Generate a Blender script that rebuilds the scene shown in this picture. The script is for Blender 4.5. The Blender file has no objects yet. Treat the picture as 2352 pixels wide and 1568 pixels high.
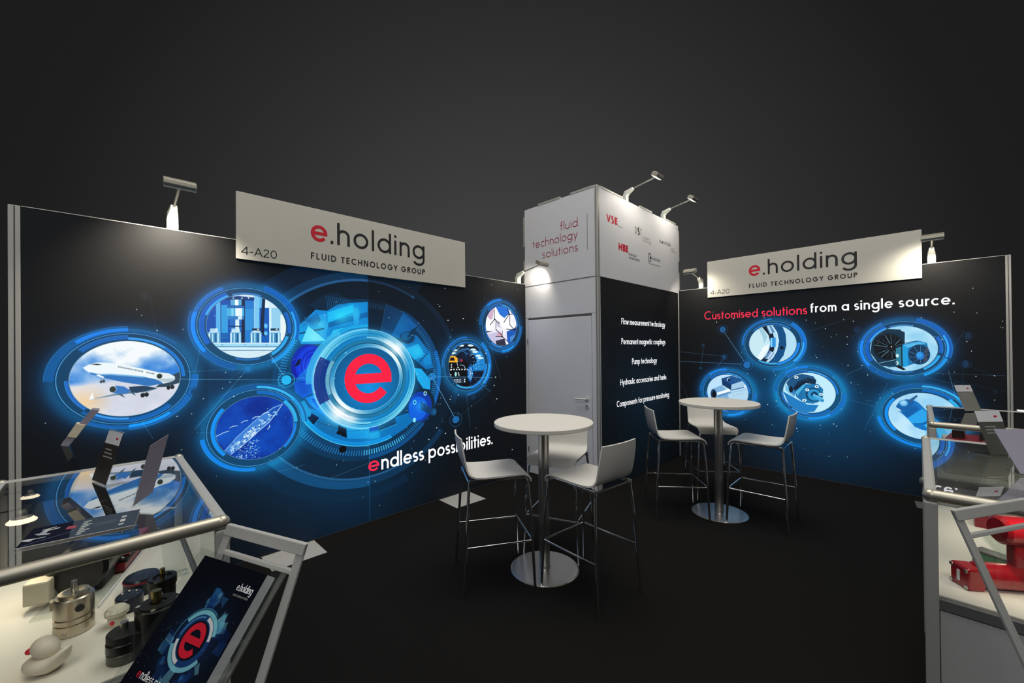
import bpy, bmesh, math, random
import numpy as np
from mathutils import Vector, Matrix, Quaternion
sc = bpy.context.scene
COL = sc.collection
R = math.radians
PI = math.pi
# ------------------------------------------------------------------ camera
CAMZ = 1.6355
yaw, pitch, roll = 0.786531, 0.004569, -0.009842
fw = Vector((math.cos(yaw)*math.cos(pitch), math.sin(yaw)*math.cos(pitch), math.sin(pitch)))
rt = Vector((math.sin(yaw), -math.cos(yaw), 0)); up = rt.cross(fw)
rt2 = rt*math.cos(roll) + up*math.sin(roll); up2 = up*math.cos(roll) - rt*math.sin(roll)
cam = bpy.data.cameras.new('camera'); camo = bpy.data.objects.new('camera', cam); COL.objects.link(camo)
M = Matrix((rt2, up2, -fw)).transposed().to_4x4(); M.translation = Vector((0, 0, CAMZ)); camo.matrix_world = M
cam.sensor_fit = 'HORIZONTAL'; cam.sensor_width = 36; cam.lens = 36*932.36/2352
cam.shift_y = 14.01/2352; cam.clip_start = 0.05; cam.clip_end = 100
sc.camera = camo
# ------------------------------------------------------------------ view, world
vs = sc.view_settings; vs.view_transform = 'Standard'; vs.look = 'None'; vs.gamma = 1; vs.exposure = 0; vs.use_curve_mapping = False
sc.cycles.transparent_max_bounces = 32; sc.cycles.max_bounces = 10; sc.cycles.glossy_bounces = 6; sc.cycles.transmission_bounces = 8
sc.cycles.sample_clamp_indirect = 4
def lin(h):
    if isinstance(h, str): c = [int(h[i:i+2], 16)/255 for i in (0, 2, 4)]
    else: c = h
    return tuple(x/12.92 if x <= .04045 else ((x+.055)/1.055)**2.4 for x in c)
world = bpy.data.worlds.new('dark_hall'); sc.world = world; world.use_nodes = True
nt = world.node_tree; nt.nodes.clear()
tc = nt.nodes.new('ShaderNodeTexCoord'); dt = nt.nodes.new('ShaderNodeVectorMath'); dt.operation = 'DOT_PRODUCT'
dt.inputs[1].default_value = fw
rp = nt.nodes.new('ShaderNodeValToRGB'); bg = nt.nodes.new('ShaderNodeBackground'); wo = nt.nodes.new('ShaderNodeOutputWorld')
el = rp.color_ramp.elements
for i, (p, c) in enumerate([(.53, '1b1b1b'), (.63, '1d1d1d'), (.70, '242424'), (.80, '2d2d2d'), (.88, '363636'), (.952, '3e3e3e')]):
    e = el[i] if i < 2 else el.new(p)
    e.position = p; e.color = (*lin(c), 1)
nt.links.new(tc.outputs['Generated'], dt.inputs[0]); nt.links.new(dt.outputs['Value'], rp.inputs[0]); nt.links.new(rp.outputs[0], bg.inputs[0]); nt.links.new(bg.outputs[0], wo.inputs[0])
# ------------------------------------------------------------------ overhead hall light, and an added fill from behind the camera
def area(name, loc, target, size, power, col=(1, .96, .9)):
    l = bpy.data.lights.new(name, 'AREA'); l.shape = 'SQUARE'; l.size = size; l.energy = power; l.color = col
    o = bpy.data.objects.new(name, l); COL.objects.link(o); o.location = loc
    o.rotation_euler = (Vector(target)-Vector(loc)).to_track_quat('-Z', 'Y').to_euler(); return o
area('hall_and_fill_light', (2.5, 1.5, 7.5), (2.5, 1.5, 0), 5, 380)
area('hall_and_fill_light', (-3.2, -2.6, 6.5), (4, 2.5, 1.0), 3.5, 185, (.95, .97, 1))  # added frontal fill with no real lamp behind it, brightens the upright faces
def spot(name, loc, target, power, angle=100, blend=.6, col=(1, .93, .8), size=.03):
    l = bpy.data.lights.new(name, 'SPOT'); l.energy = power; l.spot_size = R(angle); l.spot_blend = blend; l.color = col; l.shadow_soft_size = size
    o = bpy.data.objects.new(name, l); COL.objects.link(o); o.location = loc
    o.rotation_euler = (Vector(target)-Vector(loc)).to_track_quat('-Z', 'Y').to_euler(); return o
# ------------------------------------------------------------------ materials
MATS = {}
def mat(name, col, rough=.5, metal=0, spec=.5, noise=0, nscale=60, bump=0, bscale=400, emit=None, estr=0, coat=0, aniso=0):
    if name in MATS: return MATS[name]
    m = bpy.data.materials.new(name); m.use_nodes = True; n = m.node_tree; b = n.nodes['Principled BSDF']
    c = lin(col); b.inputs['Base Color'].default_value = (*c, 1); b.inputs['Roughness'].default_value = rough; b.inputs['Metallic'].default_value = metal
    b.inputs['Specular IOR Level'].default_value = spec; b.inputs['Coat Weight'].default_value = coat
    t = n.nodes.new('ShaderNodeTexCoord')
    if noise:
        no = n.nodes.new('ShaderNodeTexNoise'); no.inputs['Scale'].default_value = nscale; no.inputs['Detail'].default_value = 4
        mx = n.nodes.new('ShaderNodeMix'); mx.data_type = 'RGBA'; mx.inputs['A'].default_value = (*[x*(1-noise) for x in c], 1); mx.inputs['B'].default_value = (*[min(1, x*(1+noise)) for x in c], 1)
        n.links.new(t.outputs['Object'], no.inputs['Vector']); n.links.new(no.outputs['Fac'], mx.inputs['Factor']); n.links.new(mx.outputs['Result'], b.inputs['Base Color'])
    if bump:
        no = n.nodes.new('ShaderNodeTexNoise'); no.inputs['Scale'].default_value = bscale; no.inputs['Detail'].default_value = 3
        bp = n.nodes.new('ShaderNodeBump'); bp.inputs['Strength'].default_value = bump; bp.inputs['Distance'].default_value = .002
        n.links.new(t.outputs['Object'], no.inputs['Vector']); n.links.new(no.outputs['Fac'], bp.inputs['Height']); n.links.new(bp.outputs['Normal'], b.inputs['Normal'])
    if emit: b.inputs['Emission Color'].default_value = (*lin(emit), 1); b.inputs['Emission Strength'].default_value = estr
    MATS[name] = m; return m
def glass(name, tint=(.97, .985, .98), boost=1.8, rough=0.0):
    m = bpy.data.materials.new(name); m.use_nodes = True; n = m.node_tree; n.nodes.clear()
    o = n.nodes.new('ShaderNodeOutputMaterial'); mx = n.nodes.new('ShaderNodeMixShader'); tr = n.nodes.new('ShaderNodeBsdfTransparent'); gl = n.nodes.new('ShaderNodeBsdfGlossy')
    tr.inputs[0].default_value = (*tint, 1); gl.inputs['Roughness'].default_value = rough
    fr = n.nodes.new('ShaderNodeFresnel'); fr.inputs[0].default_value = 1.5; ge = n.nodes.new('ShaderNodeNewGeometry')
    s = n.nodes.new('ShaderNodeMath'); s.operation = 'SUBTRACT'; s.inputs[0].default_value = boost
    mu2 = n.nodes.new('ShaderNodeMath'); mu2.operation = 'MULTIPLY'; mu2.inputs[1].default_value = boost
    mu = n.nodes.new('ShaderNodeMath'); mu.operation = 'MULTIPLY'; mu.use_clamp = True
    n.links.new(ge.outputs['Backfacing'], mu2.inputs[0]); n.links.new(mu2.outputs[0], s.inputs[1]); n.links.new(fr.outputs[0], mu.inputs[0]); n.links.new(s.outputs[0], mu.inputs[1])
    n.links.new(mu.outputs[0], mx.inputs[0]); n.links.new(tr.outputs[0], mx.inputs[1]); n.links.new(gl.outputs[0], mx.inputs[2]); n.links.new(mx.outputs[0], o.inputs[0])
    return m
WHITE = mat('white_panel', 'd9d9dc', .55, noise=.03, nscale=8)
SIGNW = mat('sign_white', 'c4c1b6', .45, noise=.02, nscale=6)
ALU = mat('aluminium', 'b9b8b0', .38, .85, bump=.05, bscale=300)
ALUP = mat('painted_aluminium', 'b4b3ad', .5, .15, noise=.04)
ALUT = mat('satin_aluminium_tube', 'bdb7a6', .42, .7, noise=.05, nscale=30)
CHROME = mat('chrome', 'e6e6e6', .07, 1)
STEEL = mat('brushed_steel', 'c4c1bb', .34, 1, noise=.06, nscale=80)
STOOLW = mat('white_laminate', 'd8d5cd', .42, noise=.02, nscale=10)
TABLEW = mat('white_table_laminate', 'dedacf', .5, noise=.015, nscale=12)
CARPET = mat('black_carpet', '181716', 1, spec=.08, noise=.5, nscale=240, bump=.6, bscale=700)
DARK = mat('dark_gap', '24252a', .6)
LAMPB = mat('lamp_white', 'd4d6cc', .4, .2, noise=.02)
LAMPH = mat('lamp_grey', 'a8a496', .42, .4, noise=.08)
LAMPG = mat('lit_glass', 'fff0d4', .3, emit='ffeaca', estr=2.6)
JOINT = mat('panel_joint', '7c7c80', .6)
CARDD = mat('dark_grey_card', '55554f', .5, noise=.1)
LENS = mat('lamp_lens', 'fff6e0', .3, emit='fff4dc', estr=6)
BLACKP = mat('black_machine', '0d0e10', .3, .1, noise=.2)
BLACKM = mat('matt_black', '0c0d0f', .6, noise=.2)
NAVYP = mat('dark_blue_machine', '141a2c', .3, .2, noise=.2)
REDP = mat('red_machine', '9c1420', .28, coat=.4, noise=.06)
REDB = mat('red_plate', '8a1a28', .35, noise=.08)
CREAMP = mat('cream_part', 'cfc6ae', .5, noise=.04)
NICKEL = mat('nickel', 'c9c0ae', .3, 1, noise=.05)
BRASS = mat('brass', 'a99a63', .25, 1)
DUCKW = mat('white_rubber', 'e2d8c8', .45, noise=.02)
DUCKR = mat('red_rubber', 'e0243c', .4)
DECK = mat('white_deck', 'e6e0d2', .5, noise=.02)
CASEP = mat('grey_white_panel', 'b9bab6', .6, noise=.03)
CASER = mat('grey_rail', '70716e', .45, .3, noise=.05)
GREEN = mat('green_display', '5f9a6c', .4, noise=.2)
CARDG = mat('lilac_grey_card', '8e8a98', .6, noise=.04)
INKB = mat('ink_black', '1b1b1d', .5)
INKR = mat('ink_red', 'c8142e', .5)
INKDR = mat('ink_dark_red', '9c1438', .5)
INKG = mat('ink_grey', '9a9a94', .5)
INKW = mat('ink_white', 'e8e8ea', .5)
LITW = mat('backlit_white', '202020', .5, emit='fbfcff', estr=1.1)
LITR = mat('backlit_red', '200408', .5, emit='f52a4e', estr=1)
LITE = mat('backlit_red_emblem', '200408', .5, emit='fb1f42', estr=1)
GLASS = glass('showcase_glass', boost=2.3); ACRYL = glass('acrylic', (.93, .95, .94), 1.6, .02)
# ------------------------------------------------------------------ mesh builder
class MB:
    def __init__(s): s.v = []; s.f = []; s.sm = []
    def add(s, vs, fs, smooth=False):
        o = len(s.v); s.v += [tuple(v) for v in vs]; s.f += [tuple(i+o for i in f) for f in fs]; s.sm += [smooth]*len(fs); return s
    def box(s, lo, hi, mtx=None):
        x0, y0, z0 = lo; x1, y1, z1 = hi
        v = [(x0, y0, z0), (x1, y0, z0), (x1, y1, z0), (x0, y1, z0), (x0, y0, z1), (x1, y0, z1), (x1, y1, z1), (x0, y1, z1)]
        if mtx is not None: v = [mtx @ Vector(p) for p in v]
        return s.add(v, [(0, 3, 2, 1), (4, 5, 6, 7), (0, 1, 5, 4), (1, 2, 6, 5), (2, 3, 7, 6), (3, 0, 4, 7)])
    def hexa(s, bot, top): return s.add(list(bot)+list(top), [(3, 2, 1, 0), (4, 5, 6, 7), (0, 1, 5, 4), (1, 2, 6, 5), (2, 3, 7, 6), (3, 0, 4, 7)])
    def tube(s, pts, r, n=12, cap=True):
        pts = [Vector(p) for p in pts]; rs = r if isinstance(r, (list, tuple)) else [r]*len(pts)
        t0 = (pts[1]-pts[0]).normalized(); a = t0.orthogonal().normalized(); rings = []
        for i, p in enumerate(pts):
            if i == 0: t = t0
            elif i == len(pts)-1: t = (pts[i]-pts[i-1]).normalized()
            else: t = ((pts[i]-pts[i-1]).normalized()+(pts[i+1]-pts[i]).normalized()).normalized()
            a = (a-t*a.dot(t)).normalized(); b = t.cross(a)
            rings.append([p+(a*math.cos(k*2*PI/n)+b*math.sin(k*2*PI/n))*rs[i] for k in range(n)])
        v = [q for rg in rings for q in rg]; f = []
        for i in range(len(pts)-1):
            for k in range(n): f.append((i*n+k, i*n+(k+1) % n, (i+1)*n+(k+1) % n, (i+1)*n+k))
        s.add(v, f, True)
        if cap:
            s.add(rings[0], [tuple(range(n))[::-1]]); s.add(rings[-1], [tuple(range(n))])
        return s
    def lathe(s, prof, c=(0, 0, 0), n=32, mtx=None, smooth=True):
        # separate vertex rings per segment keep the edges crisp
        c = Vector(c)
        def P(r, z, k):
            q = Vector((r*math.cos(k*2*PI/n), r*math.sin(k*2*PI/n), z)); q = mtx @ q if mtx is not None else q
            return q+c
        for i in range(len(prof)-1):
            (r0, z0), (r1, z1) = prof[i], prof[i+1]
            if r0 < 1e-6 and r1 < 1e-6: continue
            if r0 < 1e-6: s.add([P(0, z0, 0)]+[P(r1, z1, k) for k in range(n)], [(0, 1+(k+1) % n, 1+k)[::-1] for k in range(n)], False)
            elif r1 < 1e-6: s.add([P(0, z1, 0)]+[P(r0, z0, k) for k in range(n)], [(0, 1+k, 1+(k+1) % n)[::-1] for k in range(n)], False)
            else: s.add([P(r0, z0, k) for k in range(n)]+[P(r1, z1, k) for k in range(n)], [(k, (k+1) % n, n+(k+1) % n, n+k) for k in range(n)], smooth)
        return s
    def ball(s, c, rx, ry=None, rz=None, mtx=None, n=24, m=14, fn=None):
        ry = ry or rx; rz = rz or rx; v = []; f = []
        for i in range(m+1):
            th = PI*i/m
            for k in range(n):
                q = Vector((rx*math.sin(th)*math.cos(k*2*PI/n), ry*math.sin(th)*math.sin(k*2*PI/n), rz*math.cos(th)))
                if fn: q = fn(q)
                if mtx is not None: q = mtx @ q
                v.append(q+Vector(c))
        for i in range(m):
            for k in range(n): f.append((i*n+k, (i+1)*n+k, (i+1)*n+(k+1) % n, i*n+(k+1) % n))
        return s.add(v, f, True)
    def build(s, name, material, parent=None, bevel=0, loc=None):
        me = bpy.data.meshes.new(name); me.from_pydata(s.v, [], s.f); me.polygons.foreach_set('use_smooth', s.sm); me.update()
        bm = bmesh.new(); bm.from_mesh(me); bmesh.ops.remove_doubles(bm, verts=bm.verts, dist=1e-6) if bevel else None
        bm.to_mesh(me); bm.free()
        o = bpy.data.objects.new(name, me); COL.objects.link(o); me.materials.append(material)
        if parent: o.parent = parent
        if loc: o.location = loc
        if bevel:
            b = o.modifiers.new('bevel', 'BEVEL'); b.width = bevel; b.segments = 2; b.limit_method = 'ANGLE'; b.angle_limit = R(40)
        return o
def tag(o, label=None, cat=None, group=None, kind=None):
    if label: o['label'] = label
    if cat: o['category'] = cat
    if group: o['group'] = group
    if kind: o['kind'] = kind
    return o
def thing(name, label, cat, loc=(0, 0, 0), rz=0, group=None):
    o = bpy.data.objects.new(name, None); COL.objects.link(o); o.location = loc; o.rotation_euler = (0, 0, rz); o.empty_display_size = .1
    return tag(o, label, cat, group)
def struct(o): o['kind'] = 'structure'; return o
def copy_tree(o, parent=None):
    c = o.copy(); COL.objects.link(c)
    if parent: c.parent = parent
    for ch in list(o.children): copy_tree(ch, c)
    return c
# ------------------------------------------------------------------ geometric stroke lettering
def arc(cx, cy, rx, ry, a0, a1):
    n = max(6, int(abs(a1-a0)/9)); return [(cx+rx*math.cos(R(a0+(a1-a0)*i/n)), cy+ry*math.sin(R(a0+(a1-a0)*i/n))) for i in range(n+1)]
def glyph(ch, w, A, K):
    h = w/2; r = .5-h; D = .48; O = arc(.5, .5, r, r, 0, 360); nw = .8; nr = nw/2-h
    arch = lambda x0, ww: arc(x0+ww/2, 1-h-(ww/2-h), ww/2-h, ww/2-h, 180, 0)+[(x0+ww-h, 0)]
    G = {
     'o': ([O], 1), 'c': ([arc(.5, .5, r, r, 48, 312)], .86), 'e': ([arc(.5, .5, r, r, 0, 322), [(.5-r, .5), (1, .5)]], 1),
     'a': ([O, [(1-h, 0), (1-h, 1)]], 1), 'b': ([O, [(h, 0), (h, A)]], 1), 'd': ([O, [(1-h, 0), (1-h, A)]], 1), 'p': ([O, [(h, -D), (h, 1)]], 1),
     'g': ([O, [(1-h, 1), (1-h, -.08)], arc(.5, -.08, r, .34, 0, -155)], 1), 'q': ([O, [(1-h, 1), (1-h, -D)]], 1),
     'n': ([[(h, 0), (h, 1)], arch(0, nw)], nw), 'h': ([[(h, 0), (h, A)], arch(0, nw)], nw), 'm': ([[(h, 0), (h, 1)], arch(0, .7), arch(.7-w, .7)], 1.4-w),
     'u': ([[(nw-h, 0), (nw-h, 1)], [(h, 1)]+arc(nw/2, nr+h, nr, nr, 180, 360)], nw), 'i': ([[(h, 0), (h, 1)], [(h, 1.2), (h, 1.2+w)]], w), 'l': ([[(h, 0), (h, A)]], w),
     'r': ([[(h, 0), (h, 1)], arc(h+.3, .7-h, .3, .3, 180, 75)], .46), 't': ([[(.24, 0), (.24, 1.36)], [(0, 1-h), (.48, 1-h)]], .5),
     'f': ([[(.2, 0), (.2, A-.26)]+arc(.2+.24, A-.26, .24, .26-h, 180, 80), [(0, 1-h), (.46, 1-h)]], .5),
     's': ([arc(.29, .5+(.5-h)/2, .27-h*.6, (.5-h)/2, 35, 270)[:-1]+arc(.29, .5-(.5-h)/2, .29-h*.6, (.5-h)/2, 90, -145)], .58),
     'y': ([[(.06, 1), (.42, .02)], [(.8, 1), (.24, -D)]], .84), 'v': ([[(.06, 1), (.4, 0)], [(.74, 1), (.4, 0)]], .8), 'w': ([[(.05, 1), (.32, 0)], [(.32, 0), (.58, .95)], [(.58, .95), (.84, 0)], [(.84, 0), (1.11, 1)]], 1.16),
     'k': ([[(h, 0), (h, A)], [(w, .42), (.64, 1)], [(.28, .58), (.7, 0)]], .72), 'x': ([[(.05, 0), (.65, 1)], [(.05, 1), (.65, 0)]], .7),
     '.': ([[(h, 0), (h, w*1.15)]], w), '-': ([[(0, .62), (.55, .62)]], .55), ' ': ([], .3),
     'E': ([[(h, 0), (h, K)], [(0, h), (.8, h)], [(0, K/2), (.74, K/2)], [(0, K-h), (.8, K-h)]], .82), 'F': ([[(h, 0), (h, K)], [(0, K/2), (.7, K/2)], [(0, K-h), (.76, K-h)]], .78),
     'L': ([[(h, 0), (h, K)], [(0, h), (.72, h)]], .74), 'T': ([[(.45, 0), (.45, K)], [(0, K-h), (.9, K-h)]], .9), 'H': ([[(h, 0), (h, K)], [(1.1-h, 0), (1.1-h, K)], [(0, K/2), (1.1, K/2)]], 1.1),
     'I': ([[(h, 0), (h, K)]], w), 'D': ([[(h, 0), (h, K)], [(h, h), (.4, h)]+arc(.4, K/2, .8-h, K/2-h, -90, 90)+[(h, K-h)]], 1.2), 'U': ([[(h, K)]+arc(.55, .55, .55-h, .55-h, 180, 360)+[(1.1-h, K)]], 1.1),
     'C': ([arc(K/2, K/2, K/2-h, K/2-h, 48, 312)], K*.86), 'O': ([arc(K/2, K/2, K/2-h, K/2-h, 0, 360)], K), 'G': ([arc(K/2, K/2, K/2-h, K/2-h, 42, 360), [(K/2, K/2), (K, K/2)]], K),
     'N': ([[(h, 0), (h, K)], [(h, K), (1.15-h, 0)], [(1.15-h, 0), (1.15-h, K)]], 1.15), 'Y': ([[(.05, K), (.5, K*.45)], [(.95, K), (.5, K*.45)], [(.5, 0), (.5, K*.48)]], 1), 'V': ([[(.05, K), (.5, 0)], [(.95, K), (.5, 0)]], 1),
     'P': ([[(h, 0), (h, K)], [(h, K-h), (.45, K-h)]+arc(.45, K*.73, .32, K*.27-h, 90, -90)+[(h, K*.46+h)]], .82), 'R': ([[(h, 0), (h, K)], [(h, K-h), (.45, K-h)]+arc(.45, K*.73, .32, K*.27-h, 90, -90)+[(h, K*.46+h)], [(.4, K*.46), (.82, 0)]], .9),
     'B': ([[(h, 0), (h, K)], [(h, K-h), (.5, K-h)]+arc(.5, K*.75, .26, K*.25-h*.5, 90, -90)+[(h, K*.5)], [(h, K*.5), (.5, K*.5)]+arc(.5, K*.25+h*.25, .32, K*.25-h*.25, 90, -90)+[(h, h)]], .9),
     'S': ([arc(.42, K*.74, .38-h, K*.26-h*.7, 35, 270)[:-1]+arc(.42, K*.25+h*.3, .42-h, K*.26-h*.3, 90, -145)], .84),
     'A': ([[(.05, 0), (.6, K)], [(1.15, 0), (.6, K)], [(.28, K*.34), (.92, K*.34)]], 1.2),
     '4': ([[(.78, 0), (.78, K)], [(.78, K-h), (.02, .42)], [(0, .42), (1, .42)]], 1), '2': ([arc(.42, K-.46, .42-h, .46-h, 170, -25)+[(.03, h)], [(0, h), (.86, h)]], .9), '0': ([arc(.5, K/2, .5-h, K/2-h, 0, 360)], 1),
     '3': ([arc(.3, K*.75, .28, K*.25-h, 130, -90), arc(.3, K*.25, .3, K*.25, 90, -130)], .6)}
    return G[ch]
def text_strokes(s, w, A, K, track):
    x = 0; out = [[]]
    for ch in s:
        st, adv = glyph(ch, w, A, K)
        if ch == ' ': out.append([])
        out[-1] += [[(x+px, py) for px, py in p] for p in st]; x += adv+track
    return out, x-track
def lettering(name, s, left, base, width, xh, w, frame, material, parent=None, A=1.55, K=1.6, track=.22, off=.001):
    """frame = (origin, u, v, n): flat vinyl letters lying on a panel, OFF in front of it"""
    st, nat = text_strokes(s, w, A, K, track); sx = width/(nat*xh); o, u, v, n = [Vector(q) for q in frame]; W = w*xh/2; k = 0
    for word in st:
      mb = MB()
      for p in word:
          q = [Vector((left+x*xh*sx, base+y*xh)) for x, y in p]; closed = (q[0]-q[-1]).length < 1e-6 and len(q) > 3
          if closed: q = q[:-1]
          m = len(q); L = []; Rr = []
          for i in range(m):
              a = q[i-1] if (i or closed) else None; b = q[(i+1) % m] if (i < m-1 or closed) else None
              t1 = (q[i]-a).normalized() if a is not None else None; t2 = (b-q[i]).normalized() if b is not None else None
              if t1 is None: t = t2; c = 1
              elif t2 is None: t = t1; c = 1
              else: t = (t1+t2).normalized(); c = max(.35, t.dot(t1))
              nn = Vector((-t.y, t.x))*(W/c); L.append(q[i]+nn); Rr.append(q[i]-nn)
          d = off+k*.00004; k += 1
          V = [o+u*a.x+v*a.y+n*d for a in L]+[o+u*a.x+v*a.y+n*d for a in Rr]
          F = [(i, m+i, m+(i+1) % m, (i+1) % m) for i in range(m if closed else m-1)]
          if u.cross(v).dot(n) < 0: F = [f[::-1] for f in F]
          mb.add(V, F)
      ob = mb.build(name, material, parent)
    return ob
# ------------------------------------------------------------------ print artwork, computed on a pixel grid
EX, EZ = 1.035, .965
def rgb(h): return np.array([int(h[i:i+2], 16)/255 for i in (0, 2, 4)], np.float32)
class Art:
    def __init__(s, w, h, ppm, base):
        s.w, s.h, s.ppm = w, h, ppm; s.W, s.H = int(round(w*ppm)), int(round(h*ppm)); s.a = np.empty((s.H, s.W, 3), np.float32); s.a[:] = rgb(base); s.clip = None
        s.X = ((np.arange(s.W)+.5)/ppm).astype(np.float32); s.Z = ((np.arange(s.H)+.5)/ppm).astype(np.float32)
    def win(s, x0, z0, x1, z1):
        p = 2/s.ppm; i0 = max(0, int((x0-p)*s.ppm)); i1 = min(s.W, int((x1+p)*s.ppm)+1); j0 = max(0, int((z0-p)*s.ppm)); j1 = min(s.H, int((z1+p)*s.ppm)+1)
        if i0 >= i1 or j0 >= j1: return None
        return (slice(j0, j1), slice(i0, i1)), s.X[None, i0:i1], s.Z[j0:j1, None]
    def over(s, sl, cov, col, a):
        cov = cov*a
        if s.clip:
            (cx, cz, r) = s.clip; X = s.X[None, sl[1]]; Z = s.Z[sl[0], None]
            cov = cov*np.clip((r-np.hypot((X-cx)/EX, (Z-cz)/EZ))*s.ppm+.5, 0, 1)
        c = rgb(col) if isinstance(col, str) else col
        s.a[sl] += (c-s.a[sl])*cov[..., None]
    def ring(s, c, r0, r1, col, a=1, a0=None, a1=None, soft=0):
        w = s.win(c[0]-r1*EX, c[1]-r1*EZ, c[0]+r1*EX, c[1]+r1*EZ)
        if not w: return
        sl, X, Z = w; dx = (X-c[0])/EX; dz = (Z-c[1])/EZ; r = np.hypot(dx, dz); k = s.ppm if not soft else 1/soft
        cov = np.clip((r-r0)*k+.5, 0, 1)*np.clip((r1-r)*k+.5, 0, 1) if r0 > 0 else np.clip((r1-r)*k+.5, 0, 1)
        if a0 is not None:
            lo, hi = min(a0, a1), max(a0, a1); mid = R((lo+hi)/2); hw = R((hi-lo)/2); th = np.arctan2(dz, dx); d = np.abs((th-mid+PI) % (2*PI)-PI)
            cov = cov*np.clip((hw-d)*r*s.ppm+.5, 0, 1)
        s.over(sl, cov, col, a)
    def ticks(s, c, r0, r1, n, duty, col, a=1, a0=0, a1=360):
        w = s.win(c[0]-r1*EX, c[1]-r1*EZ, c[0]+r1*EX, c[1]+r1*EZ); sl, X, Z = w; dx = (X-c[0])/EX; dz = (Z-c[1])/EZ; r = np.hypot(dx, dz); th = np.arctan2(dz, dx)
        cov = np.clip((r-r0)*s.ppm+.5, 0, 1)*np.clip((r1-r)*s.ppm+.5, 0, 1); ph = (th/(2*PI)*n) % 1; e = np.abs(ph-.5)*2; cov = cov*np.clip((duty-e)*(r*2*PI/n/2)*s.ppm+.5, 0, 1)
        mid = R((a0+a1)/2); hw = R(abs(a1-a0)/2); cov = cov*(np.abs((th-mid+PI) % (2*PI)-PI) <= hw)
        s.over(sl, cov, col, a)
    def glow(s, c, sig, col, amp, hole=0):
        w = s.win(c[0]-3.5*sig*EX-hole, c[1]-3.5*sig*EZ-hole, c[0]+3.5*sig*EX+hole, c[1]+3.5*sig*EZ+hole); sl, X, Z = w
        d = np.maximum(0, np.hypot((X-c[0])/EX, (Z-c[1])/EZ)-hole); g = (amp*np.exp(-.5*(d/sig)**2))[..., None]*rgb(col); s.a[sl] = 1-(1-s.a[sl])*(1-np.clip(g, 0, 1))
    def ell(s, c, rx, rz, col, a=1):
        w = s.win(c[0]-rx, c[1]-rz, c[0]+rx, c[1]+rz)
        if not w: return
        sl, X, Z = w; m = min(rx, rz); r = np.hypot((X-c[0])/rx, (Z-c[1])/rz); s.over(sl, np.clip((1-r)*m*s.ppm+.5, 0, 1)*min(1, m*s.ppm*1.6), col, a)
    def line(s, p, q, wd, col, a=1):
        w = s.win(min(p[0], q[0])-wd, min(p[1], q[1])-wd, max(p[0], q[0])+wd, max(p[1], q[1])+wd)
        if not w: return
        sl, X, Z = w; dx, dz = q[0]-p[0], q[1]-p[1]; L2 = dx*dx+dz*dz+1e-12; t = np.clip(((X-p[0])*dx+(Z-p[1])*dz)/L2, 0, 1)
        d = np.hypot(X-p[0]-t*dx, Z-p[1]-t*dz); s.over(sl, np.clip((wd/2-d)*s.ppm+.5, 0, 1), col, a)
    def poly(s, pts, col, a=1, ss=3):
        P = np.array(pts, np.float32); w = s.win(P[:, 0].min(), P[:, 1].min(), P[:, 0].max(), P[:, 1].max())
        if not w: return
        sl, X, Z = w; off = ((np.arange(ss)+.5)/ss-.5)/s.ppm
        XX = (X[0][:, None]+off[None]).ravel()[None]; ZZ = (Z[:, 0][:, None]+off[None]).ravel()[:, None]; ins = np.zeros((ZZ.shape[0], XX.shape[1]), bool); n = len(P)
        for i in range(n):
            x0, z0 = P[i]; x1, z1 = P[(i+1) % n]
            if z0 == z1: continue
            ins ^= ((z0 > ZZ) != (z1 > ZZ)) & (XX < (x1-x0)*(ZZ-z0)/(z1-z0)+x0)
        cov = ins.reshape(Z.shape[0], ss, X.shape[1], ss).mean((1, 3)).astype(np.float32); s.over(sl, cov, col, a)
    def run(s, cmds):
        for c in cmds:
            if c[0] == 'P': s.poly(c[1], c[2], c[3])
            elif c[0] == 'E': s.ell(c[1], c[2], c[3], c[4], c[5])
            elif c[0] == 'L':
                for p, q in zip(c[1][:-1], c[1][1:]): s.line(p, q, c[2], c[3], c[4])
            elif c[0] == 'O': s.ring(c[1], c[2]/EX-c[3]/2, c[2]/EX+c[3]/2, c[4], c[5])
    def image(s, name):
        im = bpy.data.images.new(name, s.W, s.H, alpha=False); b = np.ones((s.H, s.W, 4), np.float32); b[..., :3] = np.clip(s.a, 0, 1)
        im.pixels.foreach_set(b.ravel()); im.update(); im.pack(); return im
def vnoise(h, w, cell, seed):
    r = np.random.default_rng(seed); out = np.zeros((h, w), np.float32); amp = 1; tot = 0
    for o in range(5):
        c = max(2, cell/2**o); gh, gw = int(h/c)+3, int(w/c)+3; g = r.random((gh, gw)).astype(np.float32); y = np.arange(h)/c; x = np.arange(w)/c
        y0 = y.astype(int); x0 = x.astype(int); fy = (y-y0); fx = (x-x0); fy = (fy*fy*(3-2*fy))[:, None]; fx = (fx*fx*(3-2*fx))[None]
        v = g[y0][:, x0]*(1-fy)*(1-fx)+g[y0+1][:, x0]*fy*(1-fx)+g[y0][:, x0+1]*(1-fy)*fx+g[y0+1][:, x0+1]*fy*fx
        out += amp*v; tot += amp; amp *= .5
    return out/tot
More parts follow.
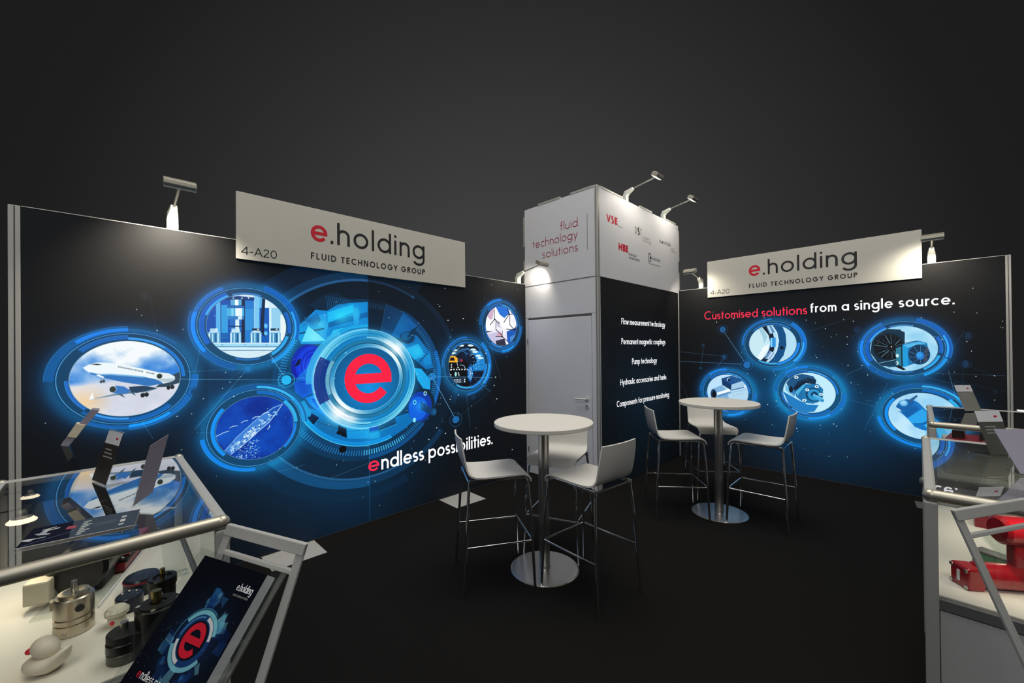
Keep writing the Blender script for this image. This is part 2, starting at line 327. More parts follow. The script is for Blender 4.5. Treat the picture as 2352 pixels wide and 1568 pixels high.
MOTIF = {
 'A': [(.318, .36, 90, 180, '0b5fa8', .75), (.325, .346, 90, 133, '1183f0', .95), (.318, .342, 45, 90, '0c5a9c', .8), (.318, .356, -90, 2, '0f6cc4', .8), (.32, .338, -90, -52, '0a9cff', 1), (.322, .345, -128, -90, '0d62b4', .85),
       (.27, .298, 90, 138, '1464b8', .95), (.268, .284, 50, 90, '38a0f8', .95), (.266, .284, 0, 50, '1278d8', .95), (.262, .278, 180, 225, '2070d0', .9), (.268, .282, 232, 270, '3a9cf4', .95), (.282, .298, 225, 270, '1060b0', .8), (.272, .3, -90, -45, '0c68c0', .9)],
 'B': [(.32, .346, 118, 163, '1a70cc', .9), (.318, .362, 163, 256, '0a5aa8', .85), (.322, .345, 163, 217, '0e8cff', .95), (.318, .362, -17, 72, '0a64c4', .85), (.322, .336, -17, 25, '30b0ff', .95), (.318, .346, -62, -19, '1aa0f8', .85),
       (.268, .3, 118, 210, '0a62cc', .9), (.262, .276, 118, 163, '3cb0ff', .95), (.262, .274, 72, 112, '3c84d8', .9), (.27, .296, -10, 27, '1868d0', .9), (.266, .288, -56, -16, '30b4fc', .9), (.264, .277, -108, -74, '2068c0', .9)],
 'C': [(.318, .36, 0, 130, '0c569c', .75), (.324, .342, 38, 90, '38c4fc', .9), (.318, .345, 0, 42, '24a8f0', .8), (.326, .352, 187, 268, '0a86f0', .95),
       (.264, .288, 140, 222, '0a94fc', .95), (.274, .302, 42, 90, '0a6cc8', .9), (.262, .288, 2, 46, '30bcf8', .9), (.262, .28, -46, 0, '0a84f4', .95)],
 'D': [(.326, .346, 90, 182, '1870cc', .9), (.318, .362, -44, 52, '1278dc', .9), (.32, .336, -46, 2, '38b8fc', .95), (.334, .36, -90, -46, '1068b8', .9),
       (.27, .286, 45, 138, '1878d4', .9), (.266, .292, -80, 2, '1a8cf4', .95), (.264, .28, -124, -80, '40bcfc', .95)]}
def disc(A, c, kind, bgcol, cmds, glow=.5, sky=None):
    A.glow(c, .085, '0868bc', glow*.7, .3); A.glow(c, .03, '0a98f8', glow*.55, .33); A.ring(c, .25, .312, '0a3c60', .75); A.clip = (*c, .2575)
    A.ring(c, 0, .27, bgcol)
    if sky: sky(A, c)
    A.run(cmds); A.clip = None
    A.ring(c, .2575, .2605, 'd8ecf8', .5)
    for r0, r1, a0, a1, col, al in MOTIF[kind]: A.ring(c, r0, r1, col, al, a0, a1); A.ring(c, r1-.0025, r1, '5ab4f8', al*.5, a0, a1)
    A.ring(c, .3095, .3135, '5cb8ff', .9); A.ring(c, .3135, .318, '04203c', .6)
def segments(cmds):
    out = []
    for c in cmds:
        if c[0] == 'C': out.append((c[1], []))
        else: out[-1][1].append(c)
    return out
ART_L = [
('C', None),
('P', [(2.347, 2.09), (2.55, 2.018), (2.701, 1.89), (2.571, 1.804), (2.491, 1.752), (2.292, 1.818)], '0a62b4', 0.85),
('L', [(2.292, 1.818), (2.347, 2.09), (2.55, 2.018)], 0.0055, '3a9ae0', 0.8),
('P', [(1.538, 1.783), (1.555, 1.852), (1.627, 1.931), (1.685, 1.995), (1.769, 2.036), (2.003, 2.08), (2.169, 2.102), (2.167, 1.863), (2.001, 1.839), (1.819, 1.744), (1.767, 1.699), (1.565, 1.695)], '0a86d4', 1),
('P', [(1.628, 2.035), (1.753, 2.128), (1.875, 2.165), (1.957, 2.113), (1.786, 1.993), (1.701, 1.996)], '06243c', 1),
('L', [(1.779, 2.124), (1.793, 2.006)], 0.0064, '0e4a78', 1),
('L', [(1.796, 2.122), (1.811, 2.013)], 0.0072, '0e4a78', 1),
('L', [(1.813, 2.121), (1.828, 2.019)], 0.0072, '0e4a78', 1),
('L', [(1.831, 2.12), (1.846, 2.026)], 0.0072, '0e4a78', 1),
('L', [(1.848, 2.119), (1.864, 2.033)], 0.0072, '0e4a78', 1),
('L', [(1.866, 2.118), (1.882, 2.039)], 0.0072, '0e4a78', 1),
('L', [(1.884, 2.116), (1.9, 2.046)], 0.0072, '0e4a78', 1),
('L', [(1.902, 2.115), (1.918, 2.053)], 0.0072, '0e4a78', 1),
('L', [(1.92, 2.114), (1.936, 2.059)], 0.0072, '0e4a78', 1),
('L', [(1.938, 2.113), (1.954, 2.066)], 0.0072, '0e4a78', 1),
('L', [(1.957, 2.111), (1.973, 2.073)], 0.0072, '0e4a78', 1),
('L', [(1.975, 2.11), (1.992, 2.08)], 0.0072, '0e4a78', 1),
('P', [(1.786, 1.979), (2.022, 2.067), (2.026, 1.998), (1.79, 1.886)], '12b4f4', 1),
('P', [(1.684, 1.934), (1.769, 1.974), (1.794, 1.86), (1.767, 1.735), (1.699, 1.708), (1.734, 1.831)], '1a9ce4', 1),
('P', [(1.794, 1.842), (2.168, 1.958), (2.169, 2.006), (2.03, 1.97), (1.794, 1.886)], '0560a8', 1),
('P', [(1.802, 1.744), (1.837, 1.825), (2.029, 1.868), (2.168, 1.887), (2.167, 1.863), (2.001, 1.839)], '20c0f8', 1),
('P', [(2.017, 2.034), (2.064, 2.042), (2.083, 1.973), (2.068, 1.869), (2.029, 1.858)], '1c9ae0', 1),
('L', [(1.554, 1.784), (1.751, 1.832)], 0.0128, '052040', 1),
('L', [(1.811, 1.816), (1.982, 1.866)], 0.0027, '064a80', 1),
('L', [(1.846, 1.789), (2.001, 1.857)], 0.0027, '064a80', 1),
('P', [(1.573, 1.714), (1.626, 1.854), (1.776, 1.724)], '58dcf8', 1),
('P', [(1.562, 1.826), (1.618, 1.871), (1.7, 1.856), (1.734, 1.91), (1.701, 1.97), (1.603, 1.905)], '1272b8', 1),
('L', [(1.595, 1.93), (1.603, 1.887)], 0.0048, '0a4a80', 1),
('L', [(1.609, 1.929), (1.617, 1.888)], 0.0048, '0a4a80', 1),
('L', [(1.624, 1.928), (1.632, 1.889)], 0.0048, '0a4a80', 1),
('L', [(1.638, 1.927), (1.646, 1.889)], 0.0048, '0a4a80', 1),
('L', [(1.653, 1.926), (1.661, 1.89)], 0.0048, '0a4a80', 1),
('L', [(1.668, 1.925), (1.676, 1.89)], 0.0048, '0a4a80', 1),
('L', [(1.683, 1.924), (1.691, 1.891)], 0.0048, '0a4a80', 1),
('L', [(1.698, 1.923), (1.706, 1.892)], 0.0048, '0a4a80', 1),
('L', [(1.713, 1.922), (1.721, 1.892)], 0.0048, '0a4a80', 1),
('E', (1.632, 1.51), 0.1421, 0.185, '0a18a0', 1),
('E', (1.648, 1.509), 0.1261, 0.164, '0b2cd0', 1),
('E', (1.665, 1.509), 0.1181, 0.156, '1038e0', 1),
('E', (1.668, 1.508), 0.106, 0.14, '0820b0', 1),
('E', (1.671, 1.508), 0.094, 0.125, '1038e0', 1),
('E', (1.675, 1.508), 0.0821, 0.109, '0820b0', 1),
('E', (1.678, 1.508), 0.07, 0.094, '1038e0', 1),
('E', (1.681, 1.508), 0.059, 0.078, '0820b0', 1),
('E', (1.685, 1.508), 0.046, 0.063, '1038e0', 1),
('E', (1.688, 1.508), 0.0351, 0.047, '0820b0', 1),
('P', [(1.513, 1.501), (1.545, 1.564), (1.568, 1.571), (1.556, 1.521)], '030814', 1),
('P', [(1.65, 1.682), (1.699, 1.673), (1.871, 1.609), (1.87, 1.483), (1.774, 1.469), (1.732, 1.559)], '0a20c0', 0.7),
('P', [(1.528, 1.404), (1.628, 1.51), (1.631, 1.381), (1.524, 1.37)], '0c78d8', 0.7),
('P', [(1.508, 1.371), (1.697, 1.359), (1.709, 1.297), (1.582, 1.23), (1.519, 1.287)], '0c50d0', 1),
('L', [(1.536, 1.361), (1.566, 1.266)], 0.0028, '083aa8', 1),
('L', [(1.551, 1.358), (1.577, 1.268)], 0.0032, '083aa8', 1),
('L', [(1.567, 1.354), (1.589, 1.271)], 0.0032, '083aa8', 1),
('L', [(1.583, 1.35), (1.6, 1.273)], 0.0032, '083aa8', 1),
('L', [(1.599, 1.347), (1.611, 1.276)], 0.0032, '083aa8', 1),
('L', [(1.615, 1.343), (1.622, 1.278)], 0.0032, '083aa8', 1),
('L', [(1.631, 1.339), (1.634, 1.281)], 0.0032, '083aa8', 1),
('L', [(1.647, 1.336), (1.645, 1.283)], 0.0032, '083aa8', 1),
('L', [(1.664, 1.332), (1.657, 1.286)], 0.0032, '083aa8', 1),
('L', [(1.68, 1.328), (1.668, 1.288)], 0.0032, '083aa8', 1),
('C', None),
('P', [(1.511, 1.191), (1.566, 1.202), (1.581, 1.056), (1.661, 0.95), (1.812, 0.848), (1.992, 0.781), (2.161, 0.743), (2.34, 0.742), (2.528, 0.822), (2.691, 0.923), (2.621, 0.994), (2.162, 0.914)], '0570b8', 1),
('P', [(1.598, 1.233), (1.704, 1.262), (1.763, 1.173), (1.867, 1.046), (1.994, 0.975), (2.162, 0.933), (2.162, 0.905), (1.994, 0.943), (1.849, 0.994), (1.728, 1.081), (1.63, 1.178)], '0a78e8', 1),
('P', [(1.646, 1.22), (1.721, 1.221), (1.771, 1.164), (1.695, 1.137)], '0838c8', 1),
('P', [(1.645, 1.099), (1.711, 1.048), (1.661, 0.993), (1.609, 1.061)], '020a18', 1),
('P', [(1.875, 0.959), (1.947, 0.917), (1.951, 0.834), (1.857, 0.885)], '020a18', 1),
('P', [(1.566, 1.202), (1.59, 1.215), (1.65, 1.1), (1.637, 1.07), (1.573, 1.052)], '1484c8', 1),
('P', [(1.707, 1.041), (1.875, 0.955), (1.876, 0.917), (1.839, 0.868), (1.665, 0.967)], '0c68a8', 1),
('L', [(1.694, 1.015), (1.87, 0.928)], 0.0045, '063a60', 1),
('P', [(1.954, 0.921), (2.162, 0.905), (2.161, 0.795), (1.957, 0.822)], '1290dc', 1),
('L', [(1.956, 0.893), (2.162, 0.874)], 0.0046, '0a5c98', 1),
('P', [(2.165, 0.933), (2.238, 0.925), (2.258, 0.862), (2.172, 0.856)], '0a20a0', 1),
('P', [(2.166, 0.837), (2.268, 0.846), (2.278, 0.781), (2.171, 0.789)], '1490d8', 1),
('P', [(2.238, 0.923), (2.44, 0.955), (2.45, 0.884), (2.268, 0.846)], '0c4068', 1),
('L', [(2.278, 0.849), (2.45, 0.889)], 0.0066, '30a0e0', 1),
('E', (1.914, 0.735), 0.0345, 0.031, '010408', 1),
('C', None),
('P', [(2.497, 1.752), (2.56, 1.819), (2.7, 1.785), (2.858, 1.605), (2.895, 1.443), (2.806, 1.425), (2.65, 1.551), (2.547, 1.65)], '0a70b8', 1),
('E', (2.582, 1.763), 0.088, 0.062, '0a3a60', 1),
('E', (2.571, 1.778), 0.052, 0.039, '0c5a90', 1),
('L', [(2.594, 1.773), (2.695, 1.874)], 0.0144, '052a44', 1),
('P', [(2.57, 1.65), (2.711, 1.702), (2.795, 1.574), (2.662, 1.535)], '14a0e8', 1),
('P', [(2.746, 1.586), (2.858, 1.595), (2.87, 1.487), (2.794, 1.468)], '0e88d0', 1),
('L', [(2.558, 1.65), (2.592, 1.619)], 0.0036, '60c8f0', 0.7),
('L', [(2.577, 1.658), (2.611, 1.627)], 0.0033, '60c8f0', 0.7),
('L', [(2.595, 1.666), (2.63, 1.635)], 0.0036, '60c8f0', 0.7),
('L', [(2.614, 1.675), (2.649, 1.643)], 0.0036, '60c8f0', 0.7),
('L', [(2.633, 1.683), (2.668, 1.652)], 0.0033, '60c8f0', 0.7),
('L', [(2.652, 1.691), (2.687, 1.66)], 0.0033, '60c8f0', 0.7),
('L', [(2.721, 1.507), (2.821, 1.595)], 0.0091, '053050', 1),
('P', [(2.661, 1.447), (2.745, 1.438), (2.855, 1.316), (2.854, 1.208), (2.767, 1.226), (2.696, 1.325)], '1aa8ec', 1),
('E', (2.759, 1.057), 0.1517, 0.168, '08283c', 1),
('E', (2.729, 1.039), 0.1428, 0.157, '0a38a8', 1),
('E', (2.704, 1.021), 0.1107, 0.125, '0c60e0', 1),
('E', (2.791, 1.171), 0.0201, 0.024, 'a0e8ff', 1),
('E', (2.663, 1.088), 0.0221, 0.025, '60d0f8', 1),
('E', (2.658, 0.904), 0.0192, 0.025, '80e0ff', 1),
('E', (2.791, 1.171), 0.01, 0.013, '0a3050', 1),
('E', (2.663, 1.088), 0.011, 0.012, '0a40a0', 1),
('P', [(2.741, 1.091), (2.89, 0.99), (2.922, 0.943), (2.877, 0.927), (2.728, 1.008)], '0a3a68', 1),
('E', (2.9, 0.962), 0.0332, 0.039, '0c5080', 1),
('C', 'plane'),
('P', [(0.717, 1.473), (0.778, 1.501), (0.778, 1.422), (0.693, 1.393), (0.635, 1.395)], '2c4458', 1),
('P', [(0.291, 1.542), (0.318, 1.562), (0.352, 1.575), (0.398, 1.572), (0.47, 1.555), (0.567, 1.526), (0.647, 1.498), (0.694, 1.488), (0.729, 1.468), (0.74, 1.446), (0.717, 1.426), (0.676, 1.417), (0.635, 1.412), (0.601, 1.407), (0.55, 1.42), (0.48, 1.439), (0.407, 1.465), (0.367, 1.484), (0.332, 1.499), (0.308, 1.521)], 'eef8fc', 1),
('P', [(0.318, 1.514), (0.367, 1.498), (0.418, 1.497), (0.496, 1.484), (0.578, 1.469), (0.647, 1.446), (0.676, 1.417), (0.635, 1.411), (0.601, 1.405), (0.55, 1.419), (0.48, 1.438), (0.407, 1.464), (0.367, 1.483), (0.332, 1.497)], '2f74bc', 1),
('P', [(0.318, 1.514), (0.367, 1.501), (0.418, 1.5), (0.496, 1.489), (0.578, 1.474), (0.578, 1.463), (0.496, 1.477), (0.418, 1.489), (0.367, 1.491)], '90c4e8', 0.7),
('P', [(0.629, 1.47), (0.638, 1.486), (0.661, 1.497), (0.705, 1.487), (0.737, 1.464), (0.738, 1.446), (0.726, 1.432), (0.681, 1.433), (0.644, 1.444)], 'e2eef2', 1),
('P', [(0.658, 1.451), (0.705, 1.451), (0.736, 1.45), (0.723, 1.43), (0.681, 1.431), (0.644, 1.443)], 'b4c8d4', 1),
('L', [(0.635, 1.439), (0.681, 1.428), (0.729, 1.43), (0.741, 1.446)], 0.0024, '6c8498', 1),
('L', [(0.658, 1.496), (0.708, 1.487), (0.74, 1.462)], 0.0018, '90a4b4', 1),
('E', (0.655, 1.471), 0.02, 0.02, 'd8e4e8', 1),
('E', (0.656, 1.47), 0.014, 0.017, '283830', 1),
('P', [(0.317, 1.338), (0.443, 1.369), (0.501, 1.392), (0.545, 1.407), (0.64, 1.383), (0.589, 1.366), (0.523, 1.364), (0.448, 1.357)], '5c7c92', 1),
('L', [(0.332, 1.34), (0.448, 1.365)], 0.003, '8ca8b8', 1),
('P', [(0.501, 1.407), (0.578, 1.409), (0.646, 1.388), (0.539, 1.363), (0.512, 1.373)], '22405c', 1),
('P', [(0.448, 1.363), (0.485, 1.334), (0.469, 1.36)], '38566a', 1),
('P', [(0.507, 1.369), (0.536, 1.344), (0.523, 1.37)], '38566a', 1),
('P', [(0.41, 1.408), (0.438, 1.42), (0.48, 1.41), (0.506, 1.384), (0.496, 1.363), (0.448, 1.365), (0.412, 1.379)], '3878c0', 1),
('E', (0.424, 1.398), 0.0181, 0.024, 'dfe8ee', 1),
('E', (0.425, 1.396), 0.015, 0.02, '303c38', 1),
('P', [(0.317, 1.338), (0.333, 1.385), (0.34, 1.34)], 'f4fafc', 1),
('L', [(0.572, 1.383), (0.578, 1.345)], 0.003, '405060', 1),
('E', (0.569, 1.345), 0.011, 0.015, '1c2428', 1),
('E', (0.589, 1.348), 0.011, 0.015, '1c2428', 1),
('L', [(0.711, 1.422), (0.711, 1.391)], 0.003, '405060', 1),
('E', (0.703, 1.386), 0.01, 0.014, '1c2428', 1),
('E', (0.724, 1.39), 0.011, 0.014, '1c2428', 1),
('L', [(0.375, 1.48), (0.376, 1.455)], 0.002, '506070', 1),
('E', (0.372, 1.449), 0.006, 0.009, '404850', 1),
('E', (0.384, 1.452), 0.0061, 0.01, '404850', 1),
('P', [(0.324, 1.563), (0.352, 1.567), (0.377, 1.561), (0.357, 1.556)], '2c3a48', 1),
('P', [(0.35, 1.492), (0.357, 1.499), (0.387, 1.479), (0.38, 1.472)], 'f8fcff', 1),
('E', (0.453, 1.543), 0.002, 0.005, '50606c', 1),
('E', (0.46, 1.541), 0.002, 0.005, '50606c', 1),
('E', (0.467, 1.539), 0.0022, 0.005, '50606c', 1),
('E', (0.473, 1.536), 0.002, 0.004, '50606c', 1),
('E', (0.48, 1.534), 0.002, 0.004, '50606c', 1),
('E', (0.487, 1.532), 0.002, 0.004, '50606c', 1),
('E', (0.493, 1.53), 0.003, 0.004, '50606c', 1),
('E', (0.5, 1.528), 0.002, 0.005, '50606c', 1),
('E', (0.507, 1.526), 0.002, 0.005, '50606c', 1),
('E', (0.514, 1.523), 0.002, 0.004, '50606c', 1),
('E', (0.521, 1.521), 0.002, 0.004, '50606c', 1),
('E', (0.528, 1.519), 0.002, 0.004, '50606c', 1),
('E', (0.535, 1.517), 0.002, 0.005, '50606c', 1),
('E', (0.542, 1.515), 0.002, 0.005, '50606c', 1),
('E', (0.549, 1.512), 0.002, 0.0041, '50606c', 1),
('E', (0.555, 1.51), 0.003, 0.004, '50606c', 1),
('E', (0.563, 1.508), 0.002, 0.0051, '50606c', 1),
('E', (0.57, 1.506), 0.002, 0.005, '50606c', 1),
('E', (0.591, 1.499), 0.002, 0.005, '50606c', 1),
('E', (0.598, 1.497), 0.002, 0.005, '50606c', 1),
('E', (0.605, 1.494), 0.002, 0.004, '50606c', 1),
('E', (0.612, 1.492), 0.003, 0.004, '50606c', 1),
('E', (0.62, 1.49), 0.002, 0.005, '50606c', 1),
('E', (0.627, 1.488), 0.0022, 0.005, '50606c', 1),
('C', 'vial'),
('P', [(0.906, 2.045), (1.226, 2.072), (1.224, 1.705), (0.904, 1.703)], '0650b0', 1),
('P', [(0.978, 2.017), (1.007, 2.019), (1.006, 1.704), (0.976, 1.704)], '58b4f0', 1),
('L', [(1.007, 2.019), (1.006, 1.704)], 0.003, '04305c', 1),
('P', [(1.01, 1.99), (1.052, 1.993), (1.051, 1.704), (1.009, 1.704)], '2c9ce0', 1),
('P', [(1.009, 1.778), (1.051, 1.779), (1.051, 1.704), (1.009, 1.704)], '0c5cb0', 1),
('P', [(1.01, 1.979), (1.052, 1.982), (1.052, 1.979), (1.01, 1.976)], '50b4ec', 0.5),
('P', [(1.01, 1.958), (1.052, 1.961), (1.052, 1.958), (1.01, 1.955)], '50b4ec', 0.5),
('P', [(1.01, 1.937), (1.052, 1.939), (1.052, 1.936), (1.01, 1.934)], '50b4ec', 0.5),
('P', [(1.01, 1.916), (1.052, 1.918), (1.052, 1.915), (1.01, 1.913)], '50b4ec', 0.5),
('P', [(1.01, 1.895), (1.052, 1.897), (1.052, 1.893), (1.01, 1.891)], '50b4ec', 0.5),
('P', [(1.01, 1.873), (1.051, 1.875), (1.051, 1.872), (1.01, 1.87)], '50b4ec', 0.5),
('P', [(1.009, 1.852), (1.051, 1.854), (1.051, 1.851), (1.009, 1.849)], '50b4ec', 0.5),
('P', [(1.009, 1.831), (1.051, 1.832), (1.051, 1.829), (1.009, 1.828)], '50b4ec', 0.5),
('P', [(1.009, 1.81), (1.051, 1.811), (1.051, 1.808), (1.009, 1.807)], '50b4ec', 0.5),
('P', [(1.009, 1.789), (1.051, 1.789), (1.051, 1.786), (1.009, 1.785)], '50b4ec', 0.5),
('P', [(1.009, 1.767), (1.051, 1.768), (1.051, 1.765), (1.009, 1.764)], '50b4ec', 0.5),
('P', [(1.009, 1.746), (1.051, 1.747), (1.051, 1.743), (1.009, 1.743)], '50b4ec', 0.5),
('P', [(1.139, 2.037), (1.163, 2.039), (1.161, 1.704), (1.137, 1.704)], '0c2244', 1),
('P', [(1.163, 2.034), (1.224, 2.038), (1.222, 1.705), (1.161, 1.704)], '1c7cd0', 1),
('P', [(1.162, 1.968), (1.223, 1.972), (1.222, 1.805), (1.161, 1.803)], '3aa0e4', 0.6),
('L', [(1.226, 2.039), (1.224, 1.705)], 0.0024, 'd0ecfa', 1),
('P', [(1.229, 2.081), (1.262, 2.083), (1.259, 1.705), (1.226, 1.705)], '78c8f4', 1),
('P', [(1.261, 1.985), (1.33, 1.99), (1.328, 1.705), (1.259, 1.705)], '0a5ab8', 1),
('P', [(1.262, 2.081), (1.297, 2.084), (1.297, 1.987), (1.261, 1.985)], '58b0ec', 1),
('P', [(1.297, 2.055), (1.33, 2.058), (1.33, 1.99), (1.297, 1.987)], 'e6f6fe', 1),
('P', [(1.33, 2.058), (1.346, 2.059), (1.344, 1.705), (1.328, 1.705)], 'd4f0fc', 1),
('P', [(1.346, 1.991), (1.472, 1.999), (1.47, 1.705), (1.344, 1.705)], '94d0f0', 1),
('P', [(1.346, 2.054), (1.472, 2.063), (1.472, 1.999), (1.346, 1.991)], 'd8f0fc', 1),
('P', [(1.411, 1.937), (1.471, 1.94), (1.47, 1.723), (1.409, 1.723)], 'e8f6f8', 1),
('L', [(1.292, 2.066), (1.287, 1.976), (1.28, 1.862), (1.282, 1.795), (1.295, 1.77)], 0.0224, '0a2648', 1),
('E', (1.305, 1.841), 0.013, 0.02, '60c0f4', 1),
('E', (1.304, 1.781), 0.013, 0.017, '60c0f4', 1),
('P', [(1.134, 2.081), (1.225, 2.089), (1.225, 2.065), (1.134, 2.058)], 'd8ecf6', 1),
('P', [(1.035, 2.045), (1.116, 2.067), (1.225, 2.064), (1.225, 2.044), (1.035, 2.028)], '083a7c', 1),
('E', (1.087, 2.048), 0.0051, 0.004, 'f4fcff', 1),
('E', (1.143, 2.053), 0.005, 0.005, 'f4fcff', 1),
('E', (1.187, 2.057), 0.005, 0.005, 'f4fcff', 1),
('P', [(1.07, 2.035), (1.141, 2.041), (1.141, 1.996), (1.07, 1.991)], '58acd8', 1),
('P', [(1.097, 2.037), (1.12, 2.039), (1.12, 1.994), (1.097, 1.993)], 'f0faff', 1),
('P', [(1.045, 1.986), (1.157, 1.994), (1.157, 1.976), (1.045, 1.968)], '2468b8', 1),
('P', [(1.045, 1.968), (1.157, 1.976), (1.157, 1.913), (1.045, 1.907)], '48b4e4', 1),
('P', [(1.099, 1.972), (1.143, 1.975), (1.143, 1.912), (1.099, 1.91)], 'e8f8fc', 1),
('P', [(1.074, 1.97), (1.088, 1.971), (1.088, 1.909), (1.074, 1.908)], '88d4f0', 1),
('P', [(1.052, 1.907), (1.157, 1.913), (1.156, 1.886), (1.051, 1.882)], '2c7cc8', 1),
('P', [(1.115, 1.91), (1.143, 1.912), (1.142, 1.886), (1.115, 1.884)], 'd0ecf8', 1),
('P', [(1.063, 1.882), (1.141, 1.886), (1.14, 1.801), (1.062, 1.799)], '1c6cc4', 1),
('P', [(1.099, 1.884), (1.124, 1.885), (1.123, 1.801), (1.098, 1.8)], 'd8f0fa', 1),
('P', [(1.058, 1.834), (1.14, 1.836), (1.14, 1.83), (1.058, 1.827)], '06244c', 1),
('P', [(1.073, 1.8), (1.129, 1.801), (1.129, 1.789), (1.073, 1.788)], 'b8e4f8', 1),
('P', [(0.929, 1.776), (0.999, 1.778), (0.999, 1.704), (0.929, 1.703)], '3c8cc0', 1),
('P', [(0.929, 1.776), (0.938, 1.788), (0.99, 1.789), (0.999, 1.778)], 'a8d8f0', 1),
('P', [(0.931, 1.774), (0.942, 1.774), (0.941, 1.703), (0.931, 1.703)], 'd4f0fc', 1),
('P', [(0.951, 1.774), (0.96, 1.774), (0.96, 1.706), (0.951, 1.706)], 'b0e0f6', 1),
('P', [(0.972, 1.775), (0.978, 1.775), (0.978, 1.706), (0.972, 1.706)], '0c4884', 1),
('P', [(0.984, 1.775), (0.995, 1.775), (0.994, 1.704), (0.984, 1.704)], 'c4ecfc', 1),
('P', [(0.94, 1.81), (0.99, 1.812), (0.99, 1.795), (0.94, 1.794)], 'a8d8f0', 1),
('P', [(0.943, 1.794), (0.987, 1.795), (0.987, 1.788), (0.942, 1.787)], 'e0f4fc', 1),
('E', (0.977, 1.805), 0.007, 0.005, 'f8feff', 1),
('P', [(1.063, 1.779), (1.138, 1.781), (1.138, 1.704), (1.063, 1.704)], '3c8cc0', 1),
('P', [(1.063, 1.779), (1.073, 1.791), (1.128, 1.792), (1.138, 1.781)], 'a8d8f0', 1),
('P', [(1.066, 1.776), (1.077, 1.777), (1.076, 1.704), (1.066, 1.704)], 'd4f0fc', 1),
('P', [(1.087, 1.777), (1.097, 1.777), (1.096, 1.706), (1.086, 1.706)], 'b0e0f6', 1),
('P', [(1.11, 1.777), (1.116, 1.777), (1.116, 1.706), (1.109, 1.706)], '0c4884', 1),
('P', [(1.122, 1.778), (1.133, 1.778), (1.133, 1.704), (1.122, 1.704)], 'c4ecfc', 1),
('P', [(1.075, 1.814), (1.128, 1.816), (1.128, 1.799), (1.075, 1.798)], 'a8d8f0', 1),
('P', [(1.078, 1.798), (1.125, 1.799), (1.125, 1.791), (1.078, 1.79)], 'e0f4fc', 1),
('E', (1.114, 1.808), 0.0081, 0.005, 'f8feff', 1),
('P', [(1.197, 1.782), (1.277, 1.784), (1.276, 1.705), (1.197, 1.704)], '3c8cc0', 1),
('P', [(1.197, 1.782), (1.208, 1.794), (1.266, 1.796), (1.277, 1.784)], 'a8d8f0', 1),
('P', [(1.2, 1.779), (1.211, 1.779), (1.211, 1.704), (1.2, 1.704)], 'd4f0fc', 1),
('P', [(1.222, 1.78), (1.233, 1.78), (1.232, 1.707), (1.222, 1.707)], 'b0e0f6', 1),
('P', [(1.246, 1.78), (1.253, 1.78), (1.253, 1.707), (1.246, 1.707)], '0c4884', 1),
('P', [(1.26, 1.78), (1.272, 1.781), (1.271, 1.705), (1.259, 1.705)], 'c4ecfc', 1),
('P', [(1.21, 1.818), (1.266, 1.82), (1.266, 1.802), (1.21, 1.801)], '0a2c50', 1),
('P', [(1.213, 1.801), (1.263, 1.802), (1.263, 1.794), (1.213, 1.793)], 'e0f4fc', 1),
('E', (1.251, 1.812), 0.008, 0.005, 'f8feff', 1),
('P', [(1.327, 1.785), (1.411, 1.786), (1.41, 1.705), (1.326, 1.705)], '3c8cc0', 1),
('P', [(1.327, 1.785), (1.338, 1.797), (1.399, 1.799), (1.411, 1.786)], 'a8d8f0', 1),
('P', [(1.33, 1.782), (1.342, 1.782), (1.341, 1.705), (1.329, 1.705)], 'd4f0fc', 1),
('P', [(1.353, 1.782), (1.364, 1.782), (1.364, 1.707), (1.353, 1.707)], 'b0e0f6', 1),
('P', [(1.379, 1.783), (1.386, 1.783), (1.385, 1.707), (1.378, 1.707)], '0c4884', 1),
('P', [(1.393, 1.783), (1.406, 1.783), (1.405, 1.705), (1.393, 1.705)], 'c4ecfc', 1),
('P', [(1.34, 1.822), (1.4, 1.824), (1.399, 1.806), (1.34, 1.804)], '0a2c50', 1),
('P', [(1.343, 1.804), (1.396, 1.806), (1.396, 1.798), (1.343, 1.796)], 'e0f4fc', 1),
('E', (1.384, 1.816), 0.008, 0.005, 'f8feff', 1),
('P', [(0.925, 1.703), (1.443, 1.705), (1.443, 1.635), (0.925, 1.641)], 'a0dcf6', 1),
('P', [(0.925, 1.703), (1.443, 1.705), (1.443, 1.7), (0.925, 1.698)], 'e8f8ff', 1),
('P', [(0.963, 1.676), (1.427, 1.675), (1.427, 1.67), (0.963, 1.672)], '245c90', 1),
('P', [(0.925, 1.668), (1.443, 1.666), (1.443, 1.647), (0.925, 1.651)], 'd8f2fe', 1),
('P', [(0.925, 1.65), (1.443, 1.645), (1.443, 1.64), (0.925, 1.645)], '1c5488', 1),
('P', [(0.925, 1.645), (1.443, 1.64), (1.442, 1.56), (0.925, 1.574)], 'd4ecf6', 1),
('E', (1.015, 1.688), 0.004, 0.003, '2c6ca0', 1),
('E', (1.162, 1.688), 0.004, 0.003, '2c6ca0', 1),
('E', (1.31, 1.688), 0.004, 0.004, '2c6ca0', 1),
('C', 'ship'),
('P', [(1.03, 0.885), (0.965, 0.999), (1.009, 1.021), (1.066, 1.036), (1.13, 1.07), (1.225, 1.101), (1.273, 1.123), (1.205, 1.06), (1.102, 0.971)], '1060d0', 0.45),
('P', [(1.421, 1.198), (1.354, 1.176), (1.273, 1.126), (1.205, 1.068), (1.102, 0.974), (1.026, 0.883), (1.065, 0.849), (1.129, 0.893), (1.224, 0.979), (1.323, 1.06), (1.382, 1.136)], '3c80d8', 1),
('P', [(1.416, 1.192), (1.356, 1.169), (1.313, 1.135), (1.348, 1.114), (1.376, 1.136)], '1450b8', 1),
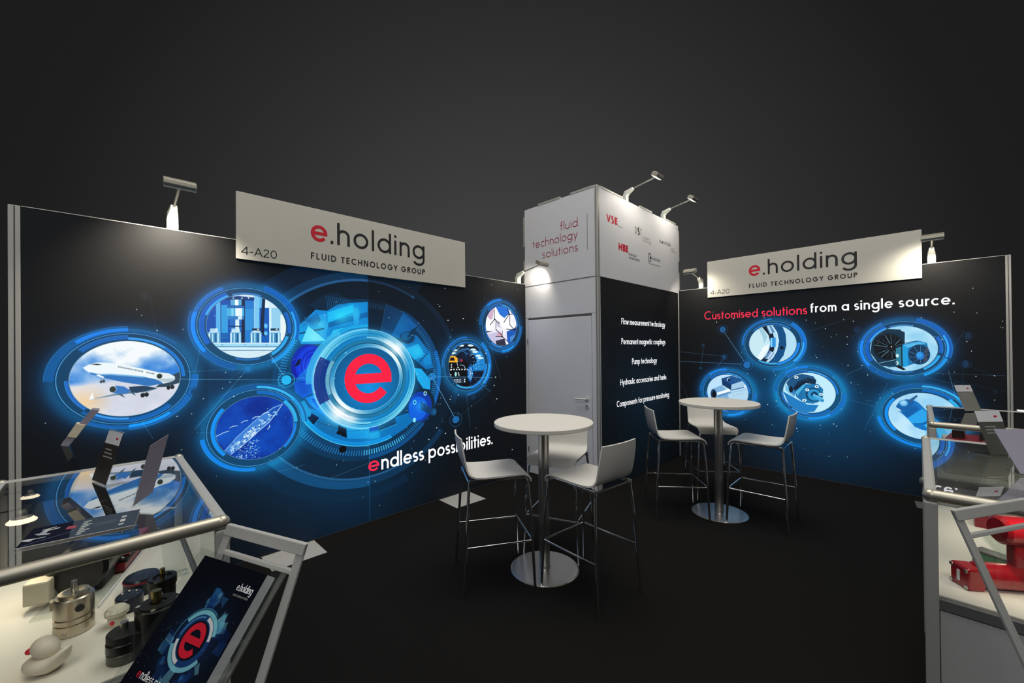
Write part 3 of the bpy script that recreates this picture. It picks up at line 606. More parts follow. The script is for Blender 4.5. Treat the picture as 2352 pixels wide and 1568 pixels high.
('L', [(1.421, 1.198), (1.354, 1.176), (1.273, 1.126), (1.205, 1.068), (1.102, 0.974), (1.026, 0.883)], 0.0036, 'b0dcfa', 1),
('L', [(1.421, 1.198), (1.382, 1.136), (1.323, 1.06), (1.224, 0.979), (1.129, 0.893), (1.065, 0.849)], 0.0046, 'd8f0fc', 1),
('P', [(1.062, 0.87), (1.068, 0.878), (1.075, 0.873), (1.07, 0.866)], 'e4f4fc', 0.85),
('P', [(1.149, 0.967), (1.156, 0.976), (1.163, 0.971), (1.157, 0.963)], '88c0ee', 0.85),
('P', [(1.081, 0.9), (1.09, 0.91), (1.098, 0.904), (1.092, 0.895)], '1c50a8', 0.85),
('P', [(1.204, 1.019), (1.212, 1.029), (1.221, 1.023), (1.214, 1.014)], 'b8dcf6', 0.85),
('P', [(1.066, 0.885), (1.075, 0.896), (1.084, 0.889), (1.077, 0.88)], 'e4f4fc', 0.85),
('P', [(1.116, 0.935), (1.123, 0.944), (1.13, 0.938), (1.124, 0.931)], '88c0ee', 0.85),
('P', [(1.157, 0.987), (1.168, 1.001), (1.179, 0.993), (1.17, 0.981)], '1c50a8', 0.85),
('P', [(1.199, 1.029), (1.209, 1.041), (1.219, 1.034), (1.211, 1.024)], 'b8dcf6', 0.85),
('P', [(1.07, 0.885), (1.081, 0.898), (1.091, 0.89), (1.083, 0.879)], 'e4f4fc', 0.85),
('P', [(1.171, 0.998), (1.179, 1.007), (1.186, 1.002), (1.18, 0.994)], '88c0ee', 0.85),
('P', [(1.122, 0.932), (1.131, 0.943), (1.14, 0.936), (1.133, 0.927)], '1c50a8', 0.85),
('P', [(1.21, 1.028), (1.221, 1.042), (1.233, 1.034), (1.223, 1.022)], 'b8dcf6', 0.85),
('P', [(1.076, 0.877), (1.083, 0.885), (1.09, 0.88), (1.084, 0.873)], 'e4f4fc', 0.85),
('P', [(1.074, 0.905), (1.082, 0.914), (1.089, 0.908), (1.083, 0.9)], '88c0ee', 0.85),
('P', [(1.223, 1.03), (1.232, 1.041), (1.24, 1.034), (1.233, 1.025)], '1c50a8', 0.85),
('P', [(1.19, 0.987), (1.199, 0.997), (1.207, 0.991), (1.2, 0.982)], 'b8dcf6', 0.85),
('P', [(1.243, 1.019), (1.252, 1.03), (1.261, 1.023), (1.254, 1.014)], 'e4f4fc', 0.85),
('P', [(1.083, 0.914), (1.09, 0.922), (1.096, 0.917), (1.091, 0.91)], '88c0ee', 0.85),
('P', [(1.087, 0.898), (1.096, 0.909), (1.104, 0.902), (1.097, 0.893)], '1c50a8', 0.85),
('P', [(1.343, 1.107), (1.354, 1.12), (1.364, 1.112), (1.356, 1.101)], 'b8dcf6', 0.85),
('P', [(1.313, 1.121), (1.323, 1.132), (1.333, 1.126), (1.325, 1.116)], 'e4f4fc', 0.85),
('P', [(1.225, 1.015), (1.235, 1.027), (1.245, 1.02), (1.237, 1.01)], '88c0ee', 0.85),
('P', [(1.339, 1.115), (1.348, 1.126), (1.357, 1.12), (1.35, 1.11)], '1c50a8', 0.85),
('P', [(1.168, 1.001), (1.176, 1.012), (1.185, 1.005), (1.178, 0.996)], 'b8dcf6', 0.85),
('P', [(1.169, 0.97), (1.179, 0.982), (1.188, 0.975), (1.181, 0.965)], 'e4f4fc', 0.85),
('P', [(1.316, 1.083), (1.325, 1.094), (1.334, 1.088), (1.327, 1.079)], '88c0ee', 0.85),
('P', [(1.106, 0.928), (1.116, 0.94), (1.126, 0.933), (1.118, 0.923)], '1c50a8', 0.85),
('P', [(1.283, 1.058), (1.292, 1.069), (1.301, 1.063), (1.294, 1.053)], 'b8dcf6', 0.85),
('P', [(1.056, 0.882), (1.065, 0.894), (1.074, 0.886), (1.067, 0.877)], 'e4f4fc', 0.85),
('P', [(1.362, 1.132), (1.373, 1.146), (1.385, 1.138), (1.376, 1.126)], '88c0ee', 0.85),
('P', [(1.22, 1.029), (1.228, 1.04), (1.237, 1.033), (1.23, 1.025)], '1c50a8', 0.85),
('P', [(1.126, 0.928), (1.136, 0.939), (1.145, 0.932), (1.137, 0.922)], 'b8dcf6', 0.85),
('P', [(1.202, 0.982), (1.213, 0.996), (1.224, 0.988), (1.215, 0.976)], 'e4f4fc', 0.85),
('P', [(1.104, 0.909), (1.114, 0.921), (1.124, 0.914), (1.116, 0.903)], '88c0ee', 0.85),
('P', [(1.328, 1.098), (1.34, 1.113), (1.352, 1.105), (1.342, 1.093)], '1c50a8', 0.85),
('P', [(1.249, 1.085), (1.258, 1.096), (1.268, 1.09), (1.26, 1.08)], 'b8dcf6', 0.85),
('P', [(1.076, 0.898), (1.086, 0.911), (1.097, 0.903), (1.088, 0.892)], 'e4f4fc', 0.85),
('P', [(1.207, 1.009), (1.218, 1.023), (1.229, 1.015), (1.22, 1.003)], '88c0ee', 0.85),
('P', [(1.105, 0.917), (1.112, 0.925), (1.118, 0.92), (1.113, 0.913)], '1c50a8', 0.85),
('P', [(1.073, 0.9), (1.083, 0.911), (1.092, 0.904), (1.085, 0.894)], 'b8dcf6', 0.85),
('P', [(1.101, 0.923), (1.109, 0.933), (1.118, 0.927), (1.111, 0.918)], 'e4f4fc', 0.85),
('P', [(1.225, 1.033), (1.234, 1.044), (1.243, 1.038), (1.236, 1.028)], '88c0ee', 0.85),
('P', [(1.125, 0.92), (1.136, 0.934), (1.147, 0.925), (1.138, 0.914)], '1c50a8', 0.85),
('P', [(1.152, 0.945), (1.159, 0.954), (1.166, 0.949), (1.16, 0.942)], 'b8dcf6', 0.85),
('P', [(1.14, 0.929), (1.151, 0.942), (1.161, 0.934), (1.153, 0.923)], 'e4f4fc', 0.85),
('P', [(1.364, 1.114), (1.376, 1.128), (1.387, 1.12), (1.378, 1.109)], '88c0ee', 0.85),
('P', [(1.243, 1.037), (1.25, 1.046), (1.257, 1.041), (1.251, 1.033)], '1c50a8', 0.85),
('P', [(1.079, 0.914), (1.088, 0.926), (1.097, 0.919), (1.09, 0.909)], 'b8dcf6', 0.85),
('P', [(1.248, 1.044), (1.258, 1.056), (1.267, 1.049), (1.26, 1.039)], 'e4f4fc', 0.85),
('P', [(1.071, 0.903), (1.081, 0.916), (1.091, 0.908), (1.083, 0.898)], '88c0ee', 0.85),
('P', [(1.13, 0.919), (1.141, 0.932), (1.151, 0.924), (1.143, 0.913)], '1c50a8', 0.85),
('P', [(1.166, 0.976), (1.176, 0.988), (1.186, 0.981), (1.178, 0.97)], 'b8dcf6', 0.85),
('P', [(1.072, 0.911), (1.08, 0.92), (1.088, 0.914), (1.081, 0.906)], 'e4f4fc', 0.85),
('P', [(1.08, 0.934), (1.087, 0.943), (1.094, 0.937), (1.088, 0.93)], '88c0ee', 0.85),
('P', [(1.089, 0.901), (1.099, 0.913), (1.109, 0.906), (1.101, 0.895)], '1c50a8', 0.85),
('P', [(1.215, 1.012), (1.226, 1.026), (1.237, 1.018), (1.228, 1.006)], 'b8dcf6', 0.85),
('P', [(1.123, 0.894), (1.131, 0.904), (1.139, 0.898), (1.133, 0.89)], 'e4f4fc', 0.85),
('P', [(1.158, 0.988), (1.166, 0.998), (1.173, 0.992), (1.167, 0.984)], '88c0ee', 0.85),
('P', [(1.254, 1.047), (1.262, 1.057), (1.27, 1.051), (1.263, 1.043)], '1c50a8', 0.85),
('P', [(1.112, 0.926), (1.119, 0.936), (1.127, 0.93), (1.121, 0.922)], 'b8dcf6', 0.85),
('P', [(1.08, 0.898), (1.087, 0.907), (1.094, 0.901), (1.088, 0.894)], 'e4f4fc', 0.85),
('P', [(1.099, 0.912), (1.11, 0.926), (1.121, 0.917), (1.112, 0.906)], '88c0ee', 0.85),
('P', [(1.203, 1.002), (1.212, 1.013), (1.221, 1.007), (1.213, 0.998)], '1c50a8', 0.85),
('P', [(1.071, 0.897), (1.08, 0.907), (1.088, 0.901), (1.081, 0.892)], 'b8dcf6', 0.85),
('P', [(1.148, 0.94), (1.155, 0.949), (1.162, 0.944), (1.156, 0.936)], 'e4f4fc', 0.85),
('P', [(1.264, 1.048), (1.275, 1.061), (1.286, 1.054), (1.277, 1.043)], '88c0ee', 0.85),
('P', [(1.063, 0.885), (1.07, 0.894), (1.077, 0.889), (1.071, 0.881)], '1c50a8', 0.85),
('P', [(1.07, 0.909), (1.079, 0.921), (1.089, 0.913), (1.081, 0.903)], 'b8dcf6', 0.85),
('P', [(1.087, 0.912), (1.095, 0.922), (1.103, 0.916), (1.097, 0.908)], 'e4f4fc', 0.85),
('P', [(1.105, 0.916), (1.115, 0.929), (1.126, 0.921), (1.117, 0.91)], '88c0ee', 0.85),
('P', [(1.146, 0.952), (1.154, 0.962), (1.162, 0.956), (1.155, 0.948)], '1c50a8', 0.85),
('P', [(1.277, 1.058), (1.288, 1.071), (1.298, 1.064), (1.29, 1.053)], 'b8dcf6', 0.85),
('P', [(1.068, 0.879), (1.077, 0.89), (1.085, 0.883), (1.078, 0.874)], 'e4f4fc', 0.85),
('P', [(1.098, 0.935), (1.108, 0.947), (1.117, 0.94), (1.11, 0.93)], '88c0ee', 0.85),
('P', [(1.085, 0.865), (1.094, 0.875), (1.102, 0.869), (1.095, 0.86)], '1c50a8', 0.85),
('P', [(1.07, 0.897), (1.08, 0.91), (1.091, 0.902), (1.083, 0.89)], 'b8dcf6', 0.85),
('P', [(1.179, 1.004), (1.188, 1.015), (1.197, 1.009), (1.19, 1)], 'e4f4fc', 0.85),
('P', [(1.064, 0.882), (1.074, 0.896), (1.085, 0.887), (1.076, 0.876)], '88c0ee', 0.85),
('P', [(1.351, 1.136), (1.36, 1.147), (1.37, 1.141), (1.362, 1.131)], '1c50a8', 0.85),
('P', [(1.096, 0.923), (1.103, 0.933), (1.111, 0.927), (1.105, 0.919)], 'b8dcf6', 0.85),
('P', [(1.143, 0.971), (1.151, 0.981), (1.159, 0.975), (1.152, 0.967)], 'e4f4fc', 0.85),
('P', [(1.109, 0.911), (1.119, 0.924), (1.129, 0.916), (1.121, 0.906)], '88c0ee', 0.85),
('P', [(1.182, 0.989), (1.193, 1.003), (1.204, 0.995), (1.195, 0.983)], '1c50a8', 0.85),
('P', [(1.288, 1.069), (1.3, 1.083), (1.312, 1.075), (1.302, 1.063)], 'b8dcf6', 0.85),
('P', [(1.146, 0.962), (1.155, 0.973), (1.163, 0.967), (1.156, 0.958)], 'e4f4fc', 0.85),
('P', [(1.198, 0.999), (1.205, 1.008), (1.212, 1.003), (1.207, 0.995)], '88c0ee', 0.85),
('P', [(1.253, 1.035), (1.261, 1.045), (1.269, 1.039), (1.263, 1.031)], '1c50a8', 0.85),
('P', [(1.148, 0.939), (1.156, 0.95), (1.165, 0.943), (1.158, 0.935)], 'b8dcf6', 0.85),
('P', [(1.194, 0.967), (1.204, 0.98), (1.214, 0.972), (1.206, 0.962)], 'e4f4fc', 0.85),
('P', [(1.057, 0.883), (1.066, 0.895), (1.075, 0.888), (1.068, 0.878)], '88c0ee', 0.85),
('P', [(1.07, 0.92), (1.079, 0.931), (1.087, 0.924), (1.08, 0.916)], '1c50a8', 0.85),
('P', [(1.07, 0.89), (1.079, 0.901), (1.088, 0.894), (1.081, 0.885)], 'b8dcf6', 0.85),
('P', [(1.152, 0.986), (1.16, 0.995), (1.167, 0.99), (1.161, 0.982)], 'e4f4fc', 0.85),
('P', [(1.137, 0.943), (1.145, 0.953), (1.153, 0.947), (1.147, 0.939)], '88c0ee', 0.85),
('P', [(1.359, 1.148), (1.37, 1.162), (1.382, 1.154), (1.373, 1.142)], '1c50a8', 0.85),
('P', [(1.309, 1.083), (1.318, 1.094), (1.328, 1.088), (1.32, 1.078)], 'b8dcf6', 0.85),
('P', [(1.328, 1.112), (1.336, 1.121), (1.343, 1.116), (1.337, 1.108)], 'e4f4fc', 0.85),
('P', [(1.074, 0.913), (1.08, 0.921), (1.087, 0.916), (1.082, 0.91)], '88c0ee', 0.85),
('P', [(1.058, 0.938), (1.068, 0.95), (1.077, 0.943), (1.07, 0.932)], '1c50a8', 0.85),
('P', [(1.266, 1.058), (1.274, 1.068), (1.282, 1.063), (1.276, 1.054)], 'b8dcf6', 0.85),
('P', [(1.108, 0.931), (1.118, 0.943), (1.127, 0.935), (1.12, 0.926)], 'e4f4fc', 0.85),
('P', [(1.347, 1.134), (1.356, 1.145), (1.365, 1.139), (1.357, 1.13)], '88c0ee', 0.85),
('P', [(1.081, 0.882), (1.09, 0.893), (1.099, 0.886), (1.092, 0.877)], '1c50a8', 0.85),
('P', [(1.271, 1.077), (1.279, 1.087), (1.287, 1.081), (1.28, 1.073)], 'b8dcf6', 0.85),
('P', [(1.213, 0.991), (1.223, 1.004), (1.234, 0.997), (1.225, 0.986)], 'e4f4fc', 0.85),
('P', [(1.317, 1.105), (1.328, 1.119), (1.34, 1.111), (1.331, 1.099)], '88c0ee', 0.85),
('P', [(1.107, 0.908), (1.115, 0.918), (1.123, 0.911), (1.117, 0.903)], '1c50a8', 0.85),
('P', [(1.082, 0.917), (1.092, 0.93), (1.103, 0.922), (1.094, 0.911)], 'b8dcf6', 0.85),
('P', [(1.091, 0.908), (1.099, 0.918), (1.108, 0.912), (1.101, 0.903)], 'e4f4fc', 0.85),
('P', [(1.353, 1.134), (1.365, 1.148), (1.376, 1.14), (1.367, 1.128)], '88c0ee', 0.85),
('P', [(1.184, 0.99), (1.192, 1), (1.2, 0.994), (1.193, 0.986)], '1c50a8', 0.85),
('P', [(1.242, 1.041), (1.253, 1.055), (1.264, 1.047), (1.256, 1.036)], 'b8dcf6', 0.85),
('P', [(1.184, 1.006), (1.194, 1.019), (1.204, 1.011), (1.196, 1.001)], 'e4f4fc', 0.85),
('P', [(1.058, 0.902), (1.068, 0.915), (1.078, 0.907), (1.07, 0.896)], '88c0ee', 0.85),
('P', [(1.218, 1.029), (1.229, 1.041), (1.239, 1.034), (1.23, 1.024)], '1c50a8', 0.85),
('P', [(1.26, 1.075), (1.271, 1.089), (1.282, 1.081), (1.273, 1.069)], 'b8dcf6', 0.85),
('P', [(1.158, 0.971), (1.167, 0.983), (1.177, 0.976), (1.169, 0.966)], 'e4f4fc', 0.85),
('P', [(1.179, 0.99), (1.19, 1.004), (1.202, 0.996), (1.193, 0.984)], '88c0ee', 0.85),
('P', [(1.288, 1.074), (1.298, 1.088), (1.309, 1.08), (1.3, 1.069)], '1c50a8', 0.85),
('P', [(1.165, 0.971), (1.172, 0.979), (1.179, 0.974), (1.173, 0.967)], 'b8dcf6', 0.85),
('L', [(1.167, 0.977), (1.19, 0.94)], 0.0041, 'e0f2fc', 1),
('L', [(1.176, 0.984), (1.2, 0.949)], 0.004, 'e0f2fc', 1),
('L', [(1.186, 0.992), (1.209, 0.957)], 0.0041, 'e0f2fc', 1),
('L', [(1.195, 0.999), (1.219, 0.966)], 0.0041, 'e0f2fc', 1),
('L', [(1.205, 1.007), (1.229, 0.974)], 0.0041, 'e0f2fc', 1),
('L', [(1.214, 1.014), (1.238, 0.983)], 0.0041, 'e0f2fc', 1),
('E', (1.097, 0.905), 0.0204, 0.019, '88b8e8', 1),
('E', (1.097, 0.905), 0.0133, 0.012, '4c88cc', 1),
('L', [(0.97, 1.001), (0.996, 1.01), (1.018, 1.022), (1.053, 1.03)], 0.0054, 'c8e8fa', 0.9),
('L', [(1.133, 1.081), (1.149, 1.092), (1.177, 1.094)], 0.0054, 'c8e8fa', 0.9),
('L', [(1.208, 1.103), (1.225, 1.115), (1.259, 1.116)], 0.0065, 'c8e8fa', 0.9),
('L', [(1.276, 1.128), (1.293, 1.14), (1.323, 1.14)], 0.0065, 'c8e8fa', 0.9),
('L', [(1.06, 1.053), (1.08, 1.063), (1.107, 1.062)], 0.0054, 'c8e8fa', 0.9),
('L', [(1.312, 1.005), (1.325, 1.02), (1.327, 1.037)], 0.0066, 'c8e8fa', 0.9),
('E', (1.198, 0.851), 0.003, 0.003, 'b8dcf4', 0.8),
('E', (1.246, 0.884), 0.0032, 0.002, '4c90d8', 0.8),
('E', (1.213, 0.911), 0.0032, 0.004, 'e8f6fc', 0.8),
('E', (1.124, 0.817), 0.0041, 0.002, 'b8dcf4', 0.8),
('E', (1.227, 0.854), 0.0051, 0.003, '4c90d8', 0.8),
('E', (1.149, 0.926), 0.003, 0.002, 'e8f6fc', 0.8),
('E', (1.162, 0.933), 0.0032, 0.003, 'b8dcf4', 0.8),
('E', (1.109, 0.943), 0.0051, 0.002, '4c90d8', 0.8),
('E', (1.164, 0.808), 0.003, 0.002, 'e8f6fc', 0.8),
('E', (1.131, 0.831), 0.0041, 0.002, 'b8dcf4', 0.8),
('E', (1.218, 0.806), 0.0051, 0.002, '4c90d8', 0.8),
('E', (1.255, 0.838), 0.004, 0.001, 'e8f6fc', 0.8),
('E', (1.183, 0.929), 0.002, 0.003, 'b8dcf4', 0.8),
('E', (1.217, 0.85), 0.0041, 0.004, '4c90d8', 0.8),
('E', (1.235, 0.932), 0.004, 0.003, 'e8f6fc', 0.8),
('E', (1.195, 0.878), 0.0041, 0.001, 'b8dcf4', 0.8),
('E', (1.241, 0.86), 0.0051, 0.003, '4c90d8', 0.8),
('E', (1.173, 0.898), 0.003, 0.002, 'e8f6fc', 0.8),
('E', (1.103, 0.824), 0.0061, 0.003, 'b8dcf4', 0.8),
('E', (1.148, 0.885), 0.0051, 0.003, '4c90d8', 0.8),
('E', (1.161, 0.83), 0.003, 0.001, 'e8f6fc', 0.8),
('E', (1.162, 0.816), 0.0051, 0.002, 'b8dcf4', 0.8),
('E', (1.222, 0.923), 0.0051, 0.002, '4c90d8', 0.8),
('E', (1.134, 0.832), 0.002, 0.003, 'e8f6fc', 0.8),
('E', (1.153, 0.801), 0.0051, 0.002, 'b8dcf4', 0.8),
('E', (1.254, 0.844), 0.003, 0.002, '4c90d8', 0.8),
('E', (1.226, 0.8), 0.0022, 0.003, 'e8f6fc', 0.8),
('E', (1.131, 0.843), 0.002, 0.003, 'b8dcf4', 0.8),
('E', (1.184, 0.849), 0.003, 0.003, '4c90d8', 0.8),
('E', (1.231, 0.927), 0.003, 0.002, 'e8f6fc', 0.8),
('E', (1.171, 0.855), 0.0041, 0.004, 'b8dcf4', 0.8),
('E', (1.104, 0.921), 0.002, 0.001, '4c90d8', 0.8),
('E', (1.194, 0.841), 0.003, 0.003, 'e8f6fc', 0.8),
('E', (1.156, 0.858), 0.002, 0.002, 'b8dcf4', 0.8),
('E', (1.11, 0.838), 0.0041, 0.004, '4c90d8', 0.8),
('E', (1.238, 0.858), 0.002, 0.002, 'e8f6fc', 0.8),
('E', (1.199, 0.841), 0.0051, 0.002, 'b8dcf4', 0.8),
('E', (1.12, 0.841), 0.002, 0.002, '4c90d8', 0.8),
('E', (1.168, 0.824), 0.002, 0.003, 'e8f6fc', 0.8),
('E', (1.152, 0.845), 0.003, 0.003, 'b8dcf4', 0.8),
('E', (1.217, 0.839), 0.0051, 0.003, '4c90d8', 0.8),
('E', (1.18, 0.845), 0.0032, 0.003, 'e8f6fc', 0.8),
('E', (1.124, 0.877), 0.0041, 0.002, 'b8dcf4', 0.8),
('E', (1.134, 0.84), 0.0041, 0.002, '4c90d8', 0.8),
('E', (1.207, 0.883), 0.0032, 0.003, 'e8f6fc', 0.8),
('E', (1.218, 0.929), 0.0061, 0.002, 'b8dcf4', 0.8),
('E', (1.15, 0.804), 0.0032, 0.003, '4c90d8', 0.8),
('E', (1.127, 0.824), 0.002, 0.002, 'e8f6fc', 0.8),
('E', (1.154, 0.911), 0.004, 0.002, 'b8dcf4', 0.8),
('E', (1.248, 0.871), 0.0041, 0.002, '4c90d8', 0.8),
('E', (1.231, 0.852), 0.003, 0.003, 'e8f6fc', 0.8),
('E', (1.104, 0.922), 0.004, 0.002, 'b8dcf4', 0.8),
('E', (1.24, 0.835), 0.0061, 0.004, '4c90d8', 0.8),
('E', (1.119, 0.824), 0.0051, 0.002, 'e8f6fc', 0.8),
('E', (1.123, 0.9), 0.0051, 0.002, 'b8dcf4', 0.8),
('E', (1.184, 0.869), 0.0051, 0.003, '4c90d8', 0.8),
('E', (1.111, 0.809), 0.0041, 0.002, 'e8f6fc', 0.8),
('E', (1.131, 0.81), 0.0051, 0.003, 'b8dcf4', 0.8),
('E', (1.157, 0.879), 0.003, 0.002, '4c90d8', 0.8),
('E', (1.197, 0.919), 0.0061, 0.002, 'e8f6fc', 0.8),
('E', (1.115, 0.856), 0.0032, 0.003, 'b8dcf4', 0.8),
('E', (1.129, 0.865), 0.0032, 0.004, '4c90d8', 0.8),
('E', (1.138, 0.806), 0.002, 0.003, 'e8f6fc', 0.8),
('E', (1.167, 0.804), 0.0032, 0.003, 'b8dcf4', 0.8),
('E', (1.241, 0.923), 0.0041, 0.004, '4c90d8', 0.8),
('E', (1.143, 0.923), 0.004, 0.003, 'e8f6fc', 0.8),
('E', (1.24, 0.865), 0.003, 0.001, 'b8dcf4', 0.8),
('E', (1.163, 0.921), 0.0041, 0.003, '4c90d8', 0.8),
('E', (1.208, 0.908), 0.0061, 0.004, 'e8f6fc', 0.8),
('E', (1.202, 0.822), 0.0051, 0.002, 'b8dcf4', 0.8),
('E', (1.225, 0.876), 0.0041, 0.004, '4c90d8', 0.8),
('E', (1.125, 0.871), 0.0051, 0.003, 'e8f6fc', 0.8),
('E', (1.163, 0.829), 0.0032, 0.003, 'b8dcf4', 0.8),
('E', (1.181, 0.916), 0.0032, 0.004, '4c90d8', 0.8),
('E', (1.12, 0.805), 0.0032, 0.004, 'e8f6fc', 0.8),
('E', (1.214, 0.866), 0.0061, 0.002, 'b8dcf4', 0.8),
('E', (1.19, 0.834), 0.0041, 0.003, '4c90d8', 0.8),
('E', (1.112, 0.808), 0.0051, 0.002, 'e8f6fc', 0.8),
('E', (1.233, 0.914), 0.003, 0.003, 'b8dcf4', 0.8),
('E', (1.12, 0.858), 0.0051, 0.003, '4c90d8', 0.8),
('E', (1.248, 0.925), 0.0051, 0.003, 'e8f6fc', 0.8),
('E', (1.181, 0.901), 0.0051, 0.003, 'b8dcf4', 0.8),
('E', (1.206, 0.89), 0.0041, 0.004, '4c90d8', 0.8),
('E', (1.135, 0.822), 0.002, 0.004, 'e8f6fc', 0.8),
('E', (1.201, 0.888), 0.005, 0.003, 'b8dcf4', 0.8),
('E', (1.252, 0.833), 0.0051, 0.002, '4c90d8', 0.8),
('E', (1.23, 0.825), 0.0041, 0.003, 'e8f6fc', 0.8),
('E', (1.255, 0.866), 0.0051, 0.002, 'b8dcf4', 0.8),
('E', (1.152, 0.911), 0.004, 0.002, '4c90d8', 0.8),
('E', (1.228, 0.886), 0.0041, 0.003, 'e8f6fc', 0.8),
('E', (1.141, 0.859), 0.0041, 0.004, 'b8dcf4', 0.8),
('E', (1.158, 0.921), 0.0051, 0.004, '4c90d8', 0.8),
('E', (1.189, 0.928), 0.0032, 0.002, 'e8f6fc', 0.8),
('E', (1.157, 0.88), 0.0022, 0.003, 'b8dcf4', 0.8),
('E', (1.182, 0.902), 0.0032, 0.003, '4c90d8', 0.8),
('E', (1.205, 0.797), 0.005, 0.002, 'e8f6fc', 0.8),
('E', (1.134, 0.941), 0.0022, 0.004, 'b8dcf4', 0.8),
('E', (1.107, 0.878), 0.003, 0.003, '4c90d8', 0.8),
('E', (1.224, 0.857), 0.0041, 0.002, 'e8f6fc', 0.8),
('E', (1.117, 0.935), 0.0032, 0.002, 'b8dcf4', 0.8),
('E', (1.217, 0.816), 0.0051, 0.003, '4c90d8', 0.8),
('E', (1.165, 0.848), 0.0032, 0.003, 'e8f6fc', 0.8),
('E', (1.209, 0.867), 0.004, 0.002, 'b8dcf4', 0.8),
('E', (1.224, 0.892), 0.004, 0.003, '4c90d8', 0.8),
('E', (1.131, 0.815), 0.003, 0.003, 'e8f6fc', 0.8),
('E', (1.202, 0.916), 0.0022, 0.003, 'b8dcf4', 0.8),
('E', (1.218, 0.919), 0.0051, 0.002, '4c90d8', 0.8),
('E', (1.159, 0.924), 0.0022, 0.003, 'e8f6fc', 0.8),
('E', (1.216, 0.931), 0.0051, 0.003, 'b8dcf4', 0.8),
('E', (1.188, 0.867), 0.0022, 0.004, '4c90d8', 0.8),
('E', (1.237, 0.921), 0.003, 0.002, 'e8f6fc', 0.8),
('E', (1.167, 0.878), 0.0061, 0.003, 'b8dcf4', 0.8),
('E', (1.248, 0.814), 0.0022, 0.003, '4c90d8', 0.8),
('E', (1.194, 0.919), 0.0041, 0.003, 'e8f6fc', 0.8),
('E', (1.124, 0.817), 0.0051, 0.004, 'b8dcf4', 0.8),
('E', (1.104, 0.893), 0.0032, 0.002, '4c90d8', 0.8),
('E', (1.194, 0.875), 0.0041, 0.004, 'e8f6fc', 0.8),
('E', (1.165, 0.822), 0.0051, 0.004, 'b8dcf4', 0.8),
('E', (1.102, 0.897), 0.0051, 0.004, '4c90d8', 0.8),
('E', (1.135, 0.823), 0.0054, 0.004, 'e8f6fc', 0.8),
('E', (1.119, 0.84), 0.0022, 0.003, 'b8dcf4', 0.8),
('E', (1.19, 0.829), 0.0032, 0.003, '4c90d8', 0.8),
('E', (1.162, 0.928), 0.0032, 0.0032, 'e8f6fc', 0.8),
('E', (1.207, 0.914), 0.002, 0.004, 'b8dcf4', 0.8),
('E', (1.203, 0.925), 0.004, 0.002, '4c90d8', 0.8),
('E', (1.209, 0.816), 0.003, 0.003, 'e8f6fc', 0.8),
('E', (1.108, 0.912), 0.0032, 0.003, 'b8dcf4', 0.8),
('E', (1.168, 0.813), 0.0032, 0.002, '4c90d8', 0.8),
('E', (1.235, 0.853), 0.0051, 0.003, 'e8f6fc', 0.8),
('E', (1.19, 0.819), 0.003, 0.002, 'b8dcf4', 0.8),
('E', (1.145, 0.861), 0.0032, 0.002, '4c90d8', 0.8),
('E', (1.155, 0.893), 0.0041, 0.002, 'e8f6fc', 0.8),
('E', (1.154, 0.94), 0.0032, 0.002, 'b8dcf4', 0.8),
('E', (1.192, 0.912), 0.0051, 0.003, '4c90d8', 0.8),
('E', (1.136, 0.805), 0.0051, 0.002, 'e8f6fc', 0.8),
('E', (1.204, 0.814), 0.002, 0.002, 'b8dcf4', 0.8),
('E', (1.13, 0.855), 0.0041, 0.002, '4c90d8', 0.8),
('E', (1.12, 0.93), 0.004, 0.002, 'e8f6fc', 0.8),
('E', (1.169, 0.808), 0.0032, 0.002, 'b8dcf4', 0.8),
('E', (1.163, 0.852), 0.0051, 0.003, '4c90d8', 0.8),
('E', (1.227, 0.831), 0.0041, 0.003, 'e8f6fc', 0.8),
('E', (1.196, 0.868), 0.003, 0.003, 'b8dcf4', 0.8),
('E', (1.118, 0.836), 0.0032, 0.003, '4c90d8', 0.8),
('E', (1.193, 0.885), 0.0051, 0.004, 'e8f6fc', 0.8),
('E', (1.187, 0.86), 0.0041, 0.002, 'b8dcf4', 0.8),
('E', (1.138, 0.83), 0.002, 0.002, '4c90d8', 0.8),
('E', (1.251, 0.792), 0.0041, 0.002, 'e8f6fc', 0.8),
('E', (1.223, 0.798), 0.0041, 0.004, 'b8dcf4', 0.8),
('E', (1.14, 0.828), 0.002, 0.004, '4c90d8', 0.8),
('E', (1.172, 0.858), 0.0041, 0.002, 'e8f6fc', 0.8),
('C', 'car'),
('P', [(3.443, 1.628), (3.687, 1.626), (3.684, 1.37), (3.44, 1.381)], '1060a8', 1),
('P', [(3.373, 1.592), (3.637, 1.617), (3.646, 1.4), (3.44, 1.381)], '1c90dc', 0.8),
('E', (3.277, 1.681), 0.043, 0.012, 'd8f6ff', 1),
('E', (3.418, 1.683), 0.044, 0.013, 'd8f6ff', 1),
('E', (3.455, 1.634), 0.045, 0.013, 'd8f6ff', 1),
('E', (3.182, 1.628), 0.042, 0.012, 'd8f6ff', 1),
('E', (3.484, 1.607), 0.046, 0.013, 'd8f6ff', 1),
('E', (3.532, 1.56), 0.046, 0.013, 'd8f6ff', 1),
('E', (3.562, 1.532), 0.046, 0.013, 'd8f6ff', 1),
('E', (3.166, 1.595), 0.041, 0.012, 'd8f6ff', 1),
('P', [(3.182, 1.577), (3.282, 1.643), (3.385, 1.647), (3.466, 1.582), (3.513, 1.489), (3.441, 1.445), (3.349, 1.53)], '0a1830', 1),
('L', [(3.139, 1.569), (3.282, 1.638), (3.385, 1.645), (3.46, 1.573)], 0.006, '58b8f0', 1),
('L', [(3.282, 1.611), (3.373, 1.638), (3.431, 1.582)], 0.0055, '2870b8', 1),
('L', [(3.327, 1.638), (3.349, 1.548)], 0.006, '1c58a0', 1),
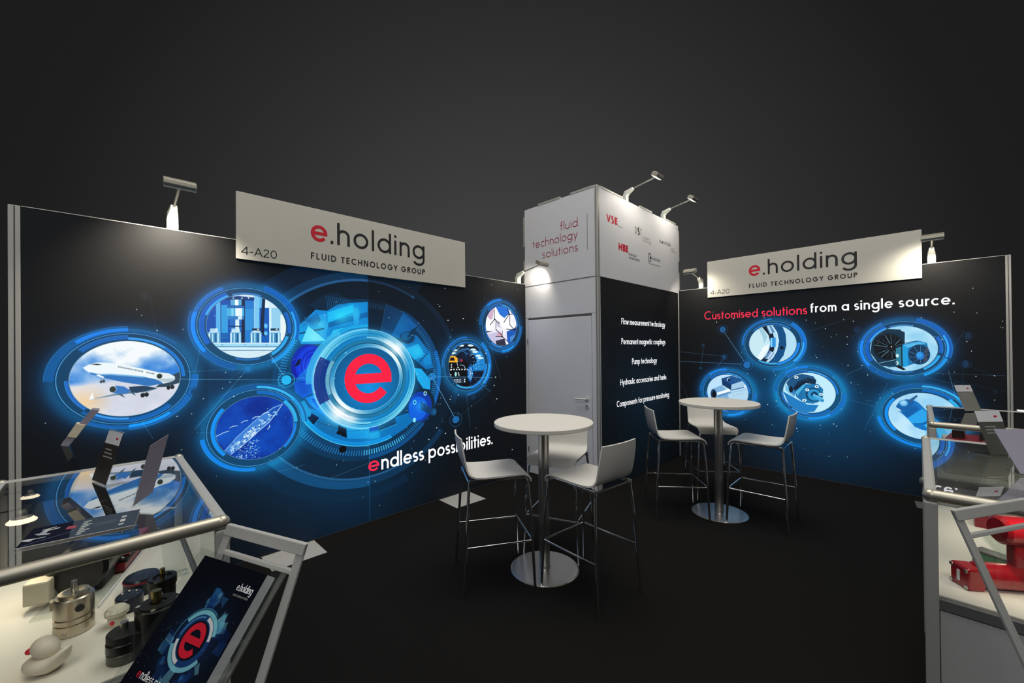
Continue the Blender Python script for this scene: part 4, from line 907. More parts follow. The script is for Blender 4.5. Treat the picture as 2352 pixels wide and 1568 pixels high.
('L', [(3.193, 1.568), (3.282, 1.625), (3.372, 1.583)], 0.0055, '3c8cd0', 1),
('P', [(3.084, 1.492), (3.149, 1.569), (3.281, 1.549), (3.383, 1.465), (3.428, 1.363), (3.379, 1.194), (3.082, 1.259)], '04060e', 1),
('P', [(3.098, 1.494), (3.112, 1.563), (3.182, 1.565), (3.223, 1.54), (3.227, 1.49)], 'f8b430', 1),
('P', [(3.111, 1.513), (3.128, 1.548), (3.173, 1.548), (3.186, 1.511)], '1c0c18', 1),
('P', [(3.231, 1.537), (3.298, 1.535), (3.297, 1.488), (3.23, 1.49)], '20304c', 1),
('P', [(3.264, 1.523), (3.298, 1.522), (3.297, 1.499), (3.264, 1.5)], 'c02040', 1),
('E', (3.137, 1.412), 0.009, 0.008, 'e8f8ff', 1),
('E', (3.173, 1.411), 0.01, 0.008, 'e8f8ff', 1),
('E', (3.211, 1.409), 0.009, 0.0081, 'e8f8ff', 1),
('E', (3.248, 1.408), 0.01, 0.008, 'e8f8ff', 1),
('E', (3.286, 1.406), 0.01, 0.008, 'e8f8ff', 1),
('E', (3.325, 1.404), 0.01, 0.0081, 'e8f8ff', 1),
('E', (3.363, 1.403), 0.011, 0.008, 'e8f8ff', 1),
('E', (3.137, 1.465), 0.01, 0.008, 'e8f8ff', 1),
('E', (3.137, 1.439), 0.01, 0.008, 'e8f8ff', 1),
('E', (3.126, 1.408), 0.01, 0.007, 'e8f8ff', 1),
('E', (3.23, 1.431), 0.01, 0.0081, 'e8f8ff', 1),
('E', (3.234, 1.368), 0.01, 0.008, 'e8f8ff', 1),
('E', (3.125, 1.352), 0.01, 0.008, 'e8f8ff', 1),
('E', (3.125, 1.33), 0.01, 0.008, 'e8f8ff', 1),
('E', (3.323, 1.288), 0.01, 0.008, 'e8f8ff', 1),
('E', (3.323, 1.265), 0.01, 0.008, 'e8f8ff', 1),
('E', (3.24, 1.346), 0.01, 0.008, 'e8f8ff', 1),
('E', (3.179, 1.296), 0.006, 0.003, 'f0faff', 1),
('E', (3.201, 1.295), 0.006, 0.0041, 'f0faff', 1),
('E', (3.222, 1.294), 0.0071, 0.004, 'f0faff', 1),
('E', (3.245, 1.292), 0.006, 0.003, 'f0faff', 1),
('E', (3.267, 1.291), 0.007, 0.004, 'f0faff', 1),
('E', (3.179, 1.285), 0.006, 0.004, 'f0faff', 1),
('E', (3.2, 1.284), 0.0071, 0.004, 'f0faff', 1),
('E', (3.222, 1.282), 0.007, 0.003, 'f0faff', 1),
('E', (3.244, 1.281), 0.0071, 0.004, 'f0faff', 1),
('E', (3.267, 1.279), 0.006, 0.003, 'f0faff', 1),
('E', (3.178, 1.274), 0.0071, 0.004, 'f0faff', 1),
('E', (3.2, 1.272), 0.007, 0.003, 'f0faff', 1),
('E', (3.222, 1.271), 0.0071, 0.004, 'f0faff', 1),
('E', (3.244, 1.269), 0.007, 0.003, 'f0faff', 1),
('E', (3.267, 1.268), 0.0061, 0.004, 'f0faff', 1),
('E', (3.178, 1.262), 0.007, 0.003, 'f0faff', 1),
('E', (3.2, 1.261), 0.0071, 0.004, 'f0faff', 1),
('E', (3.222, 1.259), 0.007, 0.003, 'f0faff', 1),
('E', (3.244, 1.258), 0.0071, 0.004, 'f0faff', 1),
('E', (3.266, 1.256), 0.007, 0.003, 'f0faff', 1),
('E', (3.196, 1.357), 0.015, 0.026, 'a0f0e8', 1),
('L', [(3.147, 1.32), (3.346, 1.322)], 0.003, '60a8e0', 0.8),
('L', [(3.146, 1.301), (3.346, 1.299)], 0.0033, '60a8e0', 0.8),
('L', [(3.146, 1.282), (3.346, 1.275)], 0.0033, '60a8e0', 0.8),
('L', [(3.146, 1.262), (3.346, 1.252)], 0.0033, '60a8e0', 0.8),
('L', [(3.258, 1.461), (3.314, 1.45), (3.336, 1.413)], 0.0066, 'b0dcf8', 1),
('L', [(3.214, 1.489), (3.224, 1.453)], 0.0066, 'd0e8f8', 1),
('E', (3.407, 1.355), 0.047, 0.1, '0c4c98', 1),
('E', (3.41, 1.355), 0.033, 0.077, '2c8ce0', 1),
('E', (3.41, 1.355), 0.017, 0.045, '0a2c60', 1),
('L', [(3.41, 1.355), (3.445, 1.353)], 0.0072, 'b8e4fc', 1),
('L', [(3.41, 1.355), (3.42, 1.285)], 0.0072, 'b8e4fc', 1),
('L', [(3.41, 1.355), (3.381, 1.314)], 0.0072, 'b8e4fc', 1),
('L', [(3.41, 1.355), (3.383, 1.4)], 0.0072, 'b8e4fc', 1),
('L', [(3.41, 1.355), (3.422, 1.424)], 0.0072, 'b8e4fc', 1),
('P', [(3.427, 1.309), (3.547, 1.367), (3.646, 1.372), (3.643, 1.174), (3.414, 1.191)], '06142c', 1),
('L', [(3.502, 1.499), (3.516, 1.489)], 0.006, '70d0ff', 1),
('L', [(3.591, 1.507), (3.608, 1.499)], 0.006, '1c70c0', 1),
('L', [(3.464, 1.461), (3.476, 1.458)], 0.006, '082850', 1),
('L', [(3.451, 1.457), (3.462, 1.45)], 0.0055, 'c0f0ff', 1),
('L', [(3.554, 1.398), (3.564, 1.395)], 0.006, '70d0ff', 1),
('L', [(3.458, 1.416), (3.48, 1.409)], 0.0055, '1c70c0', 1),
('L', [(3.57, 1.454), (3.593, 1.449)], 0.006, '082850', 1),
('L', [(3.609, 1.526), (3.626, 1.53)], 0.0065, 'c0f0ff', 1),
('L', [(3.456, 1.486), (3.472, 1.494)], 0.006, '70d0ff', 1),
('L', [(3.44, 1.417), (3.45, 1.417)], 0.0055, '1c70c0', 1),
('L', [(3.447, 1.542), (3.456, 1.536)], 0.006, '082850', 1),
('L', [(3.483, 1.446), (3.492, 1.453)], 0.006, 'c0f0ff', 1),
('L', [(3.542, 1.504), (3.554, 1.509)], 0.006, '70d0ff', 1),
('L', [(3.475, 1.534), (3.481, 1.53)], 0.006, '1c70c0', 1),
('L', [(3.539, 1.426), (3.557, 1.415)], 0.006, '082850', 1),
('L', [(3.519, 1.459), (3.538, 1.469)], 0.006, 'c0f0ff', 1),
('L', [(3.512, 1.486), (3.529, 1.497)], 0.006, '70d0ff', 1),
('L', [(3.493, 1.38), (3.497, 1.374)], 0.006, '1c70c0', 1),
('L', [(3.577, 1.509), (3.578, 1.504)], 0.006, '082850', 1),
('L', [(3.444, 1.538), (3.464, 1.542)], 0.006, 'c0f0ff', 1),
('L', [(3.523, 1.509), (3.53, 1.498)], 0.006, '70d0ff', 1),
('L', [(3.517, 1.454), (3.524, 1.464)], 0.006, '1c70c0', 1),
('L', [(3.565, 1.369), (3.57, 1.366)], 0.006, '082850', 1),
('L', [(3.536, 1.43), (3.549, 1.426)], 0.006, 'c0f0ff', 1),
('L', [(3.534, 1.432), (3.541, 1.424)], 0.006, '70d0ff', 1),
('L', [(3.612, 1.444), (3.619, 1.453)], 0.0065, '1c70c0', 1),
('L', [(3.355, 1.578), (3.401, 1.59)], 0.0044, '306cb0', 1),
('L', [(3.12, 1.625), (3.163, 1.637)], 0.0044, '103060', 1),
('L', [(3.184, 1.623), (3.228, 1.636)], 0.0044, 'a0d8f8', 1),
('L', [(3.178, 1.654), (3.222, 1.667)], 0.0044, '306cb0', 1),
('L', [(3.333, 1.656), (3.379, 1.669)], 0.0044, '103060', 1),
('L', [(3.151, 1.617), (3.194, 1.629)], 0.004, 'a0d8f8', 1),
('L', [(3.333, 1.583), (3.379, 1.596)], 0.0048, '306cb0', 1),
('L', [(3.318, 1.61), (3.363, 1.623)], 0.0044, '103060', 1),
('L', [(3.404, 1.565), (3.451, 1.578)], 0.0048, 'a0d8f8', 1),
('L', [(3.403, 1.577), (3.45, 1.59)], 0.0044, '306cb0', 1),
('L', [(3.233, 1.625), (3.278, 1.637)], 0.0044, '103060', 1),
('L', [(3.216, 1.639), (3.26, 1.652)], 0.0044, 'a0d8f8', 1),
('C', 'turb'),
('P', [(3.81, 2.184), (4.026, 2.199), (4.066, 2.102), (3.968, 2.033), (3.888, 2.073)], '1c70d8', 1),
('P', [(4.039, 2.19), (4.167, 2.179), (4.223, 2.06), (4.094, 2.104)], '3c58b0', 0.8),
('P', [(4.007, 1.861), (4.163, 1.915), (4.251, 1.938), (4.248, 1.733), (4.074, 1.662), (4.019, 1.732)], '1858b8', 1),
('P', [(4.062, 1.792), (4.176, 1.834), (4.175, 1.713), (4.075, 1.702)], '4888d8', 1),
('P', [(3.643, 2.107), (3.803, 2.174), (3.769, 2.018), (3.73, 1.997), (3.667, 2.051)], 'c090b8', 0.7),
('P', [(3.627, 1.861), (3.767, 1.857), (3.664, 1.839)], '282838', 1),
('P', [(3.639, 1.824), (3.898, 1.858), (3.937, 1.741), (3.803, 1.663), (3.663, 1.73)], 'b8b0d8', 0.6),
('P', [(3.82, 1.992), (3.9, 1.976), (3.939, 1.908), (3.846, 1.915)], 'b8b0d0', 0.7),
('P', [(3.817, 1.741), (3.965, 1.771), (4.005, 1.673), (3.829, 1.663)], '303048', 1),
('E', (3.884, 1.819), 0.047, 0.021, 'e898a8', 0.7),
('E', (3.967, 1.959), 0.0831, 0.06, 'ffffff', 0.8),
('L', [(3.801, 2.008), (3.8, 2.126)], 0.0091, '1c1c28', 1),
('L', [(3.801, 2.008), (3.726, 1.938)], 0.0091, '1c1c28', 1),
('L', [(3.801, 2.008), (3.883, 1.959)], 0.0091, '1c1c28', 1),
('L', [(3.824, 2.002), (3.823, 1.881), (3.924, 1.81)], 0.0098, '20202c', 1),
('E', (3.801, 2.008), 0.014, 0.01, '14141c', 1),
('L', [(4.055, 2.087), (4.025, 2.152)], 0.0098, '1c1c28', 1),
('L', [(4.055, 2.087), (4.151, 2.092)], 0.0098, '1c1c28', 1),
('L', [(4.055, 2.087), (3.961, 1.978)], 0.0098, '1c1c28', 1),
('L', [(4.066, 2.077), (4.064, 1.952), (4.155, 1.882)], 0.0098, '20202c', 1),
('E', (4.055, 2.087), 0.015, 0.011, '14141c', 1),
('L', [(3.927, 1.795), (3.932, 1.864)], 0.0098, '1c1c28', 1),
('L', [(3.927, 1.795), (3.818, 1.797)], 0.0098, '1c1c28', 1),
('L', [(3.927, 1.795), (4.017, 1.74)], 0.0098, '1c1c28', 1),
('E', (3.927, 1.795), 0.015, 0.011, '14141c', 1),
('L', [(4.156, 1.885), (4.008, 1.893)], 0.0098, '1c1c28', 1),
('L', [(4.156, 1.885), (4.178, 1.936)], 0.0098, '1c1c28', 1),
('E', (4.156, 1.885), 0.015, 0.011, '14141c', 1),
('C', None),
('L', [(0.765, 1.443), (1.453, 1.395)], 0.0026, '78c8f8', 0.7),
('L', [(1.179, 1.5), (0.832, 1.053)], 0.0032, '78c8f8', 0.5),
('L', [(1.453, 1.395), (1.333, 1.61)], 0.0036, '78c8f8', 0.9),
('L', [(2.878, 1.345), (3.192, 0.84)], 0.0061, '78c8f8', 0.8),
('L', [(0.832, 1.05), (0.949, 1.032)], 0.0028, '78c8f8', 0.4),
('L', [(0.882, 1.665), (0.849, 1.476)], 0.0029, '78c8f8', 0.35),
('L', [(0.807, 1.494), (1.176, 1.5)], 0.0026, '78c8f8', 0.35),
('L', [(0.61, 1.994), (0.647, 1.757)], 0.0025, '78c8f8', 0.2),
('L', [(1.067, 1.432), (1.211, 1.533)], 0.0031, '78c8f8', 0.25),
('L', [(1.453, 1.395), (1.596, 1.408)], 0.0036, '78c8f8', 0.6),
('L', [(0.563, 1.167), (0.622, 1.04)], 0.0023, '78c8f8', 0.4),
('L', [(2.878, 1.345), (3.749, 1.286)], 0.0061, '78c8f8', 0.5),
('L', [(1.521, 2.543), (1.938, 2.297)], 0.0038, '78c8f8', 0.15),
('L', [(1.896, 2.055), (2.098, 1.885)], 0.0044, '78c8f8', 0.3),
('L', [(1.599, 1.885), (1.893, 1.68)], 0.0039, '78c8f8', 0.5),
('L', [(1.807, 0.497), (2.217, 0.569)], 0.0043, '78c8f8', 0.3),
('L', [(3.34, 1.148), (3.399, 0.711)], 0.0071, '78c8f8', 0.25),
('L', [(3.18, 0.841), (3.675, 1.094)], 0.0068, '78c8f8', 0.15),
('L', [(3.472, 1.292), (3.711, 1.118)], 0.0074, '78c8f8', 0.3),
('L', [(1.39, 0.647), (1.59, 0.659)], 0.0036, '78c8f8', 0.3),
('L', [(3.739, 1.65), (3.896, 1.267)], 0.008, '78c8f8', 0.2),
('E', (1.453, 1.395), 0.0371, 0.04, '22b8f4', 1),
('O', (1.453, 1.395), 0.063, 0.006, '22b8f4', 0.7),
('E', (1.18, 1.5), 0.021, 0.024, '1a78c0', 0.9),
('O', (1.18, 1.5), 0.035, 0.006, '1a78c0', 0.63),
('E', (0.848, 1.343), 0.023, 0.028, '0c3c60', 0.8),
('O', (0.848, 1.343), 0.039, 0.006, '0c3c60', 0.56),
('E', (0.832, 1.05), 0.0253, 0.032, '0a2c48', 0.8),
('O', (0.832, 1.05), 0.042, 0.006, '0a2c48', 0.56),
('E', (3.192, 0.84), 0.0495, 0.04, '186cb0', 0.9),
('O', (3.192, 0.84), 0.084, 0.006, '186cb0', 0.63),
('E', (2.878, 1.345), 0.0501, 0.042, '2090e0', 0.7),
('O', (2.878, 1.345), 0.085, 0.006, '2090e0', 0.49),
('E', (0.582, 2.019), 0.019, 0.027, '16202c', 0.8),
('O', (0.582, 2.019), 0.033, 0.006, '16202c', 0.56),
('E', (3.449, 1.067), 0.0331, 0.025, '123450', 0.8),
('E', (3.704, 1.129), 0.0281, 0.021, '0e2c44', 0.8),
('E', (1.112, 1.446), 0.014, 0.017, '103c5c', 0.8),
('E', (1.856, 1.574), 0.003, 0.003, 'c8f4ff', 0.8925),
('E', (3.713, 1.887), 0.005, 0.004, 'c8f4ff', 0.6035),
('E', (3.122, 1.776), 0.004, 0.006, 'c8f4ff', 0.8742),
('E', (1.194, 2.115), 0.002, 0.002, 'c8f4ff', 0.759),
('E', (2.524, 2.709), 0.0071, 0.003, 'c8f4ff', 0.9003),
('E', (5.848, 1.166), 0.015, 0.005, 'c8f4ff', 0.9253),
('E', (1.456, 1.781), 0.002, 0.003, 'c8f4ff', 0.9721),
('E', (2.093, 0.807), 0.003, 0.003, 'c8f4ff', 0.6919),
('E', (2.273, 2.211), 0.004, 0.003, 'c8f4ff', 0.671),
('E', (2.529, 2.028), 0.0041, 0.002, 'c8f4ff', 0.9822),
('E', (2.319, 1.67), 0.005, 0.002, 'c8f4ff', 0.8612),
('E', (3.13, 1.109), 0.0051, 0.003, 'c8f4ff', 0.9906),
('E', (2.293, 0.694), 0.0041, 0.005, 'c8f4ff', 0.5244),
('E', (2.146, 0.722), 0.005, 0.002, 'c8f4ff', 0.6134),
('E', (3.639, 2.26), 0.0071, 0.003, 'c8f4ff', 0.5629),
('E', (1.312, 1.172), 0.003, 0.003, 'c8f4ff', 0.9026),
('E', (1.678, 0.561), 0.002, 0.002, 'c8f4ff', 0.6541),
('E', (2.646, 0.451), 0.003, 0.0032, 'c8f4ff', 0.551),
('E', (3.005, 0.841), 0.0032, 0.003, 'c8f4ff', 0.9838),
('E', (4.151, 0.078), 0.0051, 0.005, 'c8f4ff', 0.9364),
('E', (1.865, 2.078), 0.004, 0.003, 'c8f4ff', 0.9831),
('E', (3.49, 2.563), 0.0081, 0.006, 'c8f4ff', 0.605),
('E', (2.719, 1.921), 0.004, 0.006, 'c8f4ff', 0.6955),
('E', (2.01, 1.751), 0.002, 0.003, 'c8f4ff', 0.6466),
('E', (3.489, 0.7), 0.004, 0.003, 'c8f4ff', 0.9339),
('E', (1.816, 2.414), 0.002, 0.003, 'c8f4ff', 0.5163),
('E', (2.836, 0.554), 0.0061, 0.002, 'c8f4ff', 0.5012),
('E', (2.841, 1.715), 0.004, 0.003, 'c8f4ff', 0.6442),
('E', (2.982, 1.04), 0.0041, 0.003, 'c8f4ff', 0.7518),
('E', (1.513, 1.409), 0.002, 0.002, 'c8f4ff', 0.6621),
('E', (2.812, 1.027), 0.003, 0.003, 'c8f4ff', 0.9449),
('E', (2.119, 2.632), 0.0022, 0.005, 'c8f4ff', 0.9418),
('E', (2.942, 1.538), 0.004, 0.004, 'c8f4ff', 0.7415),
('E', (1.644, 1.765), 0.002, 0.003, 'c8f4ff', 0.5652),
('E', (3.154, 1.859), 0.005, 0.003, 'c8f4ff', 0.8468),
('E', (0.701, 1.54), 0.002, 0.003, 'c8f4ff', 0.6324),
('E', (1.451, 1.823), 0.002, 0.002, 'c8f4ff', 0.8235),
('E', (3.524, 1.986), 0.0071, 0.005, 'c8f4ff', 0.578),
('E', (1.514, 1.354), 0.002, 0.002, 'c8f4ff', 0.5572),
('E', (2.515, 1.205), 0.003, 0.003, 'c8f4ff', 0.6615),
('E', (2.571, 1.016), 0.0061, 0.004, 'c8f4ff', 0.7447),
('E', (2.765, 1.071), 0.0041, 0.003, 'c8f4ff', 0.9901),
('E', (3.656, 1.627), 0.007, 0.005, 'c8f4ff', 0.7987),
('E', (3.585, 1.149), 0.005, 0.003, 'c8f4ff', 0.9012),
('E', (3.785, 0.989), 0.004, 0.004, 'c8f4ff', 0.6079),
('E', (1.829, 1.384), 0.004, 0.0022, 'c8f4ff', 0.6271),
('E', (1.921, 0.629), 0.0061, 0.002, 'c8f4ff', 0.6704),
('E', (2.614, 2.285), 0.004, 0.004, 'c8f4ff', 0.5693),
('E', (4.177, -0.064), 0.0073, 0.005, 'c8f4ff', 0.6839),
('E', (3.574, 2.101), 0.0051, 0.003, 'c8f4ff', 0.8062),
('E', (1.527, 0.65), 0.0022, 0.005, 'c8f4ff', 0.8252),
('E', (3.375, 1.104), 0.007, 0.003, 'c8f4ff', 0.8231),
('E', (1.903, 1.008), 0.006, 0.002, 'c8f4ff', 0.6952),
('E', (1.951, 1.616), 0.005, 0.004, 'c8f4ff', 0.9785),
('E', (1.4, 0.832), 0.004, 0.004, 'c8f4ff', 0.7323),
('E', (2.381, 1.96), 0.006, 0.003, 'c8f4ff', 0.9591),
('E', (4.004, 1.537), 0.005, 0.005, 'c8f4ff', 0.5173),
('E', (2.628, 0.363), 0.0032, 0.003, 'c8f4ff', 0.8979),
('E', (1.598, 1.223), 0.003, 0.002, 'c8f4ff', 0.5535),
('E', (2.263, 0.126), 0.0032, 0.003, 'c8f4ff', 0.8857),
('E', (1.792, 0.976), 0.0041, 0.002, 'c8f4ff', 0.8969),
('E', (2.848, 1.281), 0.0041, 0.003, 'c8f4ff', 0.6001),
('E', (1.331, 0.75), 0.0032, 0.003, 'c8f4ff', 0.734),
('E', (1.935, 1.291), 0.002, 0.002, 'c8f4ff', 0.8587),
('E', (2.789, 0.461), 0.0041, 0.006, 'c8f4ff', 0.7443),
('E', (3.223, 0.897), 0.0081, 0.003, 'c8f4ff', 0.7815),
('E', (1.073, 1.755), 0.002, 0.002, 'c8f4ff', 0.7095),
('E', (3.499, 1.412), 0.009, 0.004, 'c8f4ff', 0.9139),
('E', (2.965, 2.133), 0.008, 0.003, 'c8f4ff', 0.7606),
('E', (2.435, 1.111), 0.003, 0.003, 'c8f4ff', 0.516),
('E', (2.291, 1.024), 0.003, 0.004, 'c8f4ff', 0.6941),
('E', (3.095, 1.637), 0.007, 0.003, 'c8f4ff', 0.8406),
('E', (1.429, 1.909), 0.003, 0.003, 'c8f4ff', 0.8467),
('E', (1.446, 1.584), 0.002, 0.0051, 'c8f4ff', 0.8621),
('E', (2.151, 0.378), 0.0051, 0.005, 'c8f4ff', 0.737),
('E', (2.776, 1.947), 0.004, 0.003, 'c8f4ff', 0.5922),
('E', (0.974, 0.703), 0.0014, 0.003, 'c8f4ff', 0.9339),
('E', (2.699, 1.383), 0.006, 0.005, 'c8f4ff', 0.9251),
('E', (1.91, 1.193), 0.003, 0.002, 'c8f4ff', 0.678),
('E', (2.572, 0.838), 0.0061, 0.003, 'c8f4ff', 0.7047),
('E', (3.646, 1.195), 0.006, 0.003, 'c8f4ff', 0.9446),
('E', (2.639, 1.79), 0.004, 0.006, 'c8f4ff', 0.7868),
('E', (2.988, 1.105), 0.0032, 0.006, 'c8f4ff', 0.7172),
('E', (4.569, 1.856), 0.005, 0.0041, 'c8f4ff', 0.9845),
('E', (2.908, 1.391), 0.004, 0.003, 'c8f4ff', 0.5716),
('E', (2.386, 1.088), 0.003, 0.004, 'c8f4ff', 0.9338),
('E', (4.221, 2.426), 0.007, 0.004, 'c8f4ff', 0.7808),
('E', (4.577, 0.874), 0.0061, 0.004, 'c8f4ff', 0.83),
('E', (1.767, 1.514), 0.003, 0.002, 'c8f4ff', 0.8925),
('E', (3.06, 2.32), 0.0061, 0.005, 'c8f4ff', 0.7355),
('E', (1.697, 1.756), 0.003, 0.004, 'c8f4ff', 0.5466),
('E', (2.099, 0.248), 0.0041, 0.003, 'c8f4ff', 0.6969),
('E', (1.126, 1.844), 0.002, 0.003, 'c8f4ff', 0.9454),
('E', (2.396, 0.965), 0.004, 0.003, 'c8f4ff', 0.8238),
('E', (2.963, 0.753), 0.004, 0.003, 'c8f4ff', 0.7326),
('E', (3.156, 1.25), 0.003, 0.005, 'c8f4ff', 0.7596),
('E', (1.813, 1.934), 0.004, 0.002, 'c8f4ff', 0.7699),
('E', (4.424, 1.691), 0.006, 0.004, 'c8f4ff', 0.6854),
('E', (1.858, 0.604), 0.0041, 0.006, 'c8f4ff', 0.6401),
('E', (2.21, 0.513), 0.0032, 0.004, 'c8f4ff', 0.936),
('E', (4.864, 1.12), 0.014, 0.006, 'c8f4ff', 0.805),
('E', (2.651, 0.687), 0.003, 0.005, 'c8f4ff', 0.7679),
('E', (2.73, 1.354), 0.004, 0.003, 'c8f4ff', 0.5587),
('E', (1.514, 1.568), 0.002, 0.004, 'c8f4ff', 0.8087),
('E', (2.954, 1.04), 0.004, 0.006, 'c8f4ff', 0.5404),
('E', (1.758, 0.76), 0.002, 0.002, 'c8f4ff', 0.6689),
('E', (1.259, 1.348), 0.002, 0.002, 'c8f4ff', 0.7026),
('E', (1.907, 0.992), 0.002, 0.0032, 'c8f4ff', 0.623),
('E', (1.446, 1.083), 0.002, 0.004, 'c8f4ff', 0.6519),
('E', (3.01, 0.87), 0.003, 0.003, 'c8f4ff', 0.5218),
('E', (1.867, 1.056), 0.0022, 0.004, 'c8f4ff', 0.6552),
('E', (1.734, 1.556), 0.005, 0.002, 'c8f4ff', 0.8943),
('E', (1.937, 1.335), 0.003, 0.003, 'c8f4ff', 0.7984),
('E', (2.865, 1.33), 0.0071, 0.004, 'c8f4ff', 0.9589),
('E', (1.494, 1.747), 0.002, 0.004, 'c8f4ff', 0.897),
('E', (3.755, 2.434), 0.0041, 0.005, 'c8f4ff', 0.9637),
('E', (2.027, 1.812), 0.002, 0.002, 'c8f4ff', 0.7418),
('E', (2.624, 0.615), 0.0032, 0.005, 'c8f4ff', 0.6515),
('E', (1.038, 1.485), 0.003, 0.002, 'c8f4ff', 0.5718),
('E', (1.905, 1.349), 0.003, 0.002, 'c8f4ff', 0.8303),
('E', (2.873, 1.368), 0.003, 0.005, 'c8f4ff', 0.7946),
('E', (3.419, 0.973), 0.006, 0.0032, 'c8f4ff', 0.7805),
('E', (2.092, -0.003), 0.0063, 0.005, 'c8f4ff', 0.6353),
('E', (3.187, 1.293), 0.0071, 0.004, 'c8f4ff', 0.7671),
('E', (1.768, 1.952), 0.0051, 0.004, 'c8f4ff', 0.7349),
('E', (1.683, 1.276), 0.005, 0.002, 'c8f4ff', 0.7787),
('E', (2.138, 0.77), 0.0032, 0.003, 'c8f4ff', 0.7814),
('E', (4.087, 0.337), 0.0102, 0.006, 'c8f4ff', 0.8524),
('E', (3.416, 1.212), 0.004, 0.003, 'c8f4ff', 0.6306),
('E', (1.872, 1.676), 0.003, 0.005, 'c8f4ff', 0.8994),
('E', (2.052, 0.997), 0.0032, 0.003, 'c8f4ff', 0.7057),
('E', (1.823, 1.567), 0.002, 0.003, 'c8f4ff', 0.8427),
('E', (2.012, 1.101), 0.0041, 0.004, 'c8f4ff', 0.7835),
('E', (3.067, 2.525), 0.0051, 0.0061, 'c8f4ff', 0.7565),
('E', (1.939, 1.611), 0.004, 0.003, 'c8f4ff', 0.6591),
('E', (1.326, 1.343), 0.002, 0.004, 'c8f4ff', 0.7289),
('E', (4.034, 1.604), 0.005, 0.003, 'c8f4ff', 0.9886),
('E', (0.969, 1.905), 0.002, 0.003, 'c8f4ff', 0.8765),
('E', (3.823, 0.028), 0.0061, 0.005, 'c8f4ff', 0.5124),
('E', (0.971, 1.538), 0.001, 0.003, 'c8f4ff', 0.786),
('E', (1.66, 1.812), 0.005, 0.003, 'c8f4ff', 0.9787),
('E', (1.15, 1.725), 0.002, 0.002, 'c8f4ff', 0.563),
('E', (2.907, 0.958), 0.0041, 0.004, 'c8f4ff', 0.6182),
('E', (2.077, 1.08), 0.005, 0.002, 'c8f4ff', 0.9787),
('E', (2.094, 0.876), 0.0041, 0.003, 'c8f4ff', 0.9519),
('E', (1.894, 0.872), 0.0032, 0.003, 'c8f4ff', 0.5452),
('E', (1.131, 1.442), 0.0041, 0.002, 'c8f4ff', 0.9182),
('E', (1.846, 1.386), 0.0061, 0.003, 'c8f4ff', 0.8105),
('E', (2.221, 0.371), 0.0032, 0.005, 'c8f4ff', 0.9791),
('E', (0.542, 1.927), 0.0032, 0.003, 'e8faff', 0.95),
('E', (0.566, 1.888), 0.002, 0.004, 'e8faff', 0.95),
('E', (0.645, 1.787), 0.003, 0.004, 'e8faff', 0.95),
('E', (0.784, 1.799), 0.003, 0.003, 'e8faff', 0.95),
('E', (0.898, 1.291), 0.004, 0.003, 'e8faff', 0.95),
('E', (0.749, 1.179), 0.004, 0.003, 'e8faff', 0.95),
('E', (0.772, 0.938), 0.003, 0.003, 'e8faff', 0.95),
('E', (0.136, 1.214), 0.002, 0.003, 'e8faff', 0.95),
('E', (0.83, 1.188), 0.003, 0.003, 'e8faff', 0.95),
('E', (1.034, 1.476), 0.004, 0.003, 'e8faff', 0.95),
('E', (1.062, 1.402), 0.003, 0.0041, 'e8faff', 0.95),
('E', (1.086, 1.291), 0.0041, 0.004, 'e8faff', 0.95),
('E', (1.015, 1.359), 0.003, 0.003, 'e8faff', 0.95),
('E', (2.987, 2.113), 0.008, 0.005, 'e8faff', 0.95),
('E', (3.096, 1.965), 0.008, 0.006, 'e8faff', 0.95),
('E', (3.311, 1.994), 0.009, 0.005, 'e8faff', 0.95),
('E', (3.653, 1.587), 0.009, 0.006, 'e8faff', 0.95),
('E', (3.807, 1.288), 0.009, 0.006, 'e8faff', 0.95),
('E', (3.116, 1.078), 0.008, 0.005, 'e8faff', 0.95),
('E', (3.825, 1.017), 0.01, 0.006, 'e8faff', 0.95),
('E', (3.784, 1.187), 0.009, 0.006, 'e8faff', 0.95),
('E', (3.232, 1.117), 0.0081, 0.005, 'e8faff', 0.95),
('E', (2.832, 0.673), 0.0073, 0.005, 'e8faff', 0.95),
('E', (2.933, 0.784), 0.0071, 0.006, 'e8faff', 0.95),
('E', (3.047, 0.705), 0.0082, 0.006, 'e8faff', 0.95),
]
